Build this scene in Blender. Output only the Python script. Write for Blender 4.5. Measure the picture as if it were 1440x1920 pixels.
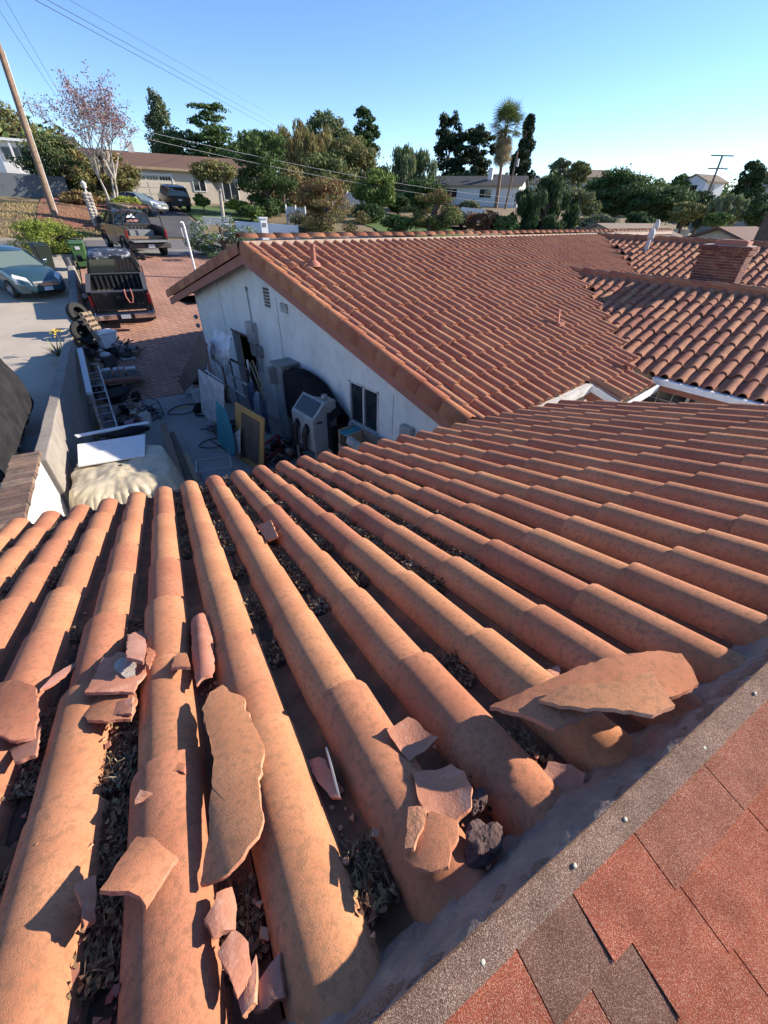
import bpy, bmesh, math, random
import numpy as np
from mathutils import Vector, Matrix
random.seed(7); np.random.seed(7)
for o in list(bpy.data.objects): bpy.data.objects.remove(o)
scene = bpy.context.scene
COL = scene.collection
R = math.radians
CAMZ = 4.9                                   # camera height above the yard
# ---------------------------------------------------------------- camera
FPX, TH, RO, AZ = 739.5, R(37.33), R(1.48), R(47.5)
_c, _s = math.cos(RO), math.sin(RO)
_Rz = np.array([[_c, -_s, 0], [_s, _c, 0], [0, 0, 1]])
_up = _Rz @ np.array([0, -math.cos(TH), -math.sin(TH)])
_fw = _Rz @ np.array([0, -math.sin(TH), math.cos(TH)])
_rt = _Rz @ np.array([1, 0, 0.])
def _az(a): return math.cos(a) * _fw + math.sin(a) * _rt
MW = np.array([_az(AZ), _az(AZ - math.pi / 2), _up])      # camera axes -> world axes
cam_data = bpy.data.cameras.new('camera'); cam = bpy.data.objects.new('camera', cam_data)
COL.objects.link(cam); scene.camera = cam
cam_data.sensor_fit = 'VERTICAL'; cam_data.sensor_height = 36; cam_data.lens = FPX / 1920 * 36
cam_data.clip_start = 0.02; cam_data.clip_end = 5000
_r, _u, _b = MW @ np.array([1, 0, 0.]), MW @ np.array([0, -1., 0]), MW @ np.array([0, 0, -1.])
cam.matrix_world = Matrix(((_r[0], _u[0], _b[0], 0), (_r[1], _u[1], _b[1], 0), (_r[2], _u[2], _b[2], CAMZ), (0, 0, 0, 1)))
# ---------------------------------------------------------------- sky, sun, exposure
SUN = Vector((2.0, -1.0, 1.0)).normalized()
world = bpy.data.worlds.new('World'); scene.world = world; world.use_nodes = True
wn = world.node_tree.nodes; wl = world.node_tree.links
sky = wn.new('ShaderNodeTexSky'); sky.sky_type = 'NISHITA'; sky.sun_disc = False
sky.sun_elevation = math.asin(SUN.z); sky.sun_rotation = math.atan2(SUN.x, SUN.y)
sky.altitude = 100; sky.air_density = 0.8; sky.dust_density = 0.0; sky.ozone_density = 2.5
wn['Background'].inputs[1].default_value = 0.125
shs = wn.new('ShaderNodeHueSaturation'); shs.inputs['Saturation'].default_value = 1.13; shs.inputs['Hue'].default_value = 0.508; wl.new(sky.outputs[0], shs.inputs['Color']); wl.new(shs.outputs[0], wn['Background'].inputs[0])
sun_data = bpy.data.lights.new('sun', 'SUN'); sun = bpy.data.objects.new('sun', sun_data); COL.objects.link(sun)
sun_data.energy = 5.0; sun_data.angle = R(0.55); sun_data.color = (1.0, 0.88, 0.74)
sun.rotation_euler = (-SUN).to_track_quat('-Z', 'Y').to_euler(); sun.location = (30, -20, 30)
scene.view_settings.view_transform = 'Standard'; scene.view_settings.look = 'None'
scene.view_settings.exposure = 1.02; scene.view_settings.gamma = 1.0
scene.view_settings.use_curve_mapping = False
# ---------------------------------------------------------------- placing helpers
def ray(px, py):
    d = MW @ np.array([px - 720, py - 960, FPX]); return d / np.linalg.norm(d)
def hit(px, py, n, p0):
    """point where the sight line of a photo pixel meets the real plane (normal n, point p0)"""
    n = np.array(n, float); c = np.array([0, 0, CAMZ]); r = ray(px, py)
    return Vector(c + r * (np.dot(n, np.array(p0, float) - c) / np.dot(n, r)))
def GZ(px, py, z): return hit(px, py, (0, 0, 1), (0, 0, z))
def HX(px, py, x): return hit(px, py, (1, 0, 0), (x, 0, 0))
def at(px, py, rng):
    r = ray(px, py); k = rng / math.hypot(r[0], r[1]); return Vector((r[0] * k, r[1] * k, CAMZ + r[2] * k))
def proj(P):
    q = MW.T @ (np.array(P) - np.array([0, 0, CAMZ])); return 720 + FPX * q[0] / q[2], 960 + FPX * q[1] / q[2]
FAZ, SLF = R(12.09), R(18.4)
FX = Vector((math.cos(FAZ), -math.sin(FAZ), 0)); FY = Vector((math.sin(FAZ), math.cos(FAZ), 0)); UP = Vector((0, 0, 1))
FD = FY * math.cos(SLF) - UP * math.sin(SLF); FN = FX.cross(FD)
def LW(s, t, z=0): return FX * s + FY * t + UP * z          # lot coordinates -> world
def ST(p): return p.x * FX.x + p.y * FX.y, p.x * FY.x + p.y * FY.y
# ---------------------------------------------------------------- mesh helpers
class MB:
    def __init__(self): self.v = []; self.f = []; self.m = []; self.mi = 0
    def add(self, vs, fs):
        b = len(self.v); self.v += [tuple(p) for p in vs]; self.f += [tuple(b + i for i in q) for q in fs]; self.m += [self.mi] * len(fs); return self
    def box(self, x0, x1, y0, y1, z0, z1, M=None):
        vs = [Vector(p) for p in ((x0, y0, z0), (x1, y0, z0), (x1, y1, z0), (x0, y1, z0), (x0, y0, z1), (x1, y0, z1), (x1, y1, z1), (x0, y1, z1))]
        if M: vs = [M @ p for p in vs]
        return self.add(vs, [(0, 3, 2, 1), (4, 5, 6, 7), (0, 1, 5, 4), (1, 2, 6, 5), (2, 3, 7, 6), (3, 0, 4, 7)])
    def hexa(self, vs): return self.add(vs, [(0, 3, 2, 1), (4, 5, 6, 7), (0, 1, 5, 4), (1, 2, 6, 5), (2, 3, 7, 6), (3, 0, 4, 7)])
    def bar(self, p0, p1, w, h, up=(0, 0, 1)):
        p0, p1 = Vector(p0), Vector(p1); d = (p1 - p0).normalized(); u = Vector(up)
        x = d.cross(u); x = x.normalized() if x.length > 1e-5 else Vector((1, 0, 0)); u = x.cross(d)
        q = [(-w / 2, -h / 2), (w / 2, -h / 2), (w / 2, h / 2), (-w / 2, h / 2)]
        return self.hexa([p0 + x * a + u * b for a, b in q] + [p1 + x * a + u * b for a, b in q])
    def tube(self, pts, r, n=8, cap=True):
        pts = [Vector(p) for p in pts]; k = len(pts); rs = r if isinstance(r, (list, tuple)) else [r] * k
        vs = []; ref = None
        for i, p in enumerate(pts):
            d = (pts[min(i + 1, k - 1)] - pts[max(i - 1, 0)])
            d = d.normalized() if d.length > 1e-9 else Vector((0, 0, 1))
            if ref is None: ref = Vector((0, 0, 1)) if abs(d.z) < .9 else Vector((1, 0, 0))
            x = d.cross(ref); x = x.normalized() if x.length > 1e-6 else Vector((1, 0, 0)); y = d.cross(x); ref = x.cross(d)
            vs += [p + (x * math.cos(2 * math.pi * j / n) + y * math.sin(2 * math.pi * j / n)) * rs[i] for j in range(n)]
        fs = [(i * n + j, i * n + (j + 1) % n, (i + 1) * n + (j + 1) % n, (i + 1) * n + j) for i in range(k - 1) for j in range(n)]
        if cap: fs += [tuple(range(n - 1, -1, -1)), tuple((k - 1) * n + j for j in range(n))]
        return self.add(vs, fs)
    def lathe(self, prof, n=20, c=(0, 0, 0), M=None):
        vs = []; c = Vector(c)
        for r, z in prof:
            for j in range(n):
                p = Vector((r * math.cos(2 * math.pi * j / n), r * math.sin(2 * math.pi * j / n), z))
                vs.append((M @ p if M else p) + c)
        k = len(prof)
        fs = [(i * n + j, i * n + (j + 1) % n, (i + 1) * n + (j + 1) % n, (i + 1) * n + j) for i in range(k - 1) for j in range(n)]
        if prof[0][0] > 1e-4: fs.append(tuple(range(n - 1, -1, -1)))
        if prof[-1][0] > 1e-4: fs.append(tuple((k - 1) * n + j for j in range(n)))
        return self.add(vs, fs)
    def grid(self, fn, us, vs_):
        P = [Vector(fn(u, v)) for v in vs_ for u in us]; nu = len(us)
        return self.add(P, [(j * nu + i, j * nu + i + 1, (j + 1) * nu + i + 1, (j + 1) * nu + i) for j in range(len(vs_) - 1) for i in range(nu - 1)])
    def prism(self, poly, ext):
        """closed prism: polygon (3-D points) pushed along ext"""
        ext = Vector(ext); n = len(poly); P = [Vector(p) for p in poly]
        return self.add(P + [p + ext for p in P], [tuple(range(n - 1, -1, -1)), tuple(range(n, 2 * n))] + [(i, (i + 1) % n, n + (i + 1) % n, n + i) for i in range(n)])
    def mesh(self, name, mats, smooth=False):
        me = bpy.data.meshes.new(name); me.from_pydata(self.v, [], self.f)
        for m in (mats if isinstance(mats, (list, tuple)) else [mats]): me.materials.append(m)
        if any(self.m): me.polygons.foreach_set('material_index', self.m)
        if smooth: me.polygons.foreach_set('use_smooth', [True] * len(me.polygons))
        me.update(); return me
    def build(self, name, mats, parent=None, smooth=False, bev=0, loc=None, fix=True):
        me = self.mesh(name, mats, smooth)
        if fix:
            bm = bmesh.new(); bm.from_mesh(me); bmesh.ops.recalc_face_normals(bm, faces=bm.faces); bm.to_mesh(me); bm.free()
        o = bpy.data.objects.new(name, me); COL.objects.link(o)
        if parent: o.parent = parent
        if loc is not None: o.location = loc
        if bev:
            b = o.modifiers.new('bevel', 'BEVEL'); b.width = bev; b.segments = 2; b.limit_method = 'ANGLE'; b.angle_limit = R(35)
            if smooth is False: pass
        if smooth:
            try: me.set_sharp_from_angle(angle=R(40))
            except Exception: pass
        return o
def tag(o, label=None, cat=None, group=None, kind=None):
    if label: o['label'] = label
    if cat: o['category'] = cat
    if group: o['group'] = group
    if kind: o['kind'] = kind
    return o
def empty(name, loc=(0, 0, 0), rz=0, label=None, cat=None, group=None):
    o = bpy.data.objects.new(name, None); COL.objects.link(o); o.location = loc; o.rotation_euler = (0, 0, rz); o.empty_display_size = .1
    return tag(o, label, cat, group)
def inst(name, me, parent, loc=(0, 0, 0), rot=(0, 0, 0), sc=(1, 1, 1)):
    o = bpy.data.objects.new(name, me); COL.objects.link(o); o.parent = parent; o.location = loc; o.rotation_euler = rot; o.scale = sc; return o
def copy_tree(o, parent=None):
    c = o.copy(); COL.objects.link(c)
    if parent: c.parent = parent
    for ch in list(o.children): copy_tree(ch, c)
    return c
# ---------------------------------------------------------------- materials
def mat(name, col, rough=.8, col2=None, scale=4., bump=0., bscale=40., metal=0., spec=.35, detail=5., lo=.35, hi=.65, rand=0., coords='P',
        spots=None, sscale=60., sthr=(.55, .7), sfac=.6, trans=0., island=0., stretch=None, coat=0., spots2=None):
    m = bpy.data.materials.new(name); m.use_nodes = True; n = m.node_tree.nodes; l = m.node_tree.links
    b = n['Principled BSDF']; b.inputs['Roughness'].default_value = rough; b.inputs['Metallic'].default_value = metal
    b.inputs['Specular IOR Level'].default_value = spec
    if coat: b.inputs['Coat Weight'].default_value = coat; b.inputs['Coat Roughness'].default_value = .08
    if coords == 'P': co = n.new('ShaderNodeNewGeometry').outputs['Position']
    else: co = n.new('ShaderNodeTexCoord').outputs['Object']
    if stretch:
        mp = n.new('ShaderNodeMapping'); mp.inputs['Scale'].default_value = stretch; l.new(co, mp.inputs['Vector']); co = mp.outputs[0]
    def noise(sc, det=detail):
        t = n.new('ShaderNodeTexNoise'); t.inputs['Scale'].default_value = sc; t.inputs['Detail'].default_value = det; t.inputs['Roughness'].default_value = .6; l.new(co, t.inputs['Vector']); return t.outputs['Fac']
    def ramp(src, a, c):
        r_ = n.new('ShaderNodeMapRange'); r_.inputs[1].default_value = a; r_.inputs[2].default_value = c; l.new(src, r_.inputs[0]); return r_.outputs[0]
    def mix(fac, a, c):
        x = n.new('ShaderNodeMix'); x.data_type = 'RGBA'
        for s_, v_ in ((0, fac), (6, a), (7, c)):
            if hasattr(v_, 'is_output'): l.new(v_, x.inputs[s_])
            else: x.inputs[s_].default_value = v_ if s_ == 0 else (*v_[:3], 1)
        return x.outputs[2]
    c0 = col
    out = mix(ramp(noise(scale), lo, hi), col, col2) if col2 else None
    if spots:
        f = n.new('ShaderNodeMath'); f.operation = 'MULTIPLY'; f.inputs[1].default_value = sfac; l.new(ramp(noise(sscale, 3.), *sthr), f.inputs[0])
        out = mix(f.outputs[0], out if out is not None else col, spots)
    if spots2:
        f = n.new('ShaderNodeMath'); f.operation = 'MULTIPLY'; f.inputs[1].default_value = spots2[4]; l.new(ramp(noise(spots2[1], 8.), spots2[2], spots2[3]), f.inputs[0])
        out = mix(f.outputs[0], out if out is not None else col, spots2[0])
    if rand or island:
        h = n.new('ShaderNodeHueSaturation'); k = rand or island
        src = n.new('ShaderNodeObjectInfo').outputs['Random'] if rand else n.new('ShaderNodeNewGeometry').outputs['Random Per Island']
        r_ = n.new('ShaderNodeMapRange'); r_.inputs[3].default_value = 1 - k; r_.inputs[4].default_value = 1 + k; l.new(src, r_.inputs[0]); l.new(r_.outputs[0], h.inputs['Value'])
        r2 = n.new('ShaderNodeMapRange'); r2.inputs[3].default_value = .5 - k * .05; r2.inputs[4].default_value = .5 + k * .05; l.new(src, r2.inputs[0]); l.new(r2.outputs[0], h.inputs['Hue'])
        if out is not None: l.new(out, h.inputs['Color'])
        else: h.inputs['Color'].default_value = (*col, 1)
        out = h.outputs[0]
    if out is not None: l.new(out, b.inputs['Base Color'])
    else: b.inputs['Base Color'].default_value = (*col, 1)
    if bump:
        bp = n.new('ShaderNodeBump'); bp.inputs['Strength'].default_value = min(1., bump); bp.inputs['Distance'].default_value = .01 * max(1, bump); l.new(noise(bscale, 6.), bp.inputs['Height']); l.new(bp.outputs[0], b.inputs['Normal'])
    if trans:
        t = n.new('ShaderNodeBsdfTranslucent'); mx = n.new('ShaderNodeMixShader'); mx.inputs[0].default_value = trans
        if out is not None: l.new(out, t.inputs[0])
        else: t.inputs[0].default_value = (*col, 1)
        l.new(b.outputs[0], mx.inputs[1]); l.new(t.outputs[0], mx.inputs[2]); l.new(mx.outputs[0], n['Material Output'].inputs[0])
    return m
def glass_mat(name, col=(.02, .025, .03), rough=.05, alpha=1.):
    m = bpy.data.materials.new(name); m.use_nodes = True; b = m.node_tree.nodes['Principled BSDF']
    b.inputs['Base Color'].default_value = (*col, 1); b.inputs['Roughness'].default_value = rough; b.inputs['Specular IOR Level'].default_value = .6
    return m
M = {}
M['tile'] = mat('terracotta', (.54, .238, .128), .92, (.44, .175, .093), 4., .4, 480., spots=(.27, .135, .075), sscale=52., sthr=(.5, .64), sfac=.6, rand=.13, spots2=((.29, .16, .095), 190., .5, .6, .55), spec=.15)
M['tile_pan'] = mat('dirt_and_shade_tile_pan', (.26, .125, .075), .95, (.13, .075, .05), 9., .5, 120., rand=.1, spec=.1)  # dirt in the pans, with the gutters' shade put into the colour too
M['tile_raw'] = mat('broken_terracotta', (.50, .235, .155), .9, (.42, .18, .11), 14., .25, 160., spots=(.62, .42, .33), sscale=25., sthr=(.55, .75), sfac=.5, rand=.10, spec=.15)
M['tile_in'] = mat('terracotta_inside', (.44, .24, .185), .9, (.36, .17, .12), 9., .3, 120., rand=.08, spec=.15)
M['tileB'] = mat('weathered_tile', (.47, .22, .13), .92, (.37, .165, .10), 5., .5, 120., spots=(.17, .11, .075), sscale=26., sthr=(.48, .66), sfac=.5, rand=.11, spec=.1)
M['tileW'] = mat('weathered_wing_tile', (.45, .21, .13), .92, (.31, .14, .09), 5., .5, 120., spots=(.17, .105, .07), sscale=24., sthr=(.48, .66), sfac=.6, rand=.18, spec=.1)
M['ridge_tile'] = mat('ridge_clay', (.44, .19, .105), .9, (.34, .13, .075), 4., .4, 90., spots=(.2, .12, .07), sscale=30., sthr=(.5, .7), sfac=.5, rand=.14, spec=.15)
M['mortar'] = mat('mortar', (.50, .44, .38), .95, (.38, .33, .29), 9., .8, 60.)
M['flash'] = mat('flashing_mortar', (.36, .265, .22), .95, (.26, .195, .165), 7., 2., 70., spots=(.45, .34, .28), sscale=22., sthr=(.5, .7), sfac=.6)
M['felt'] = mat('roof_felt', (.10, .06, .045), .95)
M['debris'] = mat('dry_debris', (.165, .105, .065), .9, island=.8, spec=.1)
M['debris_pale'] = mat('dry_grass_debris', (.27, .21, .14), .9, island=.5, spec=.1)
M['stucco'] = mat('white_stucco', (.70, .68, .64), .95, (.60, .585, .56), 1.6, .5, 70., spots=(.45, .42, .38), sscale=2.2, sthr=(.55, .8), sfac=.45, spec=.1, spots2=((.44, .41, .37), 6., .52, .75, .5))
M['stucco2'] = mat('cream_stucco', (.60, .53, .42), .95, (.54, .47, .37), 2., .3, 60.)
M['fascia'] = mat('red_brown_paint', (.34, .135, .095), .75, (.29, .115, .08), 3.)
M['white'] = mat('white_paint', (.78, .78, .76), .55, (.70, .70, .68), 8.)
M['white_dirty'] = mat('dirty_white', (.62, .61, .58), .7, (.42, .40, .37), 5., spots=(.25, .2, .16), sscale=9., sthr=(.55, .75))
M['black'] = mat('black_plastic', (.018, .018, .02), .5)
M['blackcloth'] = mat('black_cloth', (.012, .012, .014), .9, (.02, .02, .023), 6., .6, 14., spec=.1)
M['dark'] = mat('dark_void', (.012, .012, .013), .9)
M['steel'] = mat('galvanised_steel', (.42, .43, .44), .45, (.32, .33, .34), 9., metal=.6)
M['grey_metal'] = mat('grey_painted_metal', (.22, .235, .235), .55, (.17, .18, .18), 6.)
M['rust'] = mat('rusty_metal', (.42, .36, .32), .7, (.22, .09, .04), 7.)
M['chrome'] = mat('chrome', (.62, .63, .65), .18, metal=1.)
M['rubber'] = mat('rubber', (.022, .022, .022), .85)
M['wood'] = mat('weathered_wood', (.27, .20, .14), .9, (.17, .125, .09), 5., .4, 40., stretch=(1, 6, 6))
M['wood_pale'] = mat('raw_timber', (.42, .31, .2), .85, (.33, .24, .15), 4.)
M['ply'] = mat('dark_plywood', (.085, .065, .05), .85, (.13, .1, .075), 6.)
M['ochre'] = mat('ochre_door', (.46, .27, .09), .7, (.40, .23, .075), 4.)
M['teal'] = mat('teal_board', (.055, .27, .31), .75, (.045, .22, .26), 3.)
M['concrete'] = mat('concrete', (.46, .40, .32), .9, (.39, .34, .27), .9, .3, 30., spots=(.24, .21, .18), sscale=2.5, sthr=(.58, .8), sfac=.5)
M['slab'] = mat('yard_slab', (.30, .29, .275), .9, (.22, .215, .205), .7, .3, 30., spots=(.12, .115, .11), sscale=2., sthr=(.58, .8), sfac=.5)
M['block'] = mat('block_wall', (.30, .27, .235), .95, (.24, .215, .19), 2.5, .6, 40., spots=(.16, .14, .12), sscale=6., sthr=(.55, .75), sfac=.5)
M['asphalt'] = mat('asphalt', (.085, .085, .09), .9, (.065, .065, .07), .6, .3, 90.)
M['asphalt_old'] = mat('street_asphalt', (.17, .16, .15), .92, (.13, .125, .12), .35, .3, 90.)
M['dirt'] = mat('dry_ground', (.25, .18, .11), .95, (.17, .14, .075), .25, .6, 4., spots=(.10, .095, .045), sscale=.6, sthr=(.5, .7), sfac=.7)
M['lawn'] = mat('lawn', (.07, .13, .03), .9, (.10, .15, .04), 1., .6, 30.)
M['mulch'] = mat('red_mulch', (.27, .115, .075), .95, (.2, .085, .06), 2., .6, 20.)
M['bark'] = mat('bark', (.13, .095, .07), .95, (.085, .065, .05), 6., .6, 20.)
M['bark_pale'] = mat('pale_bark', (.48, .44, .38), .9, (.34, .30, .25), 5.)
M['pole'] = mat('pole_wood', (.24, .165, .115), .9, (.17, .115, .08), 6., .4, 30.)
M['wire'] = mat('wire', (.03, .03, .035), .6)
M['wire_pale'] = mat('insulated_wire', (.35, .36, .37), .6)
M['glass'] = glass_mat('window_glass')
M['red'] = mat('red_plastic', (.42, .03, .025), .4)
# ================================================================ terrain and paving
def interp(x, pts):
    if x <= pts[0][0]: return pts[0][1]
    for (a, b), (c, d) in zip(pts, pts[1:]):
        if x <= c: return b + (d - b) * (x - a) / (c - a)
    return pts[-1][1]
GR = [(-60, -1.), (-10, -.1), (8, 0), (13, 0.02), (15, .12), (18, .72), (23.5, 1.72), (27, 2.5), (30, 2.75), (38, 2.95), (41, 3.5), (57, 4.9), (90, 6.0), (200, 9.0), (800, 14.)]
GL = [(-60, -.5), (0, .3), (8, .7), (12, .95), (19.6, 1.5), (24, 2.0), (30, 2.72), (38, 2.95), (40.5, 3.95), (44, 4.5), (57, 5.6), (90, 8.), (200, 14.), (800, 20.)]
SW = -1.98                                                   # line of the boundary wall
def gz(s, t):
    w = min(1., max(0., (s - SW + .1) / .2)) if t < 38 else min(1., max(0., (s + 3) / 8.))
    z = interp(t, GR) * w + interp(t, GL) * (1 - w)
    if t > 40:
        hx, hy = (s + 60) / 40., (t - 150) / 60.
        z += 24 * math.exp(-(hx * hx + hy * hy))
        hx, hy = (s - 150) / 80., (t - 120) / 70.
        z += 5 * math.exp(-(hx * hx + hy * hy))
    return z
def gw(p):
    s, t = ST(p); return gz(s, t)
def GG(px, py, h=0., smin=-1.8):
    z = .3
    for _ in range(30):
        p = GZ(px, py, z + h); s_, t_ = ST(p); z += .6 * (gz(max(s_, smin), t_) - z)
    return GZ(px, py, z + h)
def sheet(name, us, vs, m, off, zf=gz, label=None):
    mb = MB(); mb.grid(lambda s, t: LW(s, t, zf(s, t) + off), us, vs)
    o = mb.build(name, m, smooth=True); tag(o, kind='structure'); return o
def lin(a, b, n): return [a + (b - a) * i / n for i in range(n + 1)]
us = [-900, -500, -300, -200, -150] + lin(-120, -20, 20)[:-1] + lin(-20, -2.2, 18)[:-1] + [-2.12, -1.84] + lin(-1.6, 40, 30)[:-1] + lin(40, 300, 16) + [420, 600, 900]
vs = [-300, -100, -40] + lin(-20, 13, 12)[:-1] + lin(13, 44, 31)[:-1] + lin(44, 200, 34)[:-1] + lin(200, 900, 8)
sheet('ground', us, vs, M['dirt'], -.03)
M['paver'] = None
def paver_mat():
    m = bpy.data.materials.new('brick_pavers'); m.use_nodes = True; n = m.node_tree.nodes; l = m.node_tree.links; b = n['Principled BSDF']; b.inputs['Roughness'].default_value = .9
    g = n.new('ShaderNodeNewGeometry'); mp = n.new('ShaderNodeMapping'); mp.inputs['Rotation'].default_value = (0, 0, R(12 + 45)); l.new(g.outputs['Position'], mp.inputs[0])
    br = n.new('ShaderNodeTexBrick'); br.inputs['Scale'].default_value = 1.; br.inputs['Brick Width'].default_value = .36; br.inputs['Row Height'].default_value = .17; br.inputs['Mortar Size'].default_value = .016; br.offset = .5
    br.inputs['Color1'].default_value = (.44, .24, .17, 1); br.inputs['Color2'].default_value = (.37, .185, .13, 1); br.inputs['Mortar'].default_value = (.16, .11, .085, 1); br.inputs['Bias'].default_value = .1
    l.new(mp.outputs[0], br.inputs[0])
    t = n.new('ShaderNodeTexNoise'); t.inputs['Scale'].default_value = .7; t.inputs['Detail'].default_value = 6; l.new(g.outputs['Position'], t.inputs[0])
    r_ = n.new('ShaderNodeMapRange'); r_.inputs[1].default_value = .3; r_.inputs[2].default_value = .7; r_.inputs[3].default_value = .75; r_.inputs[4].default_value = 1.15; l.new(t.outputs[0], r_.inputs[0])
    h = n.new('ShaderNodeHueSaturation'); l.new(br.outputs[0], h.inputs['Color']); l.new(r_.outputs[0], h.inputs['Value']); l.new(h.outputs[0], b.inputs['Base Color'])
    bp = n.new('ShaderNodeBump'); bp.inputs['Strength'].default_value = .6; bp.inputs['Distance'].default_value = .01; bp.invert = True; l.new(br.outputs['Fac'], bp.inputs['Height']); l.new(bp.outputs[0], b.inputs['Normal'])
    return m
M['paver'] = paver_mat()
sheet('brick_driveway', lin(-1.75, 14, 16), lin(14.0, 28.9, 30), M['paver'], .0)
sheet('yard_slab', lin(-1.75, 14, 12), lin(-12, 13.98, 22), M['slab'], .0)
sheet('concrete_driveway', lin(-16, -2.1, 14), lin(2, 30.2, 40), M['concrete'], .004)
sheet('street', lin(-300, 400, 90), lin(31.2, 37.6, 8), M['asphalt_old'], .0)
sheet('driveway_apron', lin(-1.75, 7.5, 8), lin(28.95, 31.15, 3), M['slab'], .006)
sheet('pavement', lin(8, 200, 40), lin(29.2, 30.9, 3), M['concrete'], .02)
sheet('opposite_driveway', lin(0.9, 6.4, 8), lin(38.3, 55.5, 22), M['asphalt'], .02)
sheet('lawn', lin(6.8, 13, 8), lin(44, 55, 10), M['lawn'], .03)
sheet('lawn', lin(22, 31, 9), lin(38.5, 46, 8), M['lawn'], .03)
sheet('mulch_bed', lin(-4, .4, 8), lin(39.5, 50, 12), M['mulch'], .05)
mb = MB()
for a, b in ((-300, -2.2), (7.8, 300)):
    xs = lin(a, b, 60)
    for i in range(60):
        for (t0, t1) in ((30.95, 31.15),):
            p = [LW(xs[i], t0, gz(xs[i], t0) - .1), LW(xs[i + 1], t0, gz(xs[i + 1], t0) - .1), LW(xs[i + 1], t1, gz(xs[i + 1], t1) - .1), LW(xs[i], t1, gz(xs[i], t1) - .1)]
            mb.hexa(p + [q + UP * .23 for q in p])
tag(mb.build('kerb', M['concrete']), kind='structure')
mb = MB()
for a, b in ((-300, .6), (6.7, 300)):
    xs = lin(a, b, 60)
    for i in range(60):
        t0, t1 = 37.65, 37.85
        p = [LW(xs[i], t0, gz(xs[i], t0) - .1), LW(xs[i + 1], t0, gz(xs[i + 1], t0) - .1), LW(xs[i + 1], t1, gz(xs[i + 1], t1) - .1), LW(xs[i], t1, gz(xs[i], t1) - .1)]
        mb.hexa(p + [q + UP * .23 for q in p])
tag(mb.build('kerb', M['concrete']), kind='structure')

# ================================================================ foreground house: tile slope, ridge, shingle slope
HF = .95                                       # camera to crest plane
FO = Vector((0, 0, CAMZ)) - FN * (HF + .09)
FMAT = Matrix(((FX.x, FD.x, FN.x, FO.x), (FX.y, FD.y, FN.y, FO.y), (FX.z, FD.z, FN.z, FO.z), (0, 0, 0, 1)))
FINV = FMAT.inverted()
fg = empty('house', (0, 0, 0), label='near house whose broken terracotta tile slope and red shingle slope fill the foreground', cat='house')
ROWS = [(-1.31 + .2547 * k) if k <= 14 else (-1.31 + .2547 * 14 + .265 * (k - 14)) for k in range(-1, 26)]
def vend(u): return 4.645 - .1 * u
mb = MB(); mb.grid(lambda u, v: (u, v if v < 4 else vend(u) - .12, -.03), lin(-1.62, 5.3, 10), [.05, 2., 4.5])
roof = mb.build('tile_roof', M['felt'], fg); roof.matrix_local = FMAT
SP = .2547
def tile_profile(r, z0=0.):
    p = [(r * math.cos(a), r * .98 * math.sin(a) + z0) for a in [R(176 - 172 * i / 18) for i in range(19)]]
    x0, x1 = r, SP - .088
    p += [(x0 + (x1 - x0) * q, z0 + .006 - .014 * math.sin(math.pi * q)) for q in (.2, .4, .6, .8, 1.)]
    return p
def tile_mesh(name, L=.6, r0=.0885, r1=.0955, lift=.018, th=.014, jag=None, seed=0, mats=None, nl=4, startjag=None, Lk=None):
    rnd = random.Random(seed); vs = []; n = len(tile_profile(r0)); rows = nl + 1
    je = [0] * n
    if jag:
        a = 0
        for i in range(n): a = max(0, a + rnd.uniform(-.5, .5) * jag); je[i] = min(L * .8, a + rnd.uniform(0, .35) * jag)
    for side in (0, 1):
        for j in range(rows):
            q = j / nl
            for i, ((xa, za), (xb, zb)) in enumerate(zip(tile_profile(r0), tile_profile(r1))):
                y = (L - je[i]) * q; w = y / L
                x = xa + (xb - xa) * w; z = za + (zb - za) * w + lift * w
                if side:
                    if i < 19: a = R(176 - 172 * i / 18); x -= th * math.cos(a); z -= th * math.sin(a) if math.sin(a) > .3 else th * .6
                    else: z -= th
                vs.append((x + rnd.uniform(-.0006, .0006), y + (rnd.uniform(-.003, .003) if j == nl else 0), z + rnd.uniform(-.0008, .0008)))
    N = n * rows; fs = []; mi = []
    for j in range(nl):
        for i in range(n - 1):
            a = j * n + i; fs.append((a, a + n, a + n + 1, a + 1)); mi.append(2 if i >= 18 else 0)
            a += N; fs.append((a, a + 1, a + n + 1, a + n)); mi.append(1)
    for i in range(n - 1):
        a = nl * n + i; fs.append((a, a + N, a + N + 1, a + 1)); mi.append(1 if jag else 0)
    for j in range(nl):
        for i in (0, n - 1):
            a = j * n + i; fs.append((a, a + n, a + n + N, a + N)); mi.append(0)
    me = bpy.data.meshes.new(name); me.from_pydata(vs, [], fs)
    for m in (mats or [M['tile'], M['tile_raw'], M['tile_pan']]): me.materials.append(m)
    me.polygons.foreach_set('material_index', mi); me.polygons.foreach_set('use_smooth', [True] * len(fs)); me.update()
    bm = bmesh.new(); bm.from_mesh(me); bmesh.ops.recalc_face_normals(bm, faces=bm.faces); bm.to_mesh(me); bm.free()
    try: me.set_sharp_from_angle(angle=R(42))
    except Exception: pass
    return me
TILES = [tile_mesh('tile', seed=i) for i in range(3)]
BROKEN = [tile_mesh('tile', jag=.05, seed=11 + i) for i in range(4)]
rnd = random.Random(3)
EXP = .522
HOLES = {}
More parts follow.
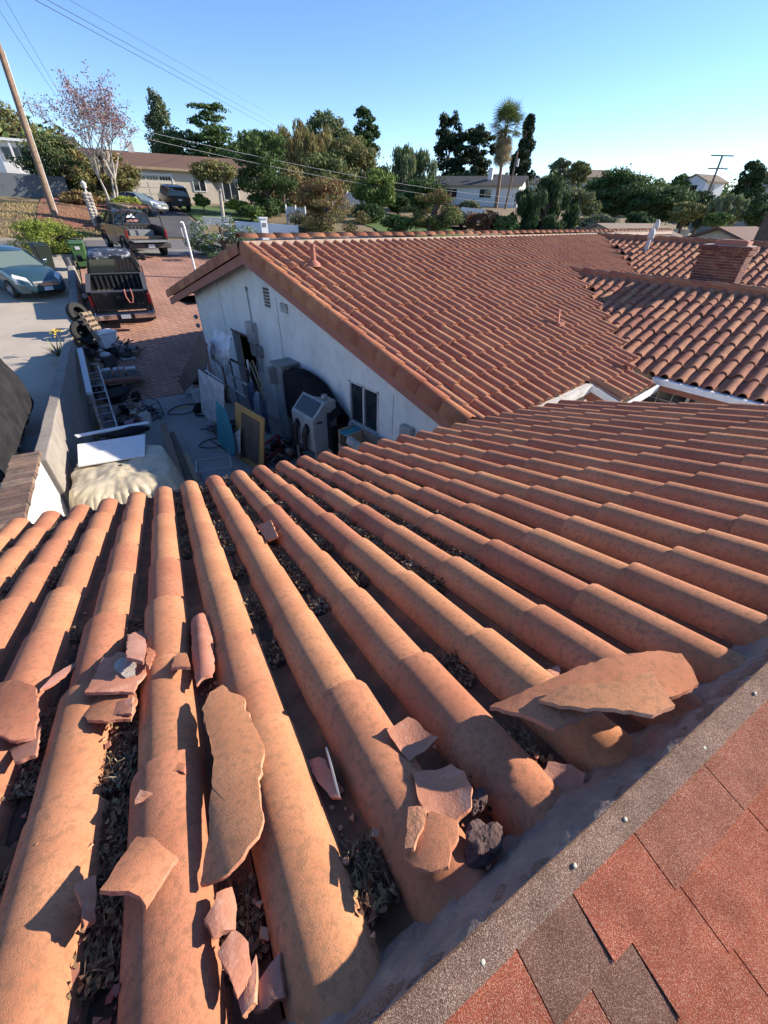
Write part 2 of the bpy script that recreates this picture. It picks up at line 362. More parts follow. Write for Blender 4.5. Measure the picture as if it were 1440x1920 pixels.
for k, u in enumerate(ROWS):
    kk = k - 1; ve = vend(u); T = []; j = 0
    while True:
        lo = ve - j * EXP + rnd.uniform(-.022, .022) + (.0 if j else .03)
        if lo < .37: break
        T.append([j, lo, max(.325, lo - .6)]); j += 1
    if T[-1][1] - .325 < .33: T.pop(); T[-1][2] = .325
    for j, lo, up in T:
        me = TILES[rnd.randrange(3)]
        if kk < 5 and 1. < up < 2.2 and rnd.random() < .25: me = BROKEN[rnd.randrange(4)]
        if (kk, j) in ((3, 5), (2, 6), (1, 5), (0, 5), (5, 6)): me = BROKEN[rnd.randrange(4)]
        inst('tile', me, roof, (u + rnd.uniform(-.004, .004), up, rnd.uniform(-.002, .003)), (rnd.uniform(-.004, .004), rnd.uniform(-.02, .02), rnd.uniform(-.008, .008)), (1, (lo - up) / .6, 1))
# mortar flashing where the tile tops run into the ridge
rn = random.Random(5)
PH = [rn.uniform(0, 6.28) for _ in range(8)]
def rowh(u):
    best = min(abs(u - x) for x in ROWS); return math.sqrt(max(0, .1 ** 2 - best ** 2)) * .93 if best < .1 else 0.
def flash_pt(u, q):
    edge = .43 + .012 * math.sin(u * 7 + PH[0]) + .009 * math.sin(u * 19 + PH[1]) + .006 * math.sin(u * 43 + PH[2])
    v = .283 + (edge - .283) * q
    z = .186 * (1 - q) ** 1.15 + .012 + (.004 * math.sin(u * 23 + v * 60 + PH[4]) + .004 * math.sin(u * 57 - v * 90 + PH[5]) + .0035 * math.sin(u * 131 + v * 200)) * (q > .05) + .012 * math.sin(u * 3.1 + PH[6]) * q * (1 - q) * 4
    if q > .97: z = -.01
    return (u, v, z)
mb = MB(); mb.grid(flash_pt, lin(-1.6, 5.35, 420), [0, .06, .12, .25, .4, .52, .64, .76, .86, .94, 1.0])
o = mb.build('flashing', M['flash'], fg, smooth=True); o.matrix_local = FMAT
# shingle slope
SD = -FY * math.cos(SLF) - UP * math.sin(SLF); SN = SD.cross(FX); SN = SN if SN.z > 0 else -SN
RP = Vector((.613, -.1223, CAMZ - .8987)) - SD * .012
RO0 = RP - FX * .625
SMAT = Matrix(((FX.x, SD.x, SN.x, RO0.x), (FX.y, SD.y, SN.y, RO0.y), (FX.z, SD.z, SN.z, RO0.z), (0, 0, 0, 1)))   # local x = along ridge, y = down the shingle slope
# det: keep a right-handed basis
if SMAT.to_3x3().determinant() < 0:
    SMAT = Matrix(((FX.x, SD.x, -SN.x, RO0.x), (FX.y, SD.y, -SN.y, RO0.y), (FX.z, SD.z, -SN.z, RO0.z), (0, 0, 0, 1)))
    SZ = -1
else: SZ = 1
def shingle_mat(name, a, b, c):
    m = bpy.data.materials.new(name); m.use_nodes = True; n = m.node_tree.nodes; l = m.node_tree.links; p = n['Principled BSDF']; p.inputs['Roughness'].default_value = .95; p.inputs['Specular IOR Level'].default_value = .15
    g = n.new('ShaderNodeNewGeometry')
    v = n.new('ShaderNodeTexVoronoi'); v.inputs['Scale'].default_value = 950; l.new(g.outputs['Position'], v.inputs['Vector'])
    r_ = n.new('ShaderNodeValToRGB'); e = r_.color_ramp; sep = n.new('ShaderNodeSeparateColor'); l.new(v.outputs['Color'], sep.inputs[0]); l.new(sep.outputs[0], r_.inputs[0])
    e.elements[0].color = (*a, 1); e.elements[1].color = (*c, 1); e.elements[1].position = .93; x = e.elements.new(.45); x.color = (*b, 1); x = e.elements.new(.78); x.color = (*[q * 1.25 for q in b], 1)
    t = n.new('ShaderNodeTexNoise'); t.inputs['Scale'].default_value = 14; t.inputs['Detail'].default_value = 4; l.new(g.outputs['Position'], t.inputs[0])
    q = n.new('ShaderNodeMapRange'); q.inputs[1].default_value = .3; q.inputs[2].default_value = .7; q.inputs[3].default_value = .78; q.inputs[4].default_value = 1.2; l.new(t.outputs[0], q.inputs[0])
    h = n.new('ShaderNodeHueSaturation'); l.new(r_.outputs[0], h.inputs['Color']); l.new(q.outputs[0], h.inputs['Value']); l.new(h.outputs[0], p.inputs['Base Color'])
    bp = n.new('ShaderNodeBump'); bp.inputs['Strength'].default_value = .8; bp.inputs['Distance'].default_value = .0015; l.new(v.outputs['Distance'], bp.inputs['Height']); l.new(bp.outputs[0], p.inputs['Normal'])
    return m
SH = [shingle_mat('shingle_red', (.15, .045, .03), (.32, .092, .052), (.48, .27, .19)), shingle_mat('shingle_rust', (.13, .048, .034), (.27, .095, .06), (.45, .28, .2)),
      shingle_mat('shingle_brown', (.08, .046, .036), (.165, .085, .06), (.34, .23, .175)), shingle_mat('shingle_grey', (.085, .05, .04), (.20, .125, .095), (.46, .36, .28))]
mb = MB(); mb.grid(lambda x, y: (x, y, -.012 * SZ), [-1.6, 5.4], [.016, 3.2])
sroof = mb.build('shingle_roof', M['felt'], fg); sroof.matrix_local = SMAT
SHM = {}
def shingle_mesh(w, mi, lay):
    key = (round(w, 3), mi, lay)
    if key not in SHM:
        b = MB(); z0, z1 = -.004 * SZ, (.0035 + .0035 * lay) * SZ
        b.hexa([Vector(p) for p in ((0, 0, z0 - .004 * SZ), (w, 0, z0 - .004 * SZ), (w, .112, z0), (0, .112, z0), (0, 0, z0), (w, 0, z0), (w, .112, z1), (0, .112, z1))])
        SHM[key] = b.mesh('shingle', SH[mi])
    return SHM[key]
rs = random.Random(21); ns = 0
for c in range(13):
    y0 = .062 + c * .0965; x = -.35 - rs.uniform(0, .2)
    lay = 1
    while x < (1.9 if c < 6 else 1.5):
        w = rs.choice([.14, .17, .20, .24, .28]) if lay else rs.choice([.08, .10, .13])
        mi = rs.choice([0, 0, 0, 1, 1]) if lay else rs.choice([2, 2, 1])
        inst('shingle', shingle_mesh(w - .0025, mi, lay), sroof, (x, y0 - .012 - rs.uniform(0, .002), 0)); ns += 1
        x += w; lay = 0 if (lay and rs.random() < .33) else 1
# ridge caps with their exposed nail heads
def cap_mesh(L, mi):
    b = MB(); W_ = .064
    prof = [(.02, -.07), (.016, -.03), (.015, -.006), (.02, -.001), (.03, .001), (W_ + .004, .001)]
    pts = []
    for x, dz in ((-.03, .001), (L, .007)):
        for y, z in prof: pts.append(Vector((x, y, (z + dz) * SZ)))
        for y, z in prof: pts.append(Vector((x, y, (z + dz - .006) * SZ)))
    n = len(prof)
    fs = [(i, i + 1, 2 * n + i + 1, 2 * n + i) for i in range(n - 1)] + [(n + i, n + i + 1, 3 * n + i + 1, 3 * n + i) for i in range(n - 1)]
    fs += [(i, i + 1, n + i + 1, n + i) for i in range(n - 1)] + [(2 * n + i, 2 * n + i + 1, 3 * n + i + 1, 3 * n + i) for i in range(n - 1)] + [(n - 1, 2 * n - 1, 4 * n - 1, 3 * n - 1), (0, n, 3 * n, 2 * n)]
    b.add(pts, fs); return b.mesh('ridge_cap', SH[mi])
nail = MB(); nail.lathe([(0.0001, .0012), (.0028, .001), (.0036, .0002), (.0036, -.003)], 12); M['nail'] = mat('caulked_nail', (.55, .52, .40), .8); nail_me = nail.mesh('nail_head', M['nail'])
ridge = empty('ridge_cap_run'); ridge.parent = fg; ridge.matrix_local = SMAT
for i in range(-3, 9):
    x0 = .852 + (i - 1) * .63
    o = inst('ridge_cap', cap_mesh(.655, 3), ridge, (x0 - .02, 0, 0))
    for dx, dy in ((.195, .043), (.33, .045), (.60, .05)):
        inst('nail_head', nail_me, o, (dx + rs.uniform(-.01, .01), dy, .0075 * SZ), (0, 0, 0), (1, 1, SZ))
# walls under the near roof
mb = MB(); e0, e1 = -1.35, 5.05
def wpt(s, t, z): return LW(s, t, z)
ez = 2.25
poly = []
fy_e = [vend(e0) * math.cos(SLF) - .45, vend(e1) * math.cos(SLF) - .45]
mb.prism([wpt(e0, -3.4, 0), wpt(e1, -3.4, 0), wpt(e1, fy_e[1], 0), wpt(e0, fy_e[0], 0)], (0, 0, ez))
mb.build('wall', M['stucco'], fg)
# eave fascia board
mb = MB(); a = FMAT @ Vector((-1.6, vend(-1.6) - .1, -.03)); b = FMAT @ Vector((5.3, vend(5.3) - .1, -.03)); mb.bar(a - UP * .09, b - UP * .09, .03, .17); mb.build('fascia', M['fascia'], fg)
# gable fascia on the open end
mb = MB(); a = FMAT @ Vector((5.29, .1, -.05)); b = FMAT @ Vector((5.29, vend(5.3) - .1, -.05)); mb.bar(a - UP * .06, b - UP * .06, .03, .16)
a = FMAT @ Vector((-1.6, .1, -.05)); b = FMAT @ Vector((-1.6, vend(-1.6) - .1, -.05)); mb.bar(a - UP * .06, b - UP * .06, .03, .16); mb.build('gable_board', M['fascia'], fg)
# ================================================================ broken tile pieces, rock, debris on the near roof
from mathutils import noise as _mnz
mn_noise = _mnz.noise
def RV(px, py, z): 
    p = FINV @ hit(px, py, FN, FMAT @ Vector((0, 0, z))); return p
def shard(name, poly, z0, tilt=(0, 0), bulge=0., axis=0., th=.011, label='', mats=None, group=None, seed=1, cat='tile piece', jit=.003, sag=0.):
    """a broken piece: outline (photo pixels) laid on its own tilted plane at height z0 over the roof, curved, with real thickness"""
    rn = random.Random(seed); cx = sum(p[0] for p in poly) / len(poly); cy = sum(p[1] for p in poly) / len(poly)
    c = FMAT @ RV(cx, cy, z0); nrm = (FN + FX * tilt[0] + FD * tilt[1]).normalized()
    ax = (FD * math.cos(axis) + FX * math.sin(axis)); ax = (ax - nrm * ax.dot(nrm)).normalized(); bx = ax.cross(nrm)
    pts = []
    P = [hit(x, y, nrm, c) for x, y in poly]
    for i in range(len(P)):
        a, b = P[i], P[(i + 1) % len(P)]; n = max(1, int((b - a).length / .016))
        for k in range(n):
            q = a + (b - a) * (k / n); j = 0 if k == 0 else jit
            q = q - c; pts.append((q.dot(bx) + rn.uniform(-j, j), q.dot(ax) + rn.uniform(-j, j)))
    bm = bmesh.new(); bm.faces.new([bm.verts.new((x, y, 0)) for x, y in pts])
    x0, x1 = min(p[0] for p in pts), max(p[0] for p in pts); y0, y1 = min(p[1] for p in pts), max(p[1] for p in pts)
    for k in range(1, 9): bmesh.ops.bisect_plane(bm, geom=bm.verts[:] + bm.edges[:] + bm.faces[:], plane_co=(x0 + (x1 - x0) * k / 9, 0, 0), plane_no=(1, 0, 0))
    for k in range(1, 4): bmesh.ops.bisect_plane(bm, geom=bm.verts[:] + bm.edges[:] + bm.faces[:], plane_co=(0, y0 + (y1 - y0) * k / 4, 0), plane_no=(0, 1, 0))
    bmesh.ops.triangulate(bm, faces=bm.faces[:])
    for v in bm.verts:
        q = (2 * v.co.x - x0 - x1) / (x1 - x0); w = (v.co.y - y0) / (y1 - y0)
        v.co.z = bulge * (1 - q * q) + sag * (w - .5) ** 2 + rn.uniform(-.0006, .0006)
    for f in bm.faces: f.smooth = True
    bmesh.ops.recalc_face_normals(bm, faces=bm.faces)
    if sum(f.normal.z for f in bm.faces) < 0: bmesh.ops.reverse_faces(bm, faces=bm.faces[:])
    top = bm.faces[:]; r = bmesh.ops.duplicate(bm, geom=top); bot = [f for f in r['geom'] if isinstance(f, bmesh.types.BMFace)]
    bv = [v for v in r['geom'] if isinstance(v, bmesh.types.BMVert)]
    for v in bv: v.co.z -= th; v.co.x += rn.uniform(-.0015, .0015); v.co.y += rn.uniform(-.0015, .0015)
    bmesh.ops.reverse_faces(bm, faces=bot)
    be = [e for e in bm.edges if e.is_boundary and e.verts[0] not in set(bv)]; vm = r['vert_map']
    for e in be:
        a, b = e.verts
        try: f = bm.faces.new((a, b, vm[b], vm[a])); f.material_index = 1
        except Exception: pass
    for f in bot: f.material_index = 1
    bmesh.ops.recalc_face_normals(bm, faces=bm.faces)
    me = bpy.data.meshes.new(name); bm.to_mesh(me); bm.free()
    for m in (mats or [M['tile'], M['tile_raw']]): me.materials.append(m)
    try: me.set_sharp_from_angle(angle=R(45))
    except Exception: pass
    o = bpy.data.objects.new(name, me); COL.objects.link(o)
    o.matrix_world = Matrix(((bx.x, ax.x, nrm.x, c.x), (bx.y, ax.y, nrm.y, c.y), (bx.z, ax.z, nrm.z, c.z), (0, 0, 0, 1)))
    tag(o, label, cat, group or 'broken pieces of roof tile'); return o
def Z7(*p): return [(x / 2, 880 + y / 2) for x, y in p]
def Z8(*p): return [(x / 2, 1350 + y / 2) for x, y in p]
def ZS(*p): return [(720 + x / 2, 1150 + y / 2) for x, y in p]
RAW = [M['tile_raw'], M['tile_raw']]; INN = [M['tile_in'], M['tile_raw']]
sh1 = shard('broken_tile', Z7((320, 845), (352, 780), (385, 705), (415, 710), (440, 690), (500, 705), (545, 735), (548, 760), (515, 800), (500, 835), (440, 840), (385, 845)), .115, (.12, .1), .010, .3, label='flat pinkish tile piece with a grey mortar patch on top', mats=RAW, seed=2)
# mortar patch that sticks to it
o = shard('mortar_patch', Z7((428, 730), (450, 708), (500, 702), (512, 740), (508, 770), (470, 780), (432, 752)), .122, (.12, .1), .003, .3, th=.006, mats=[M['mortar'], M['mortar']], seed=9)
for k in ('label', 'category', 'group'):
    if k in o: del o[k]
mw = o.matrix_world.copy(); o.parent = sh1; o.matrix_parent_inverse = Matrix.Identity(4); o.matrix_local = sh1.matrix_world.inverted() @ mw
shard('broken_tile', Z7((315, 930), (345, 858), (430, 845), (500, 830), (515, 860), (490, 935), (400, 960), (330, 950)), .098, (.05, .12), .014, .2, label='speckled tile piece lying just below the mortar patched one', seed=3)
shard('broken_tile', Z7((398, 890), (500, 852), (492, 915), (405, 925)), .113, (-.1, .1), .003, .2, label='small smooth pink tile piece resting on the speckled one', mats=RAW, seed=4)
shard('broken_tile', Z7((475, 660), (482, 622), (540, 602), (551, 660), (537, 725), (475, 705)), .125, (.5, .35), .004, .0, label='tilted pink tile piece behind the mortar patched one', mats=INN, seed=5)
shard('broken_tile', Z7((556, 640), (598, 655), (560, 742), (546, 730)), .10, (.4, .3), .003, .1, label='narrow tile sliver right of the tilted pink piece', seed=6)
shard('broken_tile', Z7((150, 825), (212, 765), (320, 700), (275, 748), (200, 805)), .085, (.4, .0), .002, .7, label='thin blade of tile lying aslant left of the mortar patched piece', mats=INN, seed=7)
shard('broken_tile', Z7((718, 575), (765, 555), (790, 568), (800, 650), (806, 750), (800, 790), (740, 820), (728, 760), (718, 680)), .075, (.1, .05), .028, .02, label='half barrel of tile lying lengthwise in a debris filled gutter', mats=RAW, seed=8)
shard('broken_tile', Z7((655, 690), (700, 690), (715, 740), (642, 744)), .112, (.2, .3), .003, 0, label='small triangular chip perched on a barrel crest', seed=9)
shard('broken_tile', [(385, 1340), (400, 1308), (422, 1290), (430, 1300), (458, 1308), (459, 1325), (483, 1370), (495, 1400), (492, 1440), (490, 1480), (500, 1545), (492, 1578), (462, 1620), (435, 1648), (412, 1658), (375, 1658), (384, 1620), (398, 1570), (402, 1500), (408, 1430), (396, 1385)], .098, (-.14, .0), .026, -.08, th=.010, label='longest broken tile, a jagged barrel half lying between two rows', seed=10, jit=.004)
shard('broken_tile', [(187, 1672), (215, 1628), (257, 1568), (296, 1588), (334, 1608), (302, 1655), (274, 1700), (240, 1682), (205, 1680)], .135, (.35, .1), .014, .6, label='large square brown tile piece bridging the two lower left rows', seed=11)
shard('broken_tile', Z8((282, 620), (318, 600), (360, 587), (360, 745), (316, 775), (305, 700)), .105, (.45, .1), .004, .1, label='thick edged tile chip left of the square brown piece', mats=RAW, seed=12)
shard('broken_tile', Z8((765, 750), (808, 690), (812, 660), (870, 630), (888, 700), (882, 790), (840, 800), (800, 825)), .085, (.25, .05), .008, .1, label='smooth five sided tile piece below the longest broken tile', mats=RAW, seed=13)
shard('broken_tile', Z8((815, 870), (845, 830), (875, 790), (932, 838), (940, 940), (890, 1040), (860, 960)), .08, (.2, .0), .006, .3, label='pink shield shaped tile piece near the bottom edge', mats=RAW, seed=14)
shard('broken_tile', Z8((890, 1040), (935, 960), (960, 880), (955, 1060), (912, 1115)), .06, (-.2, .1), .004, .1, label='shaded tile sliver under the pink shield shaped piece', mats=INN, seed=15)
shard('broken_tile', Z8((960, 1000), (1050, 872), (1064, 1040), (1000, 1085), (950, 1100)), .055, (-.35, .0), .004, .1, label='shaded pointed tile piece nearest the bottom of the gutter', mats=INN, seed=16)
shard('broken_tile', Z8((1150, 155), (1200, 140), (1222, 150), (1276, 292), (1240, 290), (1192, 232)), .05, (-.4, .1), .004, .2, label='shaded triangular tile piece in a gutter beside a grey strip', mats=INN, seed=17)
mb = MB(); a = FMAT @ RV(612, 1402, .07); b = FMAT @ RV(637, 1497, .06); mb.tube([a, a + (b - a) * .4 + FN * .004, b], .0035, 6)
tag(mb.build('metal_strip', M['steel']), 'short grey metal strip lying on a shaded tile piece', 'strip')
shard('broken_tile', ZS((10, 435), (90, 380), (118, 392), (150, 430), (205, 465), (150, 512), (95, 550), (60, 510)), .11, (-.1, -.3), -.012, .4, label='curled up square tile piece with its hollow side upward', mats=RAW, seed=18)
shard('broken_tile', ZS((105, 590), (190, 575), (250, 555), (300, 590), (330, 650), (325, 720), (270, 760), (170, 750), (130, 700)), .112, (.0, .15), -.01, .35, label='broad shell shaped tile piece above the black rock', mats=RAW, seed=19)
shard('broken_tile', ZS((90, 730), (160, 728), (150, 800), (112, 880), (78, 882)), .13, (.1, .1), .003, .2, label='narrow grey tile strip leaning on the rounded piece by the rock', mats=[M['tileW'], M['tile_raw']], seed=20)
shard('broken_tile', ZS((70, 905), (110, 850), (180, 755), (235, 765), (275, 778), (280, 830), (252, 900), (245, 960), (180, 985), (120, 960)), .118, (-.05, .1), .012, .4, label='rounded orange tile piece left of the black rock', seed=21)
shard('broken_tile', [(918, 1325), (960, 1312), (1000, 1300), (1075, 1272), (1160, 1250), (1240, 1236), (1275, 1235), (1295, 1255), (1310, 1282), (1265, 1312), (1180, 1340), (1120, 1352), (1038, 1388), (975, 1352)], .155, (.05, -.05), .042, 1.25, th=.013, label='big barrel tile half lying across the rows under another piece', seed=22)
shard('broken_tile', [(1010, 1312), (1050, 1290), (1105, 1292), (1170, 1290), (1200, 1274), (1222, 1268), (1266, 1322), (1222, 1346), (1182, 1342), (1100, 1342), (1050, 1332)], .218, (.02, .1), .02, 1.25, label='long speckled tile piece topmost on the big barrel half', seed=23)
shard('broken_tile', ZS((525, 552), (575, 560), (600, 620), (635, 672), (560, 632)), .06, (.25, .2), .004, .2, label='sunlit tile sliver in the valley right of the black rock', seed=24)
shard('broken_tile', ZS((590, 600), (615, 545), (700, 560), (755, 600), (740, 650), (640, 670)), .065, (-.1, .1), -.008, .4, label='grey hexagonal tile piece beside the sunlit sliver', mats=INN, seed=25)
shard('broken_tile', ZS((585, 225), (655, 195), (660, 245), (600, 252)), .06, (.3, .2), .002, .2, label='small tile chunk behind the big barrel half', mats=RAW, seed=26)
shard('broken_tile', ZS((605, 262), (640, 250), (668, 262), (625, 278)), .055, (.0, .2), .002, .2, label='tiny pale tile crumb in front of the small chunk', mats=RAW, seed=27)
shard('broken_tile', Z7((958, 208), (1015, 190), (1042, 252), (1000, 266)), .08, (-.4, .1), -.004, .1, label='hollow tile piece standing in a gutter near the eave', mats=RAW, seed=28)
shard('broken_tile', Z8((28, 112), (70, 95), (110, 60), (156, 20), (132, 130), (62, 160)), .085, (-.1, .2), .004, .1, label='pale pink tile piece at the left picture edge', mats=RAW, seed=29)
shard('broken_tile', Z8((132, 470), (180, 385), (250, 352), (226, 440)), .1, (.3, .1), .003, .3, label='thin flake lying on the leftmost big barrel', seed=30)
shard('broken_tile', Z8((505, 302), (548, 225), (580, 250), (632, 216), (572, 282)), .1, (.2, .3), .003, .2, label='forked chip lodged under a barrel end', mats=RAW, seed=31)
shard('broken_tile', Z8((583, 200), (588, 160), (640, 148), (694, 162), (690, 196)), .098, (.0, .12), .006, .0, label='thin round edged flake on a barrel crest', seed=32)
shard('broken_tile', Z7((0, 800), (60, 800), (140, 830), (148, 900), (130, 1000), (60, 1030), (0, 1010)), .10, (.05, .03), .02, .05, th=.013, label='cracked barrel end at the left picture edge', seed=33)
# lava rock
def rock(name, px, py, z, r, label, seed):
    c = FMAT @ RV(px, py, z); rn = random.Random(seed); bm = bmesh.new(); bmesh.ops.create_icosphere(bm, subdivisions=4, radius=r)
    from mathutils import noise as mn
    for v in bm.verts:
        d = v.co.normalized(); k = 1 + .5 * mn.noise(d * 1.3 + Vector((seed, 0, 0))) + .16 * mn.noise(d * 4 + Vector((seed, 3, 0))) - .12 * abs(mn.noise(d * 9 + Vector((0, seed, 0))))
        v.co = Vector((d.x * 1.25, d.y * .9, d.z * .75)) * r * k
    me = bpy.data.meshes.new(name); bm.to_mesh(me); bm.free(); me.materials.append(M['lava']); o = bpy.data.objects.new(name, me); COL.objects.link(o); o.location = c; tag(o, label, 'rock')
M['lava'] = mat('lava_rock', (.15, .095, .085), .95, (.085, .055, .052), 20., 1., 90., spots=(.26, .17, .15), sscale=40., sthr=(.58, .75), sfac=.6)
rock('lava_rock', 905, 1582, .085, .036, 'black porous rock wedged in the flashing', 2)
rock('lava_rock', 895, 1502, .075, .021, 'smaller black rock behind the large one', 4)
# dry leaves and needles caught in the gutters between the rows
def leaf_stuff(name, spots, m, parent_label):
    rn = random.Random(17); vs = []; fs = []
    for (u0, u1, v0, v1, n, zc) in spots:
        for _ in range(n):
            u, v = rn.uniform(u0, u1), rn.uniform(v0, v1); a = rn.gauss(0, .7) + (math.pi / 2); 
            if rn.random() < .35: a = rn.uniform(0, math.pi)
            L, w = (rn.uniform(.012, .045), rn.uniform(.0008, .002)) if rn.random() < .5 else (rn.uniform(.008, .022), rn.uniform(.003, .007)); z = zc + rn.uniform(0, .022) * (1 if rn.random() < .85 else 2.)
            d = Vector((math.cos(a), math.sin(a), rn.uniform(-.25, .35))); n_ = Vector((-math.sin(a), math.cos(a), rn.uniform(-.5, .5))).normalized() * w
            p0 = Vector((u, v, z)); p1 = p0 + d * L * .5 + Vector((0, 0, rn.uniform(0, .008))); p2 = p0 + d * L
            b = len(vs); vs += [p0 - n_ * .4, p0 + n_ * .4, p1 + n_, p1 - n_, p2 + n_ * .2, p2 - n_ * .2]; fs += [(b, b + 1, b + 2, b + 3), (b + 3, b + 2, b + 4, b + 5)]
    me = bpy.data.meshes.new(name); me.from_pydata([tuple(p) for p in vs], [], fs); me.materials.append(m); me.update()
    o = bpy.data.objects.new(name, me); COL.objects.link(o); o.matrix_world = FMAT; tag(o, parent_label, 'debris', kind='stuff'); return o
rn = random.Random(8); sp = []; sp2 = []
HEAVY = {-1: (2.6, 4.6, .9), 0: (2.2, 4.7, .9), 1: (2.9, 4.7, .8), 2: (.5, 2.1, .9), 3: (.6, 1.9, 1.), 4: (2.7, 4.7, .5), 5: (1.3, 4.6, 1.2), 6: (1.5, 4.7, 1.2), 7: (1.6, 4.6, 1.), 8: (1.3, 4.5, 1.2), 9: (1.1, 4.4, 1.), 10: (1.6, 4.4, .7), 11: (1.8, 4.3, .5), 12: (2.4, 4.2, .3), 13: (1.2, 2.2, .4), 14: (1.1, 1.6, .3), 16: (1.0, 1.4, .2)}
for k, (a, b, d) in HEAVY.items():
    u = ROWS[k + 1] + .128
    v = a
    while v < b:
        if rn.random() < .72:
            sp.append((u - .034, u + .034, v, v + .13, int(230 * d * rn.uniform(.5, 1.3)), .012))
            if rn.random() < .45: sp2.append((u - .03, u + .03, v, v + .1, int(60 * d), .02))
        v += .12
for px, py, n in ((560, 1615 - 0, 0), (690, 1650, 260), (385, 1170, 420), (330, 1200, 160), (255, 1175, 260), (95, 1360, 320), (240, 1370, 320), (215, 1450, 300), (200, 1560, 300), (190, 1780, 420), (450, 1740, 200), (1205, 1160, 220), (860, 1255, 160), (985, 1410, 240), (905, 1470, 200)):
    if n:
        q = RV(px, py, .03); sp.append((q.x - .04, q.x + .04, q.y - .07, q.y + .07, int(n * 1.8), .014))
leaf_stuff('leaf_debris', sp, M['debris'], 'dark dry leaves and needles caught between the tile rows')
leaf_stuff('straw_debris', sp2, M['debris_pale'], 'pale dry straw lying on the dark leaves between tile rows')

# dark humus packed into the gutters under the leaves
mb = MB(); rn = random.Random(44)
for k, (a, b, d) in HEAVY.items():
    u = ROWS[k + 1] + .128; n = max(4, int((b - a) / .03))
    ph = rn.uniform(0, 9)
    mb.grid(lambda x, v: (u + x * (.8 + .35 * math.sin(v * 9 + ph)) , v + .004 * math.sin(x * 200), (.016 + .012 * mn_noise(Vector((x * 40, v * 16, ph))) + .008 * mn_noise(Vector((x * 90, v * 60, ph)))) * (1 - (x / .05) ** 2) - .004), [-.05, -.035, -.02, 0, .02, .035, .05], lin(a, b, n))
o = mb.build('humus', mat('dark_humus', (.06, .04, .028), .95, (.1, .065, .045), 40., 1., 200.), smooth=True); o.matrix_world = FMAT; tag(o, 'dark humus packed between the tile rows under the leaves', 'humus', kind='stuff')

# crumbs of broken tile scattered in the gutters
mb = MB(); rn = random.Random(91)
for px, py, n_, sp_ in ((230, 1330, 30, .1), (90, 1400, 26, .1), (205, 1600, 30, .12), (190, 1850, 24, .1), (400, 1260, 24, .08), (440, 1760, 26, .08), (640, 1480, 12, .07), (800, 1470, 24, .08), (870, 1620, 26, .07), (1000, 1440, 18, .07), (700, 1560, 12, .08), (930, 1280, 10, .08), (60, 1250, 14, .1), (150, 1180, 12, .1), (490, 1000, 10, .08)):
    q = RV(px, py, .04)
    for _ in range(n_):
        u, v = rn.gauss(q.x, sp_ * .5), rn.gauss(q.y, sp_); r = rn.uniform(.003, .012); hh = rowh(u); z = hh + .012 + rn.uniform(0, .006); a0 = rn.uniform(0, 6); k = rn.choice((3, 4, 5)); tl = Vector((rn.uniform(-.5, .5), rn.uniform(-.5, .5), 1)).normalized()
        if hh > .055: continue
        pl_ = [Vector((u + r * math.cos(a0 + 6.283 * i / k) * rn.uniform(.6, 1.2), v + r * math.sin(a0 + 6.283 * i / k) * rn.uniform(.6, 1.4), z)) for i in range(k)]
        for p_ in pl_: p_.z -= (tl.x * (p_.x - u) + tl.y * (p_.y - v)) / tl.z
        mb.prism(pl_, tl * -.005)
o = mb.build('tile_crumbs', mat('tile_crumb', (.45, .2, .125), .9, island=.35)); o.matrix_world = FMAT; tag(o, 'small crumbs of broken tile scattered in the gutters', 'tile crumbs', kind='stuff')
# ================================================================ house across the yard
SB = R(15.3); TB = math.tan(SB)
XR, YR, ZR = 4.57, 9.91, 4.33                     # rake edge, ridge line
XWALL = 4.94
hb = empty('house', (8, 9, 0), label='white stucco house with weathered red tile roofs and a brick chimney', cat='house')
HBI = Matrix.Translation(Vector((-8, -9, 0)))
def hpart(mb, name, m, parent=None, smooth=False, bev=0):
    mb.v = [tuple(Vector(p) - Vector((8, 9, 0))) for p in mb.v] if parent is None else mb.v
    return mb.build(name, m, parent or hb, smooth, bev)
def roofz(y): return ZR - TB * abs(y - YR)
def strip(mb, y0, y1, z0, z1=None, x0=XWALL, x1=XWALL + .2):
    n0 = (roofz(y0) - .16) if z1 is None else z1; n1 = (roofz(y1) - .16) if z1 is None else z1
    mb.hexa([Vector(p) for p in ((x0, y0, z0), (x1, y0, z0), (x1, y1, z0), (x0, y1, z0), (x0, y0, n0), (x1, y0, n0), (x1, y1, n1), (x0, y1, n1))])
WY0, WY1, WZ0, WZ1 = 5.63, 6.56, 1.195, 2.10      # window
DY0, DY1, DZ = 10.85, 12.2, 2.07                  # dark doorway
mb = MB()
for a, b in ((3.4, WY0), (WY1, YR), (YR, DY0), (DY1, 14.6)): strip(mb, a, b, -.2)
strip(mb, WY0, WY1, -.2, WZ0); strip(mb, WY0, WY1, WZ1); strip(mb, DY0, DY1, DZ)
mb.box(XWALL + .2, 24, 14.35, 14.6, -.2, 2.3)                   # front wall of the garage
mb.box(XWALL + .2, 9.9, 3.4, 3.6, -.2, 2.35)                    # courtyard side
hpart(mb, 'wall', M['stucco'])
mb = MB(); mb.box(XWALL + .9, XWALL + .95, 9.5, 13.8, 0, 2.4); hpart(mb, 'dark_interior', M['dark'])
mb = MB(); mb.box(XWALL - .01, XWALL + .05, DY0 - .05, DY1 + .05, DZ - .04, DZ + .02); hpart(mb, 'door_header', M['ply'])
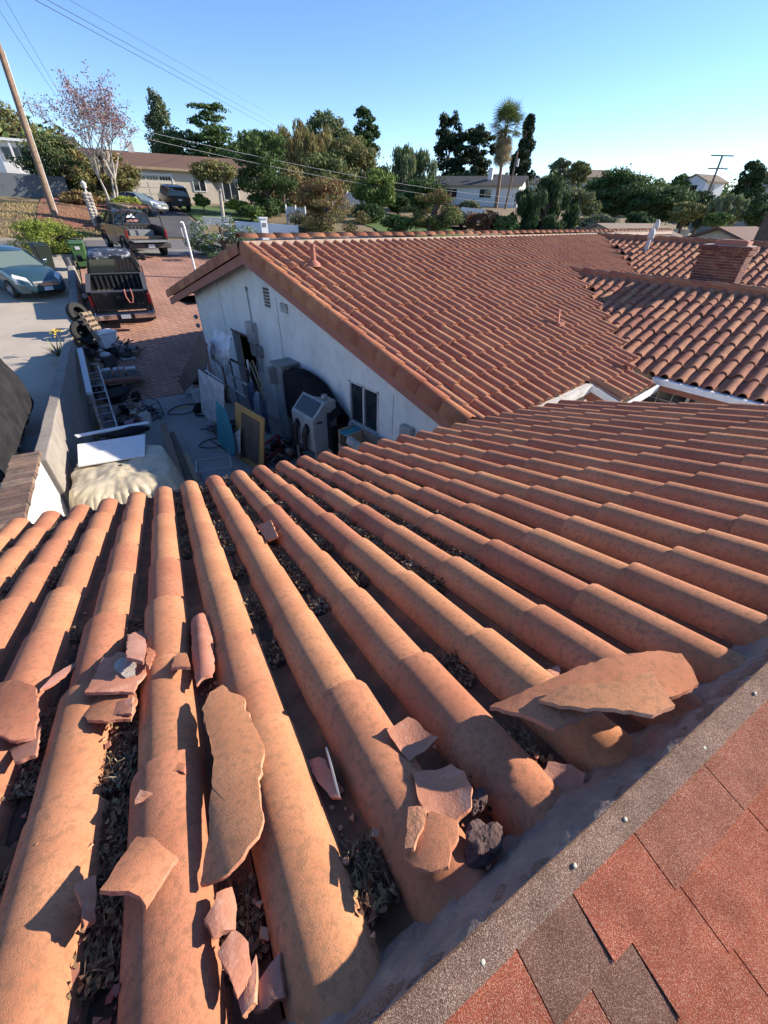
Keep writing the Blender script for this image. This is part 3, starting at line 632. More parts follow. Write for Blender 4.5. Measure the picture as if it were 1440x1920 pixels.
# window
mb = MB()
for a in ((WY0, WY0 + .035, WZ0, WZ1), (WY1 - .035, WY1, WZ0, WZ1), (WY0, WY1, WZ0, WZ0 + .035), (WY0, WY1, WZ1 - .035, WZ1), ((WY0 + WY1) / 2 - .02, (WY0 + WY1) / 2 + .02, WZ0, WZ1)): mb.box(XWALL - .015, XWALL + .05, *a)
wf = hpart(mb, 'window', M['white_dirty'])
for a, b in ((WY0 + .035, (WY0 + WY1) / 2 - .02), ((WY0 + WY1) / 2 + .02, WY1 - .035)):
    mb = MB(); mb.box(XWALL + .03, XWALL + .036, a, b, WZ0 + .03, WZ1 - .03); mb.v = [tuple(Vector(p) - Vector((8, 9, 0))) for p in mb.v]; mb.build('pane', M['glass'], wf)
mb = MB(); mb.box(XWALL - .05, XWALL + .02, WY0 - .04, WY1 + .04, WZ0 - .05, WZ0 - .002); mb.v = [tuple(Vector(p) - Vector((8, 9, 0))) for p in mb.v]; mb.build('sill', M['stucco'], wf)
# roof decks
def frame(o, ax, ay, az): return Matrix(((ax.x, ay.x, az.x, o.x), (ax.y, ay.y, az.y, o.y), (ax.z, ay.z, az.z, o.z), (0, 0, 0, 1)))
cB, sB = math.cos(SB), math.sin(SB)
F_main = frame(Vector((0, YR, ZR - .09)), Vector((-1, 0, 0)), Vector((0, -cB, -sB)), Vector((0, -sB, cB)))
F_back = frame(Vector((0, YR, ZR - .09)), Vector((1, 0, 0)), Vector((0, cB, -sB)), Vector((0, sB, cB)))
X1, Z1 = 14.47, 3.51
F_w1 = frame(Vector((X1, 0, Z1 - .09)), Vector((0, 1, 0)), Vector((-cB, 0, -sB)), Vector((-sB, 0, cB)))
F_w1b = frame(Vector((X1, 0, Z1 - .09)), Vector((0, -1, 0)), Vector((cB, 0, -sB)), Vector((sB, 0, cB)))
X2, Z2 = 21.6, 4.24
F_w2 = frame(Vector((X2, 0, Z2 - .09)), Vector((0, 1, 0)), Vector((-cB, 0, -sB)), Vector((-sB, 0, cB)))
def deck(name, F, poly, th=.06):
    mb = MB(); mb.prism([Vector((x, y, -.02)) for x, y in poly], (0, 0, -th)); o = mb.build(name, M['felt'], hb); o.matrix_local = HBI @ F; return o
def vX1(y): return X1 - (6.89 - y) * 1.158 if y < 6.89 else 99
r_main = deck('roof_slope', F_main, [(-4.62, 0), (-31, 0), (-31, 4.1), (-15.2, 4.1), (-14.5, 3.3), (-9.5, 7.6), (-9.5, 7.85), (-8.0, 7.85), (-8.0, 7.14), (-4.62, 7.14)])
r_back = deck('back_slope', F_back, [(4.62, 0), (31, 0), (31, 6.4), (4.62, 6.4)])
r_w1 = deck('wing_slope', F_w1, [(6.85, 0), (-7, 0), (-7, 4.6), (2.45, 4.6)])
r_w1b = deck('wing_back_slope', F_w1b, [(-6.85, 0), (7, 0), (7, 3.5), (-6.85, 3.5)])
r_w2 = deck('rear_wing_slope', F_w2, [(9.6, 0), (-7, 0), (-7, 4.2), (5.9, 4.2)])
def tileB_mesh(name, sp, L, r0, r1, lift, m, nb=9):
    vs = []; fs = []
    def prof(r):
        p = [(r * math.cos(R(174 - 168 * i / (nb - 1))), r * math.sin(R(174 - 168 * i / (nb - 1)))) for i in range(nb)]
        return p + [(r + (sp - r - .085) * q, .006 - .012 * math.sin(math.pi * q)) for q in (.5, 1.)]
    n = nb + 2
    for (y, r, dz) in ((0, r0, 0), (L * .5, (r0 + r1) / 2, lift * .5), (L, r1, lift)): vs += [(x, y, z + dz) for x, z in prof(r)]
    vs += [(x * .85, L, max(-.015, z - .016) + lift) for x, z in prof(r1)]
    for j in range(3): fs += [(j * n + i, (j + 1) * n + i, (j + 1) * n + i + 1, j * n + i + 1) for i in range(n - 1)]
    me = bpy.data.meshes.new(name); me.from_pydata(vs, [], fs); me.materials.append(m); me.polygons.foreach_set('use_smooth', [True] * len(fs)); me.update()
    bm = bmesh.new(); bm.from_mesh(me); bmesh.ops.recalc_face_normals(bm, faces=bm.faces)
    if sum(f.normal.z for f in bm.faces) < 0: bmesh.ops.reverse_faces(bm, faces=bm.faces[:])
    bm.to_mesh(me); bm.free()
    try: me.set_sharp_from_angle(angle=R(50))
    except Exception: pass
    return me
def lay(roofo, F, me, places, n_ind, stuffname):
    """places: (x, y_upper) in the slope frame; the nearest n_ind tiles become objects, the rest one joined field"""
    C = Vector((0, 0, CAMZ)); rn = random.Random(len(places))
    places = sorted(places, key=lambda p: ((F @ Vector((p[0], p[1] + .3, 0))) - C).length)
    for x, y in places[:n_ind]:
        inst('tile', me, roofo, (x + rn.uniform(-.012, .012), y + rn.uniform(-.02, .02) + (rn.uniform(.03, .09) if rn.random() < .05 else 0), rn.uniform(0, .012)), (rn.uniform(-.008, .008), rn.uniform(-.03, .03), rn.uniform(-.015, .015)))
    rest = places[n_ind:]
    if rest:
        V = np.array([v.co[:] for v in me.vertices]); P = [tuple(p.vertices) for p in me.polygons]; vs = []; fs = []
        for x, y in rest:
            b = len(vs); a = rn.uniform(-.014, .014); q = V.copy(); q[:, 0], q[:, 1] = V[:, 0] - V[:, 1] * a + x + rn.uniform(-.008, .008), V[:, 1] + V[:, 0] * a + y + rn.uniform(-.015, .015); q[:, 2] += rn.uniform(0, .006)
            vs += q.tolist(); fs += [tuple(b + i for i in p) for p in P]
        m2 = bpy.data.meshes.new(stuffname); m2.from_pydata(vs, [], fs); m2.materials.append(me.materials[0].copy()); m2.polygons.foreach_set('use_smooth', [True] * len(fs)); m2.update()
        try: m2.set_sharp_from_angle(angle=R(50))
        except Exception: pass
        o = bpy.data.objects.new(stuffname, m2); COL.objects.link(o); o.parent = roofo; o['kind'] = 'stuff'
        # per-tile tint instead of per-object tint
        nt = m2.materials[0].node_tree
        for nd in list(nt.nodes):
            if nd.type == 'OBJECT_INFO':
                g = nt.nodes.new('ShaderNodeNewGeometry')
                for lk in list(nt.links):
                    if lk.from_node == nd: nt.links.new(g.outputs['Random Per Island'], lk.to_socket)
meB = tileB_mesh('tile', .284, .62, .088, .095, .024, M['tileB']); meW = tileB_mesh('tile', .273, .70, .085, .092, .026, M['tileW'])
pl = []
for i in range(90):
    X = 4.80 + .284 * i
    emax = 7.16 if X < 7.98 else (7.88 if X < 9.85 else 7.16)
    j = 0
    while True:
        lo = emax - j * .52; up = lo - .62; j += 1
        if lo < .25: break
        Y = YR - cB * (lo - .2)
        if Y < 6.75 and X > vX1(Y) + .02 and not (X > 15.1 and Y > 5.9): continue
        if X > 21.9 - (9.9 - Y) * 1.147: continue
        if up < .03: up = .03
        pl.append((-X, up))
lay(r_main, F_main, meB, pl, 165, 'tile_field')
pl = []
for i in range(60):
    X = 4.80 + .284 * i
    for j in range(12): pl.append((X, 6.42 - j * .52 - .62 if 6.42 - j * .52 - .62 > .03 else .03))
lay(r_back, F_back, meB, pl, 0, 'tile_field')
pl = []
for i in range(50):
    Y = 6.62 - .273 * i
    j = 0
    while True:
        lo = 4.66 - j * .6; up = lo - .70; j += 1
        if lo < .3: break
        X = X1 - cB * (lo - .25)
        if Y > 2.35 and X < vX1(Y) - .05: continue
        if up < .06: up = .06
        pl.append((Y, up))
lay(r_w1, F_w1, meW, pl, 135, 'tile_field')
pl = []
for i in range(58):
    Y = 9.2 - .273 * i
    j = 0
    while True:
        lo = 4.1 - j * .6; up = lo - .70; j += 1
        if lo < .3: break
        X = X2 - cB * lo
        if X < 21.9 - (9.9 - Y) * 1.147 - .1 and Y > 6.3: continue
        if up < .06: up = .06
        pl.append((Y, up))
lay(r_w2, F_w2, meW, pl, 0, 'tile_field')
# ridge, rake barrels
def barrel(name, L, r, m, n=9, a0=8, a1=172, skirt=0, flat=1.):
    mb = MB(); P = [(r * math.cos(R(a0 + (a1 - a0) * i / (n - 1))), r * flat * math.sin(R(a0 + (a1 - a0) * i / (n - 1)))) for i in range(n)]
    if skirt: P = P + [(P[-1][0], P[-1][1] - skirt * .5), (P[-1][0] + .004, P[-1][1] - skirt)]
    k = len(P); vs = [(x * .9, 0, z * .9 - .006) for x, z in P] + [(x, L, z + .012) for x, z in P] + [(x * .86, L, z * .86 - .002 + .012 if i < n else z + .012) for i, (x, z) in enumerate(P)]
    mb.add(vs, [(j * k + i, j * k + i + 1, (j + 1) * k + i + 1, (j + 1) * k + i) for j in range(2) for i in range(k - 1)])
    return mb.mesh(name, m, True)
me_ridge = barrel('ridge_tile', .5, .135, M['ridge_tile'], flat=.75); rr = random.Random(4)
def ridge_run(x0, x1, P, axis):
    n = int(abs(x1 - x0) / .44)
    for i in range(n):
        q = x0 + (x1 - x0) * i / n
        if axis == 'X': o = inst('ridge_tile', me_ridge, hb, (q - 8, P[0] - 9, P[1] + rr.uniform(-.006, .006)), (0, 0, R(90 if x1 < x0 else -90) + rr.uniform(-.02, .02)))
        else: o = inst('ridge_tile', me_ridge, hb, (P[0] - 8, q - 9, P[1] + rr.uniform(-.006, .006)), (0, 0, (math.pi if x1 < x0 else 0) + rr.uniform(-.02, .02)))
ridge_run(31, 4.62, (YR, ZR + .025), 'X'); ridge_run(-7, 7.1, (X1, Z1 - .01), 'Y'); ridge_run(-7, 9.9, (X2, Z2 - .01), 'Y')
mb = MB()
mb.prism([(4.62, YR - .17, ZR - .13), (4.62, YR + .17, ZR - .13), (4.62, YR + .1, ZR - .01), (4.62, YR - .1, ZR - .01)], (26.3, 0, 0))
hpart(mb, 'ridge_mortar', mat('ridge_mortar_paint', (.42, .33, .27), .95, (.3, .22, .17), 9.))
mb = MB(); mb.prism([(X1 - .17, 7, Z1 - .12), (X1 + .17, 7, Z1 - .12), (X1 + .09, 7, Z1 + .02), (X1 - .09, 7, Z1 + .02)], (0, -14, 0)); mb.prism([(X2 - .17, 9.7, Z2 - .12), (X2 + .17, 9.7, Z2 - .12), (X2 + .09, 9.7, Z2 + .02), (X2 - .09, 9.7, Z2 + .02)], (0, -16.7, 0)); hpart(mb, 'wing_ridge_mortar', M['ridge_tile'])
me_rake = barrel('rake_tile', .58, .115, M['ridge_tile'], 9, 5, 180, .15)
def mirror(me):
    m2 = me.copy(); 
    for v in m2.vertices: v.co.x = -v.co.x
    m2.flip_normals(); return m2
me_rake2 = mirror(me_rake)
for j in range(14):
    d = .05 + j * .525
    if d > 6.8: break
    o = inst('rake_tile', me_rake2, r_main, (-4.64, d, .0)) ; o.rotation_euler = (0, 0, rr.uniform(-.012, .012))
for j in range(12):
    d = .05 + j * .525
    if d > 6.1: break
    inst('rake_tile', me_rake, r_back, (4.64, d, .0), (0, 0, rr.uniform(-.012, .012)))
# rake fascia boards, soffits, eave boards
def slope_pt(y, x, dz=0): return Vector((x, y, roofz(y) - .09 + dz))
mb = MB()
for ya, yb in ((YR, 2.98), (YR, 16.05)):
    a0, b0 = slope_pt(ya, 4.58, -.16), slope_pt(yb, 4.58, -.16)
    mb.hexa([a0 - UP * .19, a0 + Vector((.05, 0, -.19)), b0 + Vector((.05, 0, -.19)), b0 - UP * .19, a0, a0 + Vector((.05, 0, 0)), b0 + Vector((.05, 0, 0)), b0])
hpart(mb, 'rake_board', M['fascia'])
mb = MB()
for ya, yb in ((YR, 2.98), (YR, 16.05)):
    a0, b0 = slope_pt(ya, 4.64, -.17), slope_pt(yb, 4.64, -.17)
    mb.hexa([a0 - UP * .03, a0 + Vector((.4, 0, -.03)), b0 + Vector((.4, 0, -.03)), b0 - UP * .03, a0, a0 + Vector((.4, 0, 0)), b0 + Vector((.4, 0, 0)), b0])
mb.box(4.64, 24, 14.6, 16.0, roofz(16.05) - .26, roofz(16.05) - .22)
hpart(mb, 'soffit', M['ply'])
ze = roofz(2.98) - .09
mb = MB(); mb.box(5.0, 8.02, 2.90, 3.02, ze - .16, ze + .0); 
hpart(mb, 'eave_board', M['white_dirty'])
# eave trim of the small extension
zl = roofz(2.28) - .09
a, b = Vector((8.0, 2.98, ze - .02)), Vector((8.0, 2.26, zl - .02))
mb = MB(); mb.bar(a - UP * .03, b - UP * .03, .05, .12); mb.bar(Vector((8.0, 2.25, zl - .08)), Vector((9.75, 2.25, zl - .08)), .05, .13)
hpart(mb, 'extension_trim', M['white'])
mb = MB(); mb.bar(a + Vector((.05, 0, -.19)), b + Vector((.05, 0, -.19)), .04, .2); hpart(mb, 'extension_board', M['fascia'])
mb = MB(); mb.box(5.2, 10.0, 3.25, 3.39, -.1, 2.28); hpart(mb, 'courtyard_wall', M['stucco2'])
# wing gutter and the courtyard window under it
zg = Z1 - TB * (X1 - 10.02) - .1
mb = MB(); mb.box(9.86, 10.0, -7, 2.45, zg - .10, zg + .02); hpart(mb, 'gutter', M['white'], bev=.01)
mb = MB(); mb.box(10.0, 10.06, -7, 2.5, zg - .24, zg - .02); hpart(mb, 'gutter_board', M['fascia'])
CW = 10.3
mb = MB(); mb.box(CW, CW + .2, 2.62, 3.25, 0, 2.2); mb.box(CW, CW + .2, -.9, 2.62, 0, .8); mb.box(CW, CW + .2, -7, -.9, 0, 2.2); mb.box(CW, CW + .2, -.9, 2.62, 2.02, 2.2); hpart(mb, 'wing_wall', M['stucco2'])
mb = MB()
for y in (-.88, .0, .87, 1.74, 2.6): mb.box(CW - .02, CW + .05, y - .03, y + .03, .8, 2.02)
for z in (.82, 2.0): mb.box(CW - .02, CW + .05, -.9, 2.62, z - .03, z + .03)
ww = hpart(mb, 'window', M['white_dirty'])
mb = MB()
for y in (.29, .58, 1.16, 1.45, 2.03, 2.31, -.3, -.6): mb.box(CW - .005, CW + .02, y - .008, y + .008, .82, 2.0)
for z in (1.1, 1.4, 1.7): mb.box(CW - .006, CW + .021, -.9, 2.62, z - .008, z + .008)
mb.v = [tuple(Vector(p) - Vector((8, 9, 0))) for p in mb.v]; mb.build('glazing_bar', M['steel'], ww)
for a, b in ((-.85, -.03), (.03, .84), (.9, 1.71), (1.77, 2.57)):
    mb = MB(); mb.box(CW + .025, CW + .03, a, b, .83, 1.99); mb.v = [tuple(Vector(p) - Vector((8, 9, 0))) for p in mb.v]; mb.build('pane', M['glass'], ww)
# vents, conduit, seams and boxes on the gable wall
def onwall(px, py, dx=0.): return HX(px, py, XWALL - dx)
def gable_vent(y0, y1, z0, z1):
    mb = MB(); mb.box(XWALL - .004, XWALL - .001, y0, y1, z0, z1); o = hpart(mb, 'gable_vent', M['ply'])
    n = 6; mb = MB()
    for i in range(n):
        z = z0 + (z1 - z0) * (i + .0) / n; mb.box(XWALL - .03, XWALL - .004, y0, y1, z, z + .018)
    mb.v = [tuple(Vector(p) - Vector((8, 9, 0))) for p in mb.v]; mb.build('slat', M['white_dirty'], o)
p, q = onwall(492, 538), onwall(508, 578); gable_vent(q.y, p.y, q.z, p.z)
p, q = onwall(525, 567), onwall(541, 589); gable_vent(q.y, p.y, q.z, p.z)
def seam(px0, py0, px1, py1, w=.008):
    a, b = onwall(px0, py0), onwall(px1, py1); mb = MB(); mb.box(XWALL - .003, XWALL + .001, a.y - w / 2, a.y + w / 2, b.z, a.z); return mb
for k, s_ in enumerate(((405, 522, 425, 624), (517, 556, 531, 690), (738, 740, 731, 812), (378, 545, 398, 650))): hpart(seam(*s_, w=.014 if k < 2 else (.008 if k == 2 else .03)), 'wall_seam', M['ply'] if k != 3 else M['white_dirty'])
a = onwall(462, 545, .03); b = onwall(470, 601, .03); mb = MB(); mb.tube([a, Vector((a.x, a.y, b.z))], .013, 8); mb.box(a.x - .02, a.x + .02, a.y - .02, a.y + .02, a.z - .0, a.z + .09); hpart(mb, 'conduit', M['grey_metal'])
a = onwall(466, 603, .09); mb = MB(); mb.box(XWALL - .15, XWALL - .002, a.y - .24, a.y + .12, a.z - .52, a.z); ep = hpart(mb, 'electrical_panel', M['steel'], bev=.008)
mb = MB(); mb.box(XWALL - .13, XWALL - .002, a.y - .2, a.y + .1, a.z - .86, a.z - .54); hpart(mb, 'meter_socket', M['grey_metal'], bev=.008)
mb = MB(); mb.box(XWALL - .1, XWALL - .002, a.y - .42, a.y - .23, a.z - .84, a.z - .56); hpart(mb, 'breaker_box', M['grey_metal'], bev=.008)
mb = MB()
mb.tube([(XWALL - .05, a.y - .05, a.z - .86), (XWALL - .06, a.y - .07, a.z - 1.1), (XWALL - .07, a.y - .2, a.z - 1.25), (XWALL - .06, a.y - .32, a.z - 1.2), (XWALL - .05, a.y - .33, a.z - .84)], .014, 7)
mb.tube([(XWALL - .05, a.y - .1, a.z - .86), (XWALL - .08, a.y + .05, a.z - 1.25), (XWALL - .05, a.y + .12, a.z - 1.9)], .012, 7); hpart(mb, 'wall_cable', M['grey_metal'], smooth=True)
for px, py in ((366, 590), (374, 608)):
    p = HX(px, py, XWALL - .05); mb = MB(); mb.lathe([(.03, 0), (.06, .02), (.07, .1), (.062, .11), (.0001, .09)], 12, c=(XWALL - .06, min(p.y, 14.62), p.z), M=Matrix.Rotation(R(-115), 3, 'Y')); hpart(mb, 'wall_lamp', M['grey_metal'], smooth=True)
p = onwall(758, 793); q = onwall(777, 822); mb = MB(); mb.box(XWALL - .13, XWALL - .002, q.y, p.y, p.z - .32, p.z); hpart(mb, 'junction_box', M['steel'], bev=.006)
# roof vents
def slope_hit(px, py): return hit(px, py, (0, -sB, cB), (0, YR, ZR))
p = slope_hit(588, 497); mb = MB(); mb.lathe([(.16, -.02), (.14, .03), (.06, .1), (.055, .32), (.065, .33), (.065, .38), (.045, .38), (.045, .2)], 14, c=p); hpart(mb, 'vent_pipe', M['fascia'], smooth=True)
p = slope_hit(1047, 608); mb = MB(); mb.bar(p, p + Vector((-.02, .05, .3)), .16, .02); mb.box(p.x - .12, p.x + .12, p.y - .1, p.y + .1, p.z - .02, p.z + .04); hpart(mb, 'vent_stub', M['fascia'])
p = slope_hit(1176, 692); mb = MB(); mb.bar(p, p + Vector((-.02, .05, .22)), .16, .02); hpart(mb, 'vent_stub', M['fascia'])
def w2_hit(px, py): return hit(px, py, (-sB, 0, cB), (X2, 0, Z2))
for px, py, k in ((1212, 466, .42), (1222, 449, .36)):
    p = w2_hit(px, py); mb = MB(); mb.lathe([(.2 * k, -.1), (.16 * k, .05), (.15 * k, .3), (.27 * k, .34), (.3 * k, .45), (.24 * k, .58), (.1 * k, .66), (.0001, .67)], 14, c=p); hpart(mb, 'turbine_vent', M['white_dirty'], smooth=True)
# brick chimney
M['brick'] = mat('chimney_brick', (.19, .065, .045), .9, (.13, .05, .04), 8., .6, 60., spots=(.42, .36, .32), sscale=7., sthr=(.62, .78), sfac=.7, rand=.35)
CX0, CX1, CY0, CY1, CZ0, CZ1 = 15.3, 16.0, 2.86, 3.97, 2.7, 4.36
mb = MB(); mb.box(CX0 + .02, CX1 - .02, CY0 + .02, CY1 - .02, CZ0, CZ1); ch = hpart(mb, 'chimney', M['mortar'])
def brick_me(w, d, h): b = MB(); b.box(-w / 2, w / 2, -d / 2, d / 2, 0, h); return b.mesh('brick', M['brick'])
bw, bh = .2, .066; mea = brick_me(.1, bw - .012, bh - .012); mec = brick_me(bw - .012, .1, bh - .012); nb = 0
z = CZ1 - 19 * bh; k = 0
while z < CZ1 - .01:
    off = (k % 2) * bw / 2; out = .0 if z < CZ1 - 3.2 * bh else (.03 if z < CZ1 - 1.2 * bh else .055)
    y = CY0 - out
    while y < CY1 + out - .02:
        w = min(bw, CY1 + out - y) if y > CY0 - out or not off else bw / 2
        if nb < 292: inst('brick', mea, ch, (CX0 + .05 - out - 8 - (.012 if rr.random() < .15 else 0), y + w / 2 - 9, z), (0, 0, 0), (1, w / bw, 1)); nb += 1
        y += w
    x = CX0 + .1 - out
    while x < CX1 + out - .02:
        w = min(bw, CX1 + out - x)
        if nb < 292: inst('brick', mec, ch, (x + w / 2 - 8, CY0 + .05 - out - 9, z), (0, 0, 0), (w / bw, 1, 1)); nb += 1
        x += w
    z += bh; k += 1
mb = MB(); mb.box(CX0 + .1, CX1 - .1, CY0 + .12, CY1 - .25, CZ1, CZ1 + .1); mb.box(CX0 + .16, CX1 - .16, CY0 + .18, CY1 - .31, CZ1 + .1, CZ1 + .12); mb.v = [tuple(Vector(p) - Vector((8, 9, 0))) for p in mb.v]; mb.build('chimney_cap', M['fascia'], ch)
mb = MB(); mb.box(CX0 - .04, CX1, CY0 - .04, CY1 + .04, CZ0, CZ1 - 18.5 * bh); mb.v = [tuple(Vector(p) - Vector((8, 9, 0))) for p in mb.v]; mb.build('chimney_flashing', M['fascia'], ch)
# ================================================================ yard walls
rj = random.Random(31)
mb = MB(); n = 20
for i in range(n):
    t0, t1 = 7.3 + 8.2 * i / n, 7.3 + 8.2 * (i + 1) / n; h0 = 1.70 + .01 * math.sin(i * 1.7); h1 = 1.70 + .01 * math.sin((i + 1) * 1.7)
    mb.hexa([LW(SW - .1, t0, -.2), LW(SW + .1, t0, -.2), LW(SW + .1, t1, -.2), LW(SW - .1, t1, -.2), LW(SW - .1, t0, h0), LW(SW + .1, t0, h0), LW(SW + .1, t1, h1), LW(SW - .1, t1, h1)])
tag(mb.build('block_wall', M['block'], bev=.02), 'long grey plastered wall between the two driveways', 'wall')
mb = MB(); mb.box(-.15, .15, -3.7, 3.7, -.6, .62); mb.box(-.17, .17, -3.7, -3.3, -.6, .75)
lw = mb.build('low_wall', M['block'], bev=.06); lw.location = LW(SW, 21.6, gz(-1, 21.6)); lw.rotation_euler = (math.atan(.19), 0, -FAZ); tag(lw, 'low rounded plaster wall beside the black pickup and green bin', 'wall')
cw = empty('stucco_wall', LW(SW - .05, 5.1, 0), -FAZ, 'white stucco wall with a brown brick cap at the left edge', 'wall')
mb = MB(); mb.box(-.1, .1, -3.6, 2.05, -.2, 1.84); mb.build('wall_body', M['stucco'], cw)
M['capbrick'] = mat('cap_brick', (.22, .14, .10), .95, (.11, .085, .07), 5., .8, 40., spots=(.34, .2, .15), sscale=12., sthr=(.55, .75), sfac=.6, rand=.3)
b = MB(); b.box(-.17, .17, -.045, .045, 0, .07); cbm = b.mesh('brick', M['capbrick'])
for i in range(56): inst('brick', cbm, cw, (rj.uniform(-.01, .01), -3.5 + i * .1, 1.845 + rj.uniform(-.004, .006)), (rj.uniform(-.02, .02), 0, rj.uniform(-.03, .03)))
# ================================================================ covered boat on its trailer, left of the wall
def cloth(name, fn, us, vs, m, parent=None): 
    mb = MB(); mb.grid(fn, us, vs); return mb.build(name, m, parent, smooth=True)
from mathutils import noise as mn
M['boatcover'] = mat('charcoal_cover', (.016, .016, .018), .8, (.032, .032, .035), 3., 1., 9., spec=.08)
bt = empty('covered_boat', LW(-3.72, 10.2, .8), -FAZ, 'boat under a charcoal cover on its trailer beside the wall', 'boat')
def boatf(a, q):
    # a: around the section, q: along the length (0 stern .. 1 bow)
    L = -3.2 + 5.6 * q; w = 1.25 * (1 - max(0, (q - .62) / .38) ** 2.2) + .02; h = 1.72 + .18 * math.sin(q * 3.1) - .5 * max(0, (q - .75) / .25) ** 2
    x = w * math.cos(a); z = .62 + (h - .62) * max(0, math.sin(a)) ** .7
    f = .09 * mn.noise(Vector((L * 1.2, x * 1.6, 1))) + .05 * abs(mn.noise(Vector((L * 3.5 + x, x * 2.5, 4)))) + .04 * abs(math.sin(L * 2.2 + x * 1.2)) * math.sin(a) + .13 * max(0, 1 - abs(mn.noise(Vector((L * 1.3 + x * 1.6, x * 1.1 - L * .8, 8)))) * 3.2) ** 2 + .07 * max(0, 1 - abs(mn.noise(Vector((L * 3.1 - x * 1.6, x * 2.1 + L * .8, 3)))) * 3.) ** 2 + .025 * mn.noise(Vector((L * 8, x * 7, 3)))
    return (x, L, z + f)
cloth('cover', boatf, lin(0, math.pi, 70), lin(0, 1, 150), M['boatcover'], bt)
mb = MB(); mb.grid(lambda a, q: ((1.25 * (1 - max(0, (q - .62) / .38) ** 2.2) + .02) * (.45 + .53 * a), -3.2 + 5.6 * q, .2 + .44 * a), [0, .5, 1], lin(0, 1, 20)); mb.grid(lambda a, q: (-(1.25 * (1 - max(0, (q - .62) / .38) ** 2.2) + .02) * (.45 + .53 * a), -3.2 + 5.6 * q, .2 + .44 * a), [0, .5, 1], lin(0, 1, 20)); mb.build('hull', M['white_dirty'], bt, smooth=True)
mb = MB(); P = [(.42 * math.cos(a), .42 * math.sin(a)) for a in lin(R(5), R(175), 10)]
for i in range(10):
    (a0, b0), (a1, b1) = P[i], P[i + 1]
    mb.hexa([Vector(p) for p in ((1.1, a0, b0 - .02), (1.42, a0, b0 - .02), (1.42, a1, b1 - .02), (1.1, a1, b1 - .02), (1.1, a0 * 1.06, b0 * 1.06), (1.42, a0 * 1.06, b0 * 1.06), (1.42, a1 * 1.06, b1 * 1.06), (1.1, a1 * 1.06, b1 * 1.06))])
mb.v = [(x, y - .9, z + .05) for x, y, z in mb.v]; mb.build('fender', M['grey_metal'], bt)
mb = MB(); mb.lathe([(.1, -.1), (.22, -.1), (.31, -.08), (.33, 0), (.31, .08), (.22, .1), (.1, .1)], 22, c=(1.25, -.9, .02), M=Matrix.Rotation(R(90), 3, 'Y')); mb.build('tyre', M['rubber'], bt, smooth=True)
mb = MB(); mb.bar((.9, -3, .12), (.3, 3.4, .12), .08, .1); mb.bar((-.9, -3, .12), (-.3, 3.4, .12), .08, .1); mb.bar((-1.1, -.9, .08), (1.25, -.9, .08), .06, .06); mb.build('trailer_frame', M['grey_metal'], bt)
# ================================================================ tarpaulin mound in the yard
M['tarp'] = mat('tan_tarp', (.54, .48, .35), .5, (.42, .36, .25), 2.5, .5, 9., spots=(.14, .105, .07), sscale=2.4, sthr=(.58, .72), sfac=.7)
tm = empty('tarp_covered_machine', LW(-1.02, 7.55, 0), -FAZ, 'machine hidden under a crumpled tan tarpaulin below the eave', 'covered machine')
def tarpf(a, q):
    # q 0 = top ridge, 1 = ground hem ; a around
    ca, sa = math.cos(a), math.sin(a); e = 4.
    k = 1 / ((abs(ca) ** e + abs(sa) ** e) ** (1 / e)); fold = 1 + (.11 * (abs(math.sin(a * 12 + 1.5 * math.sin(a * 5))) - .5) + .06 * (abs(math.sin(a * 21 + 3 * math.sin(a * 3))) - .5)) * q ** 1.5 + .03 * mn.noise(Vector((ca * 3, sa * 3, q * 2)))
    rx, ry = .74, .8
    prof = q / .45 if q < .45 else 1 + (q - .45) * (.42 + .75 * max(0, -sa))
    z = 1.22 - .06 * (q / .45) ** 2 if q < .45 else 1.16 - 1.16 * ((q - .45) / .55) ** 1.15
    x = rx * k * ca * prof * fold; y = ry * k * sa * prof * fold
    z += .05 * mn.noise(Vector((x * 3, y * 3, 2.))) + .02 * mn.noise(Vector((x * 9, y * 9, 5.)))
    
    return (x, y, max(z, .01))
mb = MB(); mb.grid(tarpf, lin(0, 2 * math.pi, 300), lin(.02, 1, 40)); mb.build('tarpaulin', M['tarp'], tm, smooth=True)
mb = MB(); mb.box(-.5, .5, -.65, .65, 0, 1.05); mb.build('machine_body', M['grey_metal'], tm)
def boardZ(name, poly, z, th, m, label, cat, tilt=(0, 0), bev=0):
    c = GZ(sum(p[0] for p in poly) / len(poly), sum(p[1] for p in poly) / len(poly), z); nrm = Vector((tilt[0], tilt[1], 1)).normalized()
    P = [hit(x, y, nrm, c) - c for x, y in poly]; mb = MB(); mb.prism(P, nrm * -th); o = mb.build(name, m, bev=bev, loc=c); return tag(o, label, cat)
boardZ('white_board', [(145, 833), (272, 814), (271, 854), (147, 874)], 1.26, .02, M['white'], 'scuffed white board lying on top of the tan tarpaulin', 'board', (.02, -.03))
# litter lying on the tarpaulin below the eave
rn = random.Random(3); vs = []; fs = []
for _ in range(900):
    s_, t_ = rn.gauss(-.95, .42), rn.gauss(6.5, .13); z = .62 + (t_ - 6.5) * 1.1 + rn.uniform(0, .05); a = rn.uniform(0, 6.28); L = rn.uniform(.02, .05); p = LW(s_, t_, z); d = Vector((math.cos(a), math.sin(a), rn.uniform(-.2, .4))) * L; w = Vector((-math.sin(a), math.cos(a), rn.uniform(-.4, .4))) * .008
    b = len(vs); vs += [p - w, p + w, p + d + w * .4, p + d - w * .4]; fs.append((b, b + 1, b + 2, b + 3))
me = bpy.data.meshes.new('leaf_litter'); me.from_pydata([tuple(v) for v in vs], [], fs); me.materials.append(M['debris']); o = bpy.data.objects.new('leaf_litter', me); COL.objects.link(o); tag(o, 'dark leaf litter lying on the tan tarpaulin', 'leaf litter', kind='stuff')
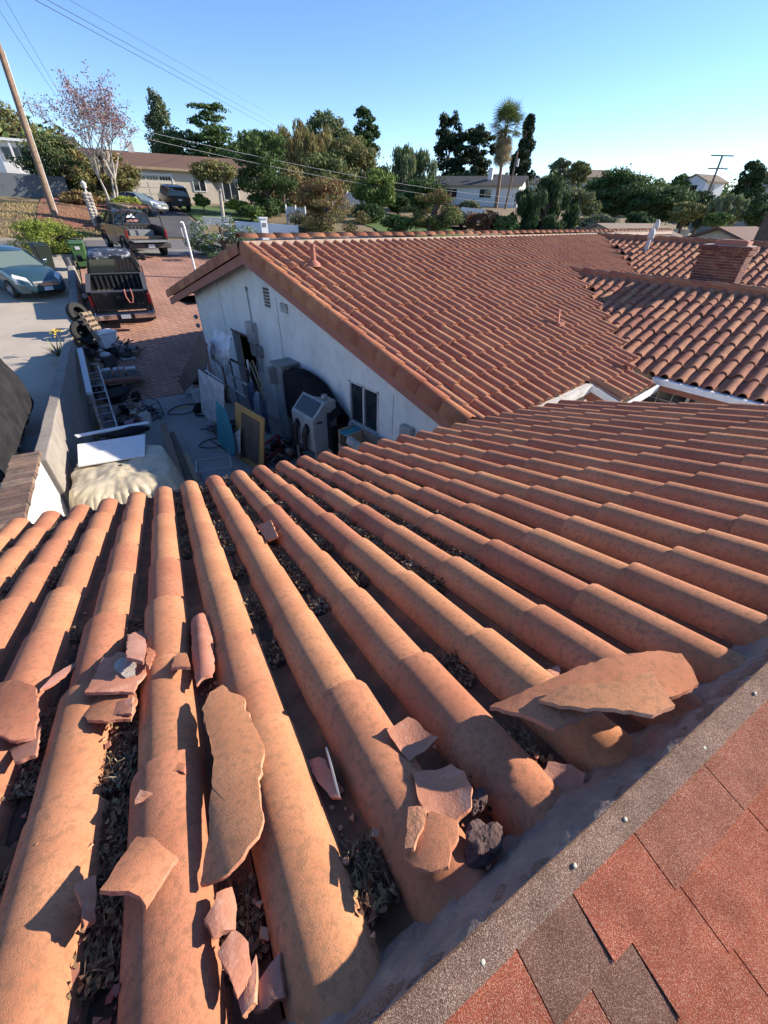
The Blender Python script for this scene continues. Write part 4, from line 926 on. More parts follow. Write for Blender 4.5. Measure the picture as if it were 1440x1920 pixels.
# ================================================================ things stored along the grey wall
def plank(px0, py0, z0, px1, py1, z1, w, h, m, label, name='plank', cat='plank'):
    a, b = GG(px0, py0, z0), GG(px1, py1, z1); mb = MB(); mb.bar(Vector((0, 0, 0)), b - a, w, h); o = mb.build(name, m, bev=.004, loc=a); return tag(o, label, cat)
plank(306, 795, .35, 345, 925, .3, .16, .05, M['wood'], 'long grey plank lying nearest the tan tarpaulin')
plank(322, 812, .28, 362, 915, .25, .13, .06, M['ply'], 'dark plank lying between two paler planks')
plank(342, 850, .2, 372, 915, .2, .22, .04, M['wood_pale'], 'short wide pale plank nearest the house')
plank(150, 655, 1.35, 168, 738, 1.0, .13, .09, M['white'], 'white box gutter leaning along the grey wall', 'gutter_length', 'gutter')
plank(172, 745, .95, 193, 808, .5, .07, .07, M['rust'], 'rusty white steel post below the white gutter', 'steel_post', 'post')
# ladder
a, b = GG(172, 688, .95), GG(206, 805, .35); d = b - a; ld = empty('ladder', a, 0, 'worn white aluminium ladder lying beside the grey wall', 'ladder'); sx = Vector((d.y, -d.x, 0)).normalized() * .17
for s_ in (-1, 1):
    mb = MB(); mb.bar(sx * s_, d + sx * s_, .035, .08); mb.build('rail', M['white_dirty'], ld)
for i in range(1, 9):
    mb = MB(); mb.tube([sx * -1 + d * i / 9, sx + d * i / 9], .015, 6); mb.build('rung', M['steel'], ld)
def tyre_thing(px, py, z, rot, label, r=.34):
    p = GG(px, py, z); o = MB().lathe([(.19, -.09), (.27, -.105), (.325, -.085), (r, -.02), (r, .02), (.325, .085), (.27, .105), (.19, .09), (.175, .0), (.19, -.09)], 26).build('tyre', M['rubber'], smooth=True); o.location = p; o.rotation_euler = rot; return tag(o, label, 'tyre', 'old tyres stacked against the wall')
tyre_thing(146, 588, 1.35, (R(70), R(10), R(30)), 'upper of two old tyres leaning on the wall')
tyre_thing(154, 622, 1.0, (R(72), R(-8), R(20)), 'lower of two old tyres leaning on the wall')
# leaning pallet
def pallet(name, c, rot, label, m, n=6, w=1.0, l=1.2):
    o = empty(name, c, 0, label, 'pallet'); o.rotation_euler = rot
    for i in range(n):
        mb = MB(); mb.box(-w / 2, w / 2, -l / 2 + i * l / (n - .3), -l / 2 + i * l / (n - .3) + .09, .09, .11); mb.build('slat', m, o)
    for x in (-w / 2 + .04, 0, w / 2 - .04):
        mb = MB(); mb.box(x - .03, x + .03, -l / 2, l / 2, 0, .09); mb.build('bearer', m, o)
    return o
pallet('pallet', GG(172, 612, .95), (R(75), R(8), R(70)), 'grey wooden pallet standing on edge behind the white tub', M['wood'], 6, 1.2, .9)
# white plastic tub with lid
p = GG(203, 645, .45); wt = empty('plastic_tub', p - UP * .1, .3, 'white plastic tub with a lid behind the black pickup', 'tub')
mb = MB(); mb.hexa([Vector(q) for q in ((-.22, -.17, 0), (.22, -.17, 0), (.22, .17, 0), (-.22, .17, 0), (-.3, -.23, .46), (.3, -.23, .46), (.3, .23, .46), (-.3, .23, .46))]); mb.build('tub_body', M['white'], wt, bev=.03)
mb = MB(); mb.box(-.33, .33, -.26, .26, .46, .52); mb.box(-.2, .2, -.15, .15, .52, .55); mb.build('lid', M['white'], wt, bev=.015)
p = GG(222, 650, .4); mb = MB(); mb.tube([(math.cos(a) * .16, math.sin(a) * .16, .1 + .05 * math.sin(2 * a)) for a in lin(0, 6.0, 14)], .035, 7); o = mb.build('hose_coil', mat('pink_hose', (.5, .3, .3), .6), smooth=True, loc=p); tag(o, 'pinkish coiled hose beside the white tub', 'hose')
# heap of machine parts
M['drk'] = mat('oily_metal', (.045, .043, .042), .6, (.09, .085, .08), 10., .5, 40.)
def blob(name, px, py, z, size, label, cat, m, seed, rough=.25, sub=3):
    c = GG(px, py, z); bm = bmesh.new(); bmesh.ops.create_icosphere(bm, subdivisions=sub, radius=1)
    for v in bm.verts:
        d = v.co.normalized(); k = 1 + rough * mn.noise(d * 1.7 + Vector((seed, 0, 0))) + rough * .5 * mn.noise(d * 4.3 + Vector((0, seed, 0))); v.co = Vector((d.x * size[0], d.y * size[1], d.z * size[2])) * k
    me = bpy.data.meshes.new(name); bm.to_mesh(me); bm.free(); me.materials.append(m); me.polygons.foreach_set('use_smooth', [True] * len(me.polygons)); o = bpy.data.objects.new(name, me); COL.objects.link(o); o.location = c; return tag(o, label, cat)
# small engine: block, shroud, pull starter, muffler
e = empty('small_engine', GG(200, 672, .3), .4, 'small black petrol engine with a round white starter cover', 'engine')
mb = MB(); mb.box(-.2, .2, -.16, .16, -.25, .1); mb.build('engine_block', M['drk'], e, bev=.02)
mb = MB(); mb.lathe([(.16, .1), (.15, .16), (.06, .2), (.0001, .2)], 18); mb.build('starter_cover', M['white_dirty'], e, smooth=True)
mb = MB(); mb.tube([(-.2, .05, 0), (-.34, .05, .02), (-.36, .05, .06)], .05, 8); mb.build('muffler', M['rust'], e, smooth=True)
mb = MB(); mb.tube([(.2, -.1, 0), (.5, -.2, .35), (.75, -.2, .5)], .014, 6); mb.tube([(.2, .1, 0), (.5, .1, .35), (.75, .1, .5)], .014, 6); mb.build('handle_bar', M['black'], e)
for i, (px, py, z, sx_, sy_, sz_, m, nm, lb) in enumerate((
        (240, 672, .35, .42, .36, .05, 'steel', 'metal_tray', 'grey metal tray lying on the heap behind the pickup'),
        (228, 655, .3, .25, .2, .22, 'grey_metal', 'tool_case', 'dark grey tool case beside the metal tray'),
        (182, 690, .45, .3, .24, .28, 'wood', 'wooden_crate', 'small brown crate between the wall and the engine'))):
    p = GG(px, py, z); mb = MB(); mb.box(-sx_ / 2, sx_ / 2, -sy_ / 2, sy_ / 2, -sz_ / 2, sz_ / 2)
    o = mb.build(nm, M[m], bev=.015, loc=p); o.rotation_euler = (rj.uniform(-.1, .1), rj.uniform(-.1, .1), rj.uniform(-.5, .8)); tag(o, lb, nm.split('_')[1])
    if nm == 'metal_tray':
        mb = MB(); mb.box(-.15, .12, -.12, .12, .026, .04); mb.build('glass_insert', M['glass'], o)
    elif nm == 'tool_case':
        mb = MB(); mb.tube([(-.06, -.11, .02), (-.06, -.15, .02), (.06, -.15, .02), (.06, -.11, .02)], .01, 6); mb.build('handle', M['black'], o)
    else:
        for z_ in (-.06, .04):
            mb = MB(); mb.box(-.155, .155, -.128, -.121, z_, z_ + .05); mb.build('slat', M['wood_pale'], o)
pf = pallet('pallet', GG(228, 715, .12), (0, 0, -FAZ + .1), 'flat pallet loaded with grey boxes in the yard', M['wood'], 7, 1.25, 1.1); pc = pf.location
for i, (dx, dy, w, l, h, m, lb) in enumerate(((-.35, .2, .3, .24, .26, 'grey_metal', 'left grey box at the back of the loaded pallet'), (.02, .22, .28, .24, .24, 'steel', 'middle pale box on the loaded pallet'), (.36, .2, .28, .26, .22, 'grey_metal', 'right grey box on the loaded pallet'))):
    o = MB().box(-w / 2, w / 2, -l / 2, l / 2, 0, h).build('storage_box', M[m], bev=.012, loc=pc + LW(dx, dy, .112)); o.rotation_euler = (0, 0, rj.uniform(-.2, .1)); tag(o, lb, 'box', 'boxes on the pallet')
    MB().box(-w / 2 - .01, w / 2 + .01, -l / 2 - .01, l / 2 + .01, h - .03, h + .012).build('lid', M['white_dirty'], o, bev=.006)
o = MB().tube([(0, -.5, .12), (.02, -.2, .2), (.05, 0, .36), (.06, .2, .38), (.05, .33, .2)], .022, 6).build('strap', M['fascia'], smooth=True, loc=pc); tag(o, 'dark red strap running over the loaded pallet', 'strap')
for i, (dx, dy, l, lb) in enumerate(((-.1, -.3, 1.1, 'reddish beam lying across the front of the loaded pallet'), (.0, -.45, 1.2, 'second reddish beam at the very front of the loaded pallet'))):
    o = MB().box(-l / 2, l / 2, -.05, .05, 0, .09).build('timber_beam', M['fascia'] if i else M['wood'], bev=.008, loc=pc + LW(dx, dy, .112)); o.rotation_euler = (0, 0, -FAZ + rj.uniform(-.1, .1)); tag(o, lb, 'beam')
# wheelbarrow
wb = empty('wheelbarrow', GG(228, 770, .1), R(35), 'black wheelbarrow lying in the shade before the loaded pallet', 'wheelbarrow')
def tubf(a, q): 
    k = .55 + .45 * q; return (.48 * k * math.cos(a) * (1.15 if math.cos(a) > 0 else 1), .33 * k * math.sin(a), .28 + .26 * q)
mb = MB(); mb.grid(tubf, lin(0, 2 * math.pi, 24), [0, .4, .8, 1.]); mb.add([tubf(a, 0) for a in lin(0, 2 * math.pi, 24)[:-1]], [tuple(range(24))]); mb.build('tray', M['black'], wb, smooth=True)
mb = MB(); mb.tube([(-.95, .28, .45), (.0, .2, .26), (.62, .05, .16)], .018, 7); mb.build('handle', M['wood'], wb)
mb = MB(); mb.tube([(-.95, -.28, .45), (.0, -.2, .26), (.62, -.05, .16)], .018, 7); mb.build('handle', M['wood'], wb)
mb = MB(); mb.lathe([(.05, -.04), (.15, -.045), (.17, 0), (.15, .045), (.05, .04)], 18, c=(.66, 0, .17), M=Matrix.Rotation(R(90), 3, 'X')); mb.build('wheel', M['rubber'], wb, smooth=True)
for s_ in (-.17, .17):
    mb = MB(); mb.tube([(-.15, s_, .28), (-.32, s_, .0), (-.1, s_, .0)], .013, 6); mb.build('leg', M['black'], wb)
# folding wire cart
wc = empty('wire_cart', GG(275, 780, .05), R(20), 'black wire basket cart tipped over beside the wheelbarrow', 'cart'); wc.rotation_euler = (R(12), R(-8), R(20))
mb = MB()
for x in (-.3, .3):
    for a, b in (((x, -.35, .05), (x, .45, .05)), ((x, .45, .05), (x * .9, .45, .5)), ((x * .9, .45, .5), (x * .9, -.35, .5)), ((x * .9, -.35, .5), (x, -.35, .05))): mb.tube([a, b], .011, 6)
for y in (-.35, .45):
    mb.tube([(-.3, y, .05), (.3, y, .05)], .011, 6); mb.tube([(-.27, y, .5), (.27, y, .5)], .011, 6)
mb.build('frame', M['black'], wc)
mb = MB()
for i in range(9): mb.tube([(-.3 + .075 * i, -.35, .05), (-.3 + .075 * i, .45, .05)], .004, 4)
for i in range(9): mb.tube([(-.3, -.35 + .1 * i, .05), (.3, -.35 + .1 * i, .05)], .004, 4)
mb.build('wire_mesh', M['grey_metal'], wc)
plank(142, 818, 1.35, 278, 792, 1.15, .12, .025, M['white'], 'narrow white shelf board behind the tan tarpaulin', 'shelf_board', 'board')
blob('black_sheet', 235, 812, 1.2, (.45, .16, .06), 'crumpled black plastic sheet behind the white board on the tarpaulin', 'plastic sheet', M['blackcloth'], 3, .5)
def bucket(px, py, z, r, h, m, label, rot=(0, 0, 0)):
    p = GG(px, py, z); o = empty('bucket', p, 0, label, 'bucket'); o.rotation_euler = rot
    MB().lathe([(.0001, .01), (r * .8, .0), (r, h), (r * 1.05, h), (r * 1.05, h - .03), (r * .96, h - .01), (r * .78, .02), (.0001, .02)], 20).build('pail', m, o, smooth=True)
    MB().tube([(r * 1.05, 0, h - .02), (r * .9, -.1, h - .12), (0, -.17, h - .2), (-r * .9, -.1, h - .12), (-r * 1.05, 0, h - .02)], .004, 5).build('handle', M['steel'], o); return o
M['mauve'] = mat('mauve_plastic', (.34, .22, .25), .6)
bucket(240, 797, .3, .15, .3, M['mauve'], 'mauve bucket lying under the shelf board', (R(80), 0, R(40)))
bucket(277, 795, .3, .14, .28, M['white_dirty'], 'small white bucket at the end of the shelf board')
bucket(372, 752, .02, .15, .36, M['white'], 'white bucket standing before the white board')
# spiky plant and yellow flowers on the far side of the wall
sp_ = empty('yucca', GZ(112, 668, 1.35), 0, 'spiky yucca growing behind the grey wall', 'plant')
vs = []; fs = []; rn = random.Random(6)
for i in range(60):
    a = rn.uniform(0, 6.28); e_ = rn.uniform(.1, 1.3); L = rn.uniform(.35, .6); d = Vector((math.cos(a) * math.cos(e_), math.sin(a) * math.cos(e_), math.sin(e_))); w = Vector((-math.sin(a), math.cos(a), 0)) * .016
    b = len(vs); m_ = d * L * .6; t_ = d * L - UP * .1 * L; vs += [-w, w, m_ + w, m_ - w, t_]; fs += [(b, b + 1, b + 2, b + 3), (b + 3, b + 2, b + 4)]
me = bpy.data.meshes.new('leaves'); me.from_pydata([tuple(v) for v in vs], [], fs); me.materials.append(mat('yucca_leaf', (.2, .22, .12), .7, island=.4)); o = bpy.data.objects.new('leaves', me); COL.objects.link(o); o.parent = sp_
fl = empty('flowering_stalk', GZ(118, 655, 1.4), 0, 'yellow flower head rising behind the grey wall', 'plant')
MB().tube([(0, 0, 0), (.02, .02, .3), (.0, .05, .5)], .01, 5).build('stem', M['bark'], fl)
M['yellow'] = mat('yellow_petal', (.6, .42, .06), .7)
mb = MB()
for i in range(26):
    p = Vector((rn.gauss(0, .09), rn.gauss(.05, .09), .5 + rn.gauss(0, .05))); q = Vector((rn.uniform(-1, 1), rn.uniform(-1, 1), rn.uniform(-.3, 1))).normalized() * .05; w = q.orthogonal().normalized() * .03; mb.add([p - w, p + w, p + q + w * .6, p + q - w * .6], [(0, 1, 2, 3)])
mb.build('flower', M['yellow'], fl)['kind'] = 'stuff'
# ================================================================ bins by the street
def wheelie(name, p, rz, m, ml, label, open_lid=False, sticker=True):
    o = empty(name, p, rz, label, 'bin')
    MB().hexa([Vector(q) for q in ((-.22, -.24, .08), (.22, -.24, .08), (.22, .2, .08), (-.22, .2, .08), (-.3, -.34, 1.0), (.3, -.34, 1.0), (.3, .32, 1.0), (-.3, .32, 1.0))]).build('bin_body', m, o, bev=.03)
    l = MB().hexa([Vector(q) for q in ((-.33, -.38, 0), (.33, -.38, 0), (.33, .36, 0), (-.33, .36, 0), (-.27, -.3, .1), (.27, -.3, .1), (.27, .3, .12), (-.27, .3, .12))]).build('lid', ml, o, bev=.02); l.location = (0, 0, 1.0)
    MB().tube([(-.26, .4, .98), (.26, .4, .98)], .02, 8).build('handle', ml, o)
    for x in (-.28, .28): MB().lathe([(.0001, -.03), (.11, -.03), (.12, 0), (.11, .03), (.0001, .03)], 16, c=(x, .2, .12), M=Matrix.Rotation(R(90), 3, 'Y')).build('wheel', M['rubber'], o, smooth=True)
    if sticker: MB().hexa([Vector(q) for q in ((-.09, -.332, .78), (.09, -.332, .78), (.09, -.33, .78), (-.09, -.33, .78), (-.09, -.347, .9), (.09, -.347, .9), (.09, -.342, .9), (-.09, -.342, .9))]).build('sticker', M['white'], o)
    return o
M['bin_green'] = mat('bin_green', (.075, .17, .055), .5, (.06, .14, .045), 3.); M['bin_lid'] = mat('bin_lid_green', (.06, .12, .06), .5); M['bin_dark'] = mat('bin_dark_green', (.012, .02, .016), .5)
p = GG(160, 503); wheelie('wheelie_bin', p, R(-12), M['bin_green'], M['bin_lid'], 'green wheeled bin with a white sticker by the black pickup')
p = LW(-3.0, 26.6, gz(-3., 26.6)); wheelie('wheelie_bin', p, R(10), M['bin_dark'], M['bin_dark'], 'dark wheeled bin behind the low wall beside the shrub', sticker=False)
p = LW(-.3, 38.4, gz(-.3, 38.4)); wheelie('wheelie_bin', p, R(170), M['bin_dark'], M['bin_dark'], 'dark green wheeled bin across the street beside the stone pillar', sticker=False)
rc = empty('fuel_can', LW(-3.35, 25.9, gz(-3.3, 25.9)), .4, 'red plastic can standing at the edge of the shrub', 'can')
MB().box(-.15, .15, -.1, .1, 0, .36).build('can_body', M['red'], rc, bev=.05); MB().tube([(-.08, 0, .36), (-.06, 0, .43), (.06, 0, .43), (.08, 0, .36)], .018, 6).build('handle', M['red'], rc)
bucket(133, 500, .0, .22, .4, M['grey_metal'], 'grey pail standing beside the dark bin')

# scrap heaps that read as one mass
def heap(name, px, py, rad, hgt, n, seed, label, palette):
    c = GG(px, py); rn = random.Random(seed); mb = MB()
    for i in range(n):
        mb.mi = rn.randrange(len(palette)); r = rad * rn.uniform(0, 1) ** .6; a = rn.uniform(0, 6.28); p = Vector((r * math.cos(a), r * math.sin(a), hgt * (1 - r / rad) * rn.uniform(.1, 1) + .04)); d = Vector((rn.gauss(0, 1), rn.gauss(0, 1), rn.gauss(0, .45))).normalized(); k = rn.random()
        if k < .45: mb.bar(p - d * rn.uniform(.1, .35), p + d * rn.uniform(.1, .35), rn.uniform(.015, .05), rn.uniform(.01, .05))
        elif k < .7: mb.bar(p - d * .1, p + d * rn.uniform(.05, .18), rn.uniform(.08, .22), rn.uniform(.05, .16))
        elif k < .85: mb.tube([p, p + d * .2 + UP * .05, p + d * .4 + Vector((rn.gauss(0, .1), rn.gauss(0, .1), 0))], rn.uniform(.012, .03), 6)
        else: mb.lathe([(.0001, 0), (.09, 0), (.1, .05), (.1, .16), (.07, .18), (.0001, .18)], 10, c=p, M=Matrix.Rotation(rn.uniform(0, 2), 3, 'X'))
    tag(mb.build(name, palette, loc=c), label, 'scrap heap', kind='stuff')
PAL = [M['drk'], M['black'], M['grey_metal'], M['rust'], M['white_dirty'], M['wood'], M['drk'], M['black']]
heap('scrap_heap', 190, 655, .75, .55, 90, 1, 'dark heap of scrap between the pallet and the white tub', PAL); heap('scrap_heap', 232, 662, .6, .35, 70, 2, 'heap of scrap beside the metal tray', PAL); heap('scrap_heap', 198, 735, .5, .4, 60, 3, 'heap of scrap by the ladder', PAL)
heap('scrap_heap', 255, 785, .6, .35, 70, 4, 'heap of dark scrap before the shelf board', PAL); heap('scrap_heap', 150, 560, .5, .5, 40, 5, 'dark clutter beside the rear wheel of the black pickup', PAL)
# ================================================================ things stored along the white gable wall
def boardX(name, poly, x, th, m, label, cat, lean=0., bev=.003):
    """upright board: outline on a plane at x that leans towards the wall"""
    x = GG(*max(poly, key=lambda p: p[1])).x if x is None else x
    c = HX(sum(p[0] for p in poly) / len(poly), sum(p[1] for p in poly) / len(poly), x); nrm = Vector((-1, 0, lean)).normalized()
    P = [hit(a, b, nrm, c) - c for a, b in poly]; mb = MB(); mb.prism(P, nrm * -th); o = mb.build(name, m, bev=bev, loc=c); return tag(o, label, cat)
boardX('plywood_sheet', [(372, 628), (388, 645), (386, 690), (345, 735), (335, 715)], None, .02, mat('brown_board', (.16, .10, .075), .85, (.12, .075, .055), 3.), 'brown board leaning on the front corner of the white house', 'board', .35)
boardX('white_board', [(371, 692), (419, 722), (420, 800), (408, 806), (378, 772)], None, .02, M['white_dirty'], 'grubby white board standing before the pipe rack', 'board', .12)
boardX('teal_board', [(404, 751), (421, 768), (433, 800), (441, 845), (436, 857), (408, 828)], None, .018, M['teal'], 'teal board leaning on the white board', 'board', .18)
dr = boardX('cabinet_door', [(440, 754), (494, 785), (492, 888), (443, 858)], None, .035, M['ochre'], 'ochre framed door with a dark panel leaning on the rack', 'door', .1)
c = dr.location; nrm = Vector((-1, 0, .1)).normalized(); P = [hit(a, b, nrm, c + nrm * .003) - c for a, b in ((453, 772), (487, 792), (485, 873), (452, 853))]; MB().prism(P, nrm * .006).build('panel', M['ply'], dr)
boardX('small_board', [(440, 812), (450, 803), (450, 850), (440, 855)], None, .015, M['white_dirty'], 'small pale board at the foot of the ochre door', 'board', .15)
# white pipe rack
def pt(px, py, x): return HX(px, py, x)
rk = empty('pipe_rack', Vector((4.55, 10., 0)), 0, 'white pipe rack with grey uprights along the gable wall', 'rack')
def rtube(name, pts, r, m): MB().tube([Vector(p) - Vector((4.55, 10., 0)) for p in pts], r, 8).build(name, m, rk, smooth=True)
a = pt(384, 671, 4.6); b = pt(418, 718, 4.45); 
rtube('rail', [pt(384, 694, 4.4), pt(420, 718, 4.4)], .028, M['white']); rtube('rail', [pt(437, 706, 4.4), pt(465, 723, 4.4)], .028, M['white']); rtube('rail', [pt(440, 731, 4.4), pt(461, 744, 4.4)], .024, M['white'])
rtube('rail', [pt(437, 705, 4.4), pt(500, 745, 4.4)], .02, M['grey_metal'])
for px in (391, 407, 436, 468): q = pt(px, 700, 4.42); rtube('upright', [Vector((q.x, q.y, 0)), Vector((q.x, q.y, q.z + .35))], .026, M['white'] if px != 436 else M['grey_metal'])
q = pt(433, 760, 4.35); rtube('upright', [Vector((q.x, q.y, 0)), Vector((q.x, q.y, 1.75))], .03, M['rust'])
q = pt(425, 740, 4.36); rtube('clamp', [Vector((q.x - .03, q.y, q.z - .25)), Vector((q.x - .04, q.y + .03, q.z)), Vector((q.x - .02, q.y, q.z + .2))], .06, M['drk'])
rtube('stay', [pt(413, 664, 4.3), pt(445, 680, 4.3), pt(465, 694, 4.3), pt(480, 730, 4.4)], .03, M['drk'])
for i, (p0, p1) in enumerate((((468, 680), (500, 760)), ((473, 676), (494, 730)))): 
    a, b = pt(*p0, 4.72), pt(*p1, 4.6); tag(MB().bar(Vector((0, 0, 0)), b - a, .05, .03).build('batten', M['wood_pale'], loc=a), ('long' if i == 0 else 'short') + ' thin batten leaning in the dark doorway', 'batten')
# plastic sheet over the rack
M['film'] = mat('plastic_sheet', (.66, .67, .69), .4, (.52, .53, .56), 4., .6, 14., spec=.5)
c = pt(424, 655, 4.25)
def film(u, v):
    y = .5 * (1 - u * 2) * 1.2; z = .42 - .98 * v + .12 * math.sin(u * 9) * v - .25 * max(0, .3 - u) * v
    x = -.22 * math.sin(v * 2.6) + .07 * mn.noise(Vector((u * 6, v * 5, 3))) + .045 * math.sin(u * 17 + v * 8) + .03 * mn.noise(Vector((u * 16, v * 14, 7)))
    return (x, y * (1 - .35 * v * v), z + .05 * mn.noise(Vector((u * 5, v * 5, 9))))
mb = MB(); mb.grid(film, lin(0, 1, 40), lin(0, 1, 36)); o = mb.build('plastic_sheet', M['film'], smooth=True, loc=c); tag(o, 'crumpled translucent plastic sheet draped over the pipe rack', 'plastic sheet')
# blue cloths hanging from the rack
M['denim'] = mat('denim_cloth', (.06, .075, .12), .9, (.12, .14, .19), 7.); M['greycloth'] = mat('pale_grey_cloth', (.36, .39, .42), .9, (.26, .28, .32), 8.)
def hung(name, px, py, w, l, m, label, ph):
    c = pt(px, py, 4.32)
    def f(u, v): return (-.05 * math.sin(v * 3) + .045 * math.sin(u * 14 + ph) * (.3 + v), (u - .5) * w * (1 - .4 * v), .04 * math.cos(u * 3) - l * v + .04 * mn.noise(Vector((u * 4, v * 4, ph))))
    mb = MB(); mb.grid(f, lin(0, 1, 26), lin(0, 1, 20)); o = mb.build(name, m, smooth=True, loc=c); tag(o, label, 'cloth', 'cloths hung on the rack')
hung('hanging_cloth', 468, 716, .42, .75, M['denim'], 'dark blue cloth hung at the left of the rack end', 1.); hung('hanging_cloth', 480, 735, .34, .85, M['greycloth'], 'pale grey cloth hung over the dark blue one', 2.2); hung('hanging_cloth', 496, 752, .34, 1.1, M['denim'], 'long striped blue cloth at the right end of the rack', 4.)
# grey electrical cabinet
p0 = pt(515, 690, 4.5); ca = empty('grey_cabinet', Vector((4.66, p0.y - .2, 0)), 0, 'tall grey steel cabinet against the gable wall', 'cabinet')
zc = HX(540, 688, 4.6).z
MB().box(-.22, .26, -.24, .24, 0, zc).build('cabinet_body', M['grey_metal'], ca, bev=.01); MB().box(-.25, .28, -.27, .27, zc, zc + .04).build('cabinet_top', M['grey_metal'], ca, bev=.006)
MB().box(-.42, -.22, .02, .22, zc - .42, zc - .06).build('side_box', M['grey_metal'], ca, bev=.008)
MB().box(-.235, -.222, -.2, .0, zc - 1.0, zc - .1).build('cabinet_door', M['steel'], ca)
# sandblasting cabinet with two glove holes
A = HX(546, 768, 4.05); B = HX(586, 794, 4.05); zt = A.z
sbw = A.y - B.y; sc_ = empty('blast_cabinet', Vector((4.05, (A.y + B.y) / 2, 0)), 0, 'grey blasting cabinet with two glove holes and a sloped window', 'cabinet')
M['cab'] = mat('pale_grey_enamel', (.36, .36, .34), .5, (.29, .29, .28), 4.)
w2 = max(.38, sbw / 2); zb = .62
prof = [(0, zb), (0, zt), (.34, zt + .33), (.62, zt + .33), (.62, zb)]
mb = MB(); mb.prism([Vector((x, -w2, z)) for x, z in prof], (0, 2 * w2, 0)); mb.build('cabinet_body', M['cab'], sc_, bev=.012)
nrm = Vector((-.33, 0, .34)).normalized()
mb = MB(); P = [Vector((.05, -w2 + .08, zt + .05)), Vector((.05, w2 - .08, zt + .05)), Vector((.30, w2 - .08, zt + .30)), Vector((.30, -w2 + .08, zt + .30))]; mb.prism([p + nrm * .004 for p in P], nrm * .012); mb.build('sloped_window', M['glass'], sc_)
for y in (-w2 * .45, w2 * .45):
    MB().lathe([(.085, -.012), (.1, -.012), (.1, .0), (.085, .004), (.06, -.002), (.0001, -.004)], 20, c=(-.008, y, zt - .22), M=Matrix.Rotation(R(-90), 3, 'Y')).build('glove_hole', M['black'], sc_, smooth=True)
    MB().tube([(-.01, y, zt - .22), (-.1, y - .02, zt - .35), (-.12, y - .04, zt - .7)], [.08, .06, .05], 10).build('glove', M['black'], sc_, smooth=True)
for x in (.03, .59):
    for y in (-w2 + .03, w2 - .03): MB().bar((x, y, 0), (x * .98 + .01, y, zb), .04, .04, (1, 0, 0)).build('leg', M['cab'], sc_)
MB().lathe([(.0001, -.0), (.05, 0), (.07, .05), (.06, .1), (.0001, .11)], 14, c=(.45, -w2 * .6, zt + .33)).build('lamp', M['steel'], sc_, smooth=True)
mb = MB(); mb.add([(.1 + .07 * i - .02 * (i % 2), -w2 - .003, zt - .05 + .02 * (i % 2)) for i in range(3)] + [(.1 + .07 * i - .02 * (i % 2), -w2 - .003, zt - .1 + .02 * (i % 2)) for i in range(3)], [(0, 1, 4, 3), (1, 2, 5, 4)]); mb.build('marking', M['black'], sc_)
# black cover behind it
c0 = HX(585, 735, 4.62); 
def cover(a, q):
    y = -1.0 + 1.9 * q; h = 2.02 - .25 * abs(q - .75) * 1.5 - .75 * max(0, .45 - q); w = .24
    x = -w * math.cos(a) * (1 + .15 * mn.noise(Vector((q * 7, a, 1)))); z = h * (1 if math.sin(a) > .2 else math.sin(a) * 5) + .07 * mn.noise(Vector((q * 6, a * 2, 4))) - .1 * math.cos(a) ** 2
    if math.sin(a) < .2: z = max(.35, h * (.35 + .65 * math.sin(a) * 5))
    return (x, y, max(.3, z))
mb = MB(); mb.grid(cover, lin(.02, math.pi - .02, 26), lin(0, 1, 34)); mb.grid(lambda a, q: (-.24 * math.cos(a) * 1.0, -1.0 if True else 0, .3 + q * .9), lin(.02, math.pi - .02, 8), [0, 1]); o = mb.build('black_cover', M['blackcloth'], smooth=True, loc=Vector((4.64, c0.y, 0))); tag(o, 'black fabric cover over equipment behind the blasting cabinet', 'cover')
# red tubular frame, cable loops, propane bottle, metal stand
rf = empty('red_frame', GG(515, 868, 0), R(25), 'dark red steel frame standing before the blasting cabinet', 'frame'); M['redp'] = mat('dark_red_paint', (.2, .02, .035), .5)
for a, b in (((-.3, 0, .0), (-.3, 0, .62)), ((.3, 0, .0), (.3, 0, .62)), ((-.3, 0, .62), (.3, 0, .62)), ((-.3, 0, .25), (.3, 0, .25)), ((-.3, .35, 0), (-.3, 0, .5)), ((.3, .35, 0), (.3, 0, .5))): MB().bar(a, b, .04, .04, (0, 1, .01)).build('bar', M['redp'], rf)
pb = empty('gas_bottle', GG(357, 738, 0), 0, 'small white gas bottle on the slab by the brown board', 'gas bottle')
MB().lathe([(.0001, 0), (.1, 0), (.14, .03), (.155, .1), (.155, .26), (.13, .33), (.05, .37), (.0001, .37)], 20).build('tank', M['white_dirty'], pb, smooth=True); MB().lathe([(.09, .34), (.1, .34), (.1, .45), (.09, .45), (.09, .34)], 16).build('collar', M['white_dirty'], pb, smooth=True); MB().lathe([(.02, .37), (.02, .42), (.035, .42), (.035, .45), (.0001, .45)], 10).build('valve', M['steel'], pb)
for i, (px, py, r, lb) in enumerate(((345, 768, .42, 'wide loop of black cable nearest the white bucket'), (385, 775, .26, 'tangle of black cable before the white board'), (398, 832, .3, 'loop of black cable at the foot of the teal board'))):
    c = GG(px, py, .015); mb = MB(); n_ = 60; k = 1 + i % 2 * 2
    mb.tube([(r * math.cos(a) * (1 + .12 * math.sin(a * 2.3 + i)), r * .8 * math.sin(a) * (1 + .1 * math.sin(a * 1.7)), .012 + .01 * (a / 6.3)) for a in lin(0, 6.28 * k + 1, n_)], .013, 6); tag(mb.build('cable', M['black'], smooth=True, loc=c), lb, 'cable', 'cables on the slab')
p = [GG(395, 825, .02), GG(430, 848, .02), GG(470, 860, .02), GG(490, 885, .02)]; mb = MB(); mb.tube([q - p[0] for q in p], .014, 6); tag(mb.build('cable', M['black'], smooth=True, loc=p[0]), 'cable running from the loop towards the red frame', 'cable')
